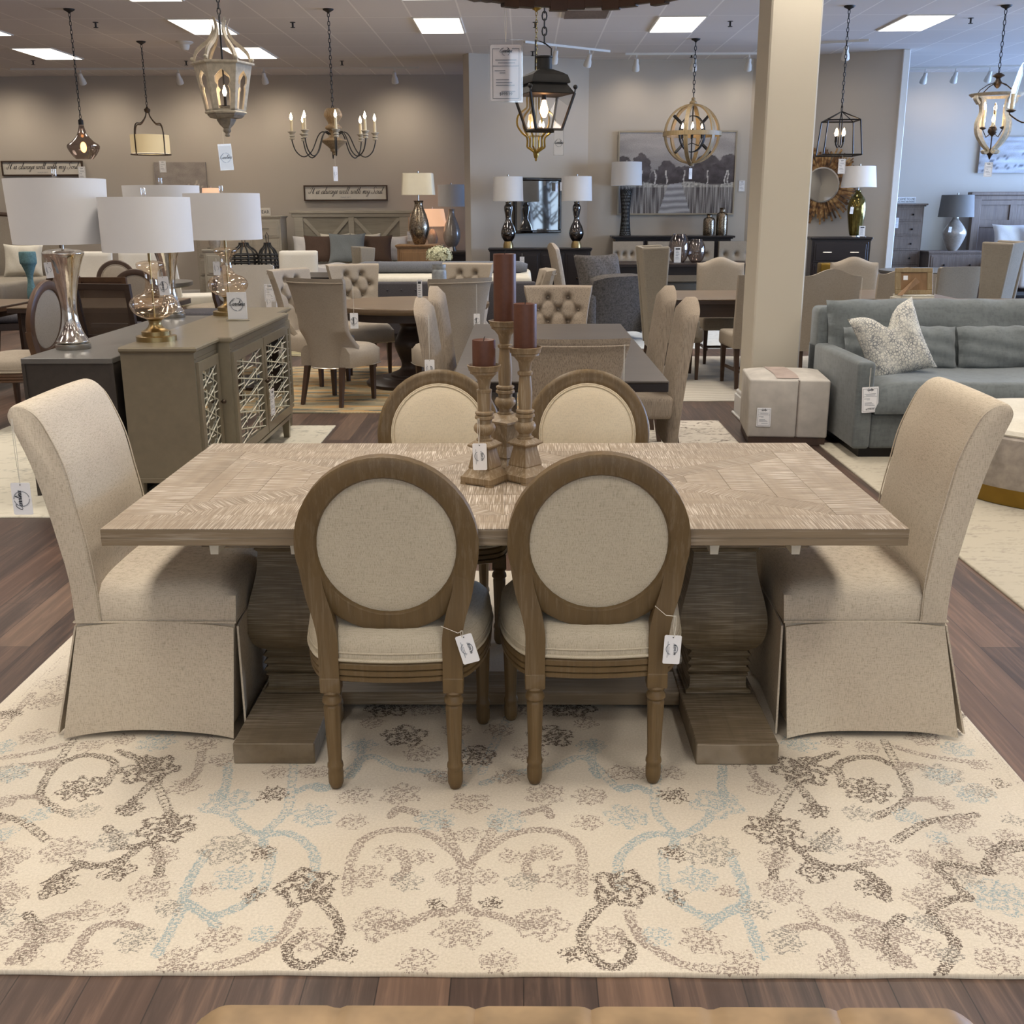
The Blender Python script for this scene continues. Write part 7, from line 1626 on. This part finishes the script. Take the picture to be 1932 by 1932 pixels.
b = MB(); b.lathe([(.05, zt-.01), (.055, zt+.02), (.025, zt+.05), (.03, zt+.07), (.01, zt+.09)], 14); b.lathe([(.02, zb-.03), (.045, zb-.01), (.05, zb+.01)], 14); obj('hub', b, M['oaklight'], t)
for k in range(6): a = k*PI/3+.4; b = MB(); x, y = .16*math.cos(a), .16*math.sin(a); b.tube([(0, 0, zc-.12), (x*.7, y*.7, zc-.16), (x, y, zc-.06)], .006, 5); ar = obj('arm', b, M['iron'], t); candle_bulb(t, x, y, zc-.06, .13, .014, 'black', 'bulb', 1.1)
hang_tag('narrow tag below the wooden orb chandelier', (g.x, g.y, CEIL+zb-.02), .04, .05, .15, .3, 0, 'price')
# 9 open cage lantern
t, g = hung('lantern_pendant', 'black open cage lantern with candle bulbs right of the pillar', 1603, 11); Z = lambda px, py: D(px, py, g.y).z-CEIL
zt, z1, zb = Z(1587, 212), Z(1587, 228), Z(1582, 293)
b = MB(); chain_mb(b, 0, 0, zt+.06, -.04, .06, .0045, .013); b.tube([(0, .03*math.cos(2*PI*k/16), zt+.045+.04*math.sin(2*PI*k/16)) for k in range(16)], .005, 5, True); obj('chain', b, M['iron'], t)
T1, B1 = sqp(.19, z1, -.06), sqp(.225, zb, -.06)
for k in range(4):
    b = MB(); b.tube([(0, 0, zt+.01), T1[k]], .007, 4); b.tube([T1[k], B1[k]], .009, 4); obj('corner_post', b, M['black'], t)
    b = MB(); b.tube([T1[k], T1[(k+1) % 4]], .009, 4); obj('top_rail', b, M['black'], t); b = MB(); b.tube([B1[k], B1[(k+1) % 4]], .009, 4); obj('bottom_rail', b, M['black'], t)
for k in range(4):
    a = k*PI/2+.6; x, y = .06*math.cos(a), .06*math.sin(a); b = MB(); b.tube([(0, 0, zt), (x*.35, y*.35, zt-.1), (x*.35, y*.35, zb+.12), (0, 0, zb+.10), (x*.6, y*.6, zb+.09), (x, y, zb+.13), (x, y, zb+.17)], .006, 5); obj('arm', b, M['black'], t); candle_bulb(t, x, y, zb+.15, .07, .012, 'black', 'bulb', 1.2)
q = D(1589, 303, g.y-.22); hang_tag('printed price form hanging under the open cage lantern', (q.x, g.y-.22, CEIL+zb), .05, .085, .17, 0, 0, 'form')
# 10 cream scroll chandelier
t, g = hung('chandelier', 'cream scroll-legged chandelier with candle bulbs at the right edge', 1899, 10, 'chandelier'); Z = lambda px, py: D(px, py, g.y).z-CEIL
zt, z1, zb = Z(1888, 138), Z(1880, 178), Z(1866, 298)
b = MB(); chain_mb(b, 0, 0, zt, -.04, .07, .005, .015); obj('chain', b, M['iron'], t)
b = MB(); b.lathe(sm([(.01, zt-.17), (.05, zt-.12), (.025, zt-.06), (.07, zt-.03), (.03, zt)], 3), 16)
for k in range(4): a = k*PI/2+.3; b.tube([(.02*math.cos(a), .02*math.sin(a), zt-.1), (.14*math.cos(a), .14*math.sin(a), z1+.10), (.24*math.cos(a), .24*math.sin(a), z1+.04), (.27*math.cos(a), .27*math.sin(a), z1)], .006, 5)
b.lathe(sm([(.004, zb-.02), (.014, zb), (.022, zb+.02), (.04, zb+.05), (.04, zb+.06), (.02, zb+.08), (.03, zb+.10)], 3), 14); b.tube([(0, 0, zb), (0, 0, z1-.1)], .008, 6); b.lathe(sm([(.01, zb+.25), (.05, zb+.29), (.05, zb+.33), (.02, zb+.38)], 3), 14); obj('metal_stem', b, M['bronze'], t)
b = MB(); b.loft([[(q*math.cos(2*PI*k/32), q*math.sin(2*PI*k/32), z) for k in range(32)] for q, z in ((.27, z1-.03), (.30, z1-.01), (.31, z1+.005), (.27, z1+.005))], cap=False, loop=True); obj('top_ring', b, M['chalk'], t)
for k in range(4):
    a = k*PI/2+.3; ca, sa = math.cos(a), math.sin(a); H_ = z1-zb
    pr = cr([(.24, z1-.11, 0), (.27, z1-.08, 0), (.29, z1-.05, 0), (.27, z1-.025, 0), (.22, z1-.05, 0), (.20, z1-.12, 0), (.19, z1-.3*H_, 0), (.235, z1-.45*H_, 0), (.22, z1-.62*H_, 0), (.13, zb+.22*H_, 0), (.06, zb+.14*H_, 0), (.05, zb+.10*H_, 0), (.09, zb+.08*H_, 0), (.11, zb+.12*H_, 0)], 4)
    b = MB(); b.sweep([(p.x*ca, p.x*sa, p.y) for p in pr], [(-.014, -.028), (.014, -.028), (.014, .028), (-.014, .028)], (-sa, ca, 0)); obj('scroll_leg', b, M['chalk'], t)
for k in range(6): a = k*PI/3+.1; x, y = .13*math.cos(a), .13*math.sin(a); b = MB(); b.tube([(0, 0, zb+.3), (x*.6, y*.6, zb+.24), (x, y, zb+.33)], .005, 5); b.lathe([(.015, zb+.33), (.04, zb+.345), (.02, zb+.355)], 12, (x, y, 0)); obj('arm', b, M['bronze'], t); candle_bulb(t, x, y, zb+.35, .20 if k % 2 else .05, .017, 'candlesleeve', 'bulb', 1.2)
hang_tag('printed price form hanging under the cream scroll chandelier', (g.x, g.y, CEIL+zb-.02), .03, .10, .17, 0, 0, 'form')
# 11 glass bell chandelier entering at the right edge
Y = 9.0; q = D(1978, 150, Y); t, g = hung('chandelier', 'clear glass bell chandelier entering at the right edge of the picture', 0, 0, 'chandelier', Pos=Vector((q.x, Y, CEIL))); Z = lambda px, py: D(px, py, g.y).z-CEIL
zt, zb = Z(1965, 70), Z(1960, 200)
b = MB(); chain_mb(b, 0, 0, zt, -.04); obj('chain', b, M['iron'], t)
b = MB(); b.lathe(sm([(.27, zb), (.25, zb+.15), (.20, zb+.32), (.10, zt-.08), (.04, zt)], 4), 40, cap=False); obj('glass_bell', b, M['clear'], t)
for k in range(5): a = k*2*PI/5+PI*.88; x, y = .24*math.cos(a), .24*math.sin(a); b = MB(); b.tube(cr([(0, 0, zb-.02), (x*.5, y*.5, zb-.12), (x, y, zb-.06), (x, y, zb-.03)], 4), .006, 5); b.lathe([(.015, zb-.04), (.04, zb-.025), (.02, zb-.015)], 12, (x, y, 0)); obj('arm', b, M['bronze'], t); candle_bulb(t, x, y, zb-.02, .12, .013, 'candlesleeve', 'bulb', .9)
b = MB(); b.tube([(0, 0, zt), (0, 0, zb-.08)], .008, 6); obj('stem', b, M['bronze'], t)
# ---------------- track lights, sprinklers, vents ----------------
def spot_track(label, p0, p1, cans, aim, lit):
    """p0,p1 pixels on the ceiling; cans (px,py); aim = horizontal direction of the beam"""
    a, c_ = G(*p0, CEIL), G(*p1, CEIL); a.z = c_.z = CEIL-.02; t = thing('track_light', label, 'track light', (a.x, a.y, CEIL))
    b = MB(); d = c_-a; b.sweep([(0, 0, -.015), (d.x, d.y, -.015)], [(-.018, -.015), (.018, -.015), (.018, .015), (-.018, .015)]); obj('track', b, M['trimw'], t)
    for i, (s_, on) in enumerate(cans):
        p = d*s_; ax = Vector((aim[0], aim[1], -1.25)).normalized(); b = MB(); b.tube([(p.x, p.y, -.03), (p.x, p.y, -.12)], .012, 8)
        c0 = Vector((p.x, p.y, -.13)); b.tube([c0-ax*.06, c0-ax*.02, c0+ax*.02, c0+ax*.06, c0+ax*.13], [.025, .035, .036, .052, .06], 14, cap=True); hd = obj('spot_head', b, M['trimw'], t)
        b = MB(); b.tube([c0+ax*.1305, c0+ax*.134], .05, 14); obj('lamp_face', b, M['spotface'] if on else M['bulbdim'], hd)
        L_ = bpy.data.lights.new('spot', 'SPOT'); L_.energy = 70*lit; L_.color = (1, .86, .70); L_.spot_size = math.radians(125); L_.spot_blend = .9; L_.shadow_soft_size = .05
        lo = bpy.data.objects.new('spot_beam', L_); SC.collection.objects.link(lo); w = Vector((a.x, a.y, CEIL))+c0+ax*.15; lo.location = w; lo.rotation_euler = ax.to_track_quat('-Z', 'Y').to_euler()
spot_track('white track light with spots along the left part of the back wall', (20, 129), (790, 126), [(.17, 0), (.41, 1), (.62, 0), (.94, 0)], (0, .9), .42)
spot_track('added white track light, out of view, brightening the far left of the back wall', (-420, 132), (-10, 129), [(.1, 0), (.5, 0), (.93, 0)], (0, .9), .5)  # unseen extra track, added to lift the dark left end of the wall
spot_track('white track light in front of the angled partition wall', (990, 77), (1150, 95), [(.35, 0), (.75, 0)], (-.3, .9), .14)
spot_track('white track light in front of the tree painting', (1180, 100), (1440, 99), [(.08, 0), (.5, 0), (.9, 0)], (0, .9), .14)
spot_track('white track light right of the pillar', (1530, 80), (1640, 74), [(.62, 0)], (.2, .9), .15)
spot_track('white track light over the bedroom group at the right', (1715, 128), (1930, 122), [(.15, 0), (.42, 1), (.72, 0)], (0, .9), .05)
t0 = None
for i, (px, py) in enumerate([(180, 42), (62, 114), (552, 42), (645, 115), (351, 115), (1378, 40), (1005, 97), (1010, 42), (1832, 34), (1305, 100)]):
    g = G(px, py, CEIL); lab = 'small ceiling sprinkler head '+('left of the canopy chain', 'below the far left light panel', 'left of the chandelier canopy', 'right of the chandelier chain', 'left of the cream lantern', 'right of the third light panel', 'behind the brass chain', 'above the black lantern', 'left of the cream chandelier canopy', 'left of the orb chandelier chain')[i]
    if t0 is None:
        b = MB(); b.lathe([(.035, -.004), (.035, 0)], 14); b.tube([(0, 0, 0), (0, 0, -.06)], .012, 8); b.lathe([(.03, -.065), (.03, -.06)], 10); t0 = obj('ceiling_sprinkler', b, M['iron'], None, (g.x, g.y, CEIL)); tag(t0, lab, 'sprinkler', 'ceiling sprinklers')
    else: o = t0.copy(); SC.collection.objects.link(o); o.location = (g.x, g.y, CEIL); o['label'] = lab
a, c_ = G(1062, 16, CEIL), G(1150, 28, CEIL)
t = thing('ceiling_vent', 'grey louvred ceiling vent behind the wooden ring chandelier', 'vent', ((a.x+c_.x)/2, (a.y+c_.y)/2+.1, CEIL)); b = MB(); b.box(-.29, .29, -.29, .29, -.01, 0); obj('frame', b, M['wall'], t, smooth=False)
b = MB()
for k in range(9): y = -.24+k*.06; b.hexa([(-.26, y, -.012), (.26, y, -.012), (.26, y+.045, -.02), (-.26, y+.045, -.02)], [(-.26, y, -.009), (.26, y, -.009), (.26, y+.045, -.017), (-.26, y+.045, -.017)])
obj('louvres', b, M['rustic'], t, smooth=False)
g = G(348, 79, CEIL); b = MB(); b.lathe([(.04, -.11), (.06, -.09), (.07, -.04), (.12, -.012), (.12, 0)], 20); tag(obj('ceiling_speaker', b, M['trimw'], None, (g.x, g.y, CEIL)), 'white cone fitting on the ceiling left of the cream lantern', 'ceiling fitting')
# ---------------- tags on the foreground furniture ----------------
q = D(37, 790, 2.99); t = hang_tag('white store tag on a string at the top of the left skirted chair', (-1.447, 2.985, 1.015), .185, .055, .095, .05, 0, 'logor')
hang_tag('white price tag tied to the shortest candle holder', (-.135, 3.19, .975), .075, .043, .083, -.05, -.02, 'price', '$59.99')
hang_tag('slim string loop hanging from the tallest candle holder', (-.018, 3.38, 1.205), .125, .004, .004, 0, 0, 'none') if False else None
def leg_tag(label, top, wrap, ln, tilt, rz=0):
    return hang_tag(label, top, ln, .046, .083, rz, tilt, 'price', '$299.99', string2=wrap)
leg_tag('white price tag tied to the right back post of the left oval-back chair', (-.165, 2.675, .50), [(-.055, -.002, .015), (-.01, -.004, -.004), (.0, 0, 0)], .012, -.28)
leg_tag('white price tag tied to the right back post of the right oval-back chair', (.405, 2.695, .535), [(-.055, -.002, .03), (-.025, -.004, .004), (.0, 0, 0)], .055, .05)
# wall price cards and small papers
for px, py, Y, w_, h_, lab in ((1400, 351, 18.43, .10, .17, 'small white price cards on the wall right of the tree painting'), (1062, 352, 18.05, .09, .13, 'small card beside the square mirror')):
    q = D(px, py, Y); hang_tag(lab, (q.x, Y+.02 if px > 1300 else Y-.02, q.z+h_/2), 0, w_, h_, 0, 0, 'form')
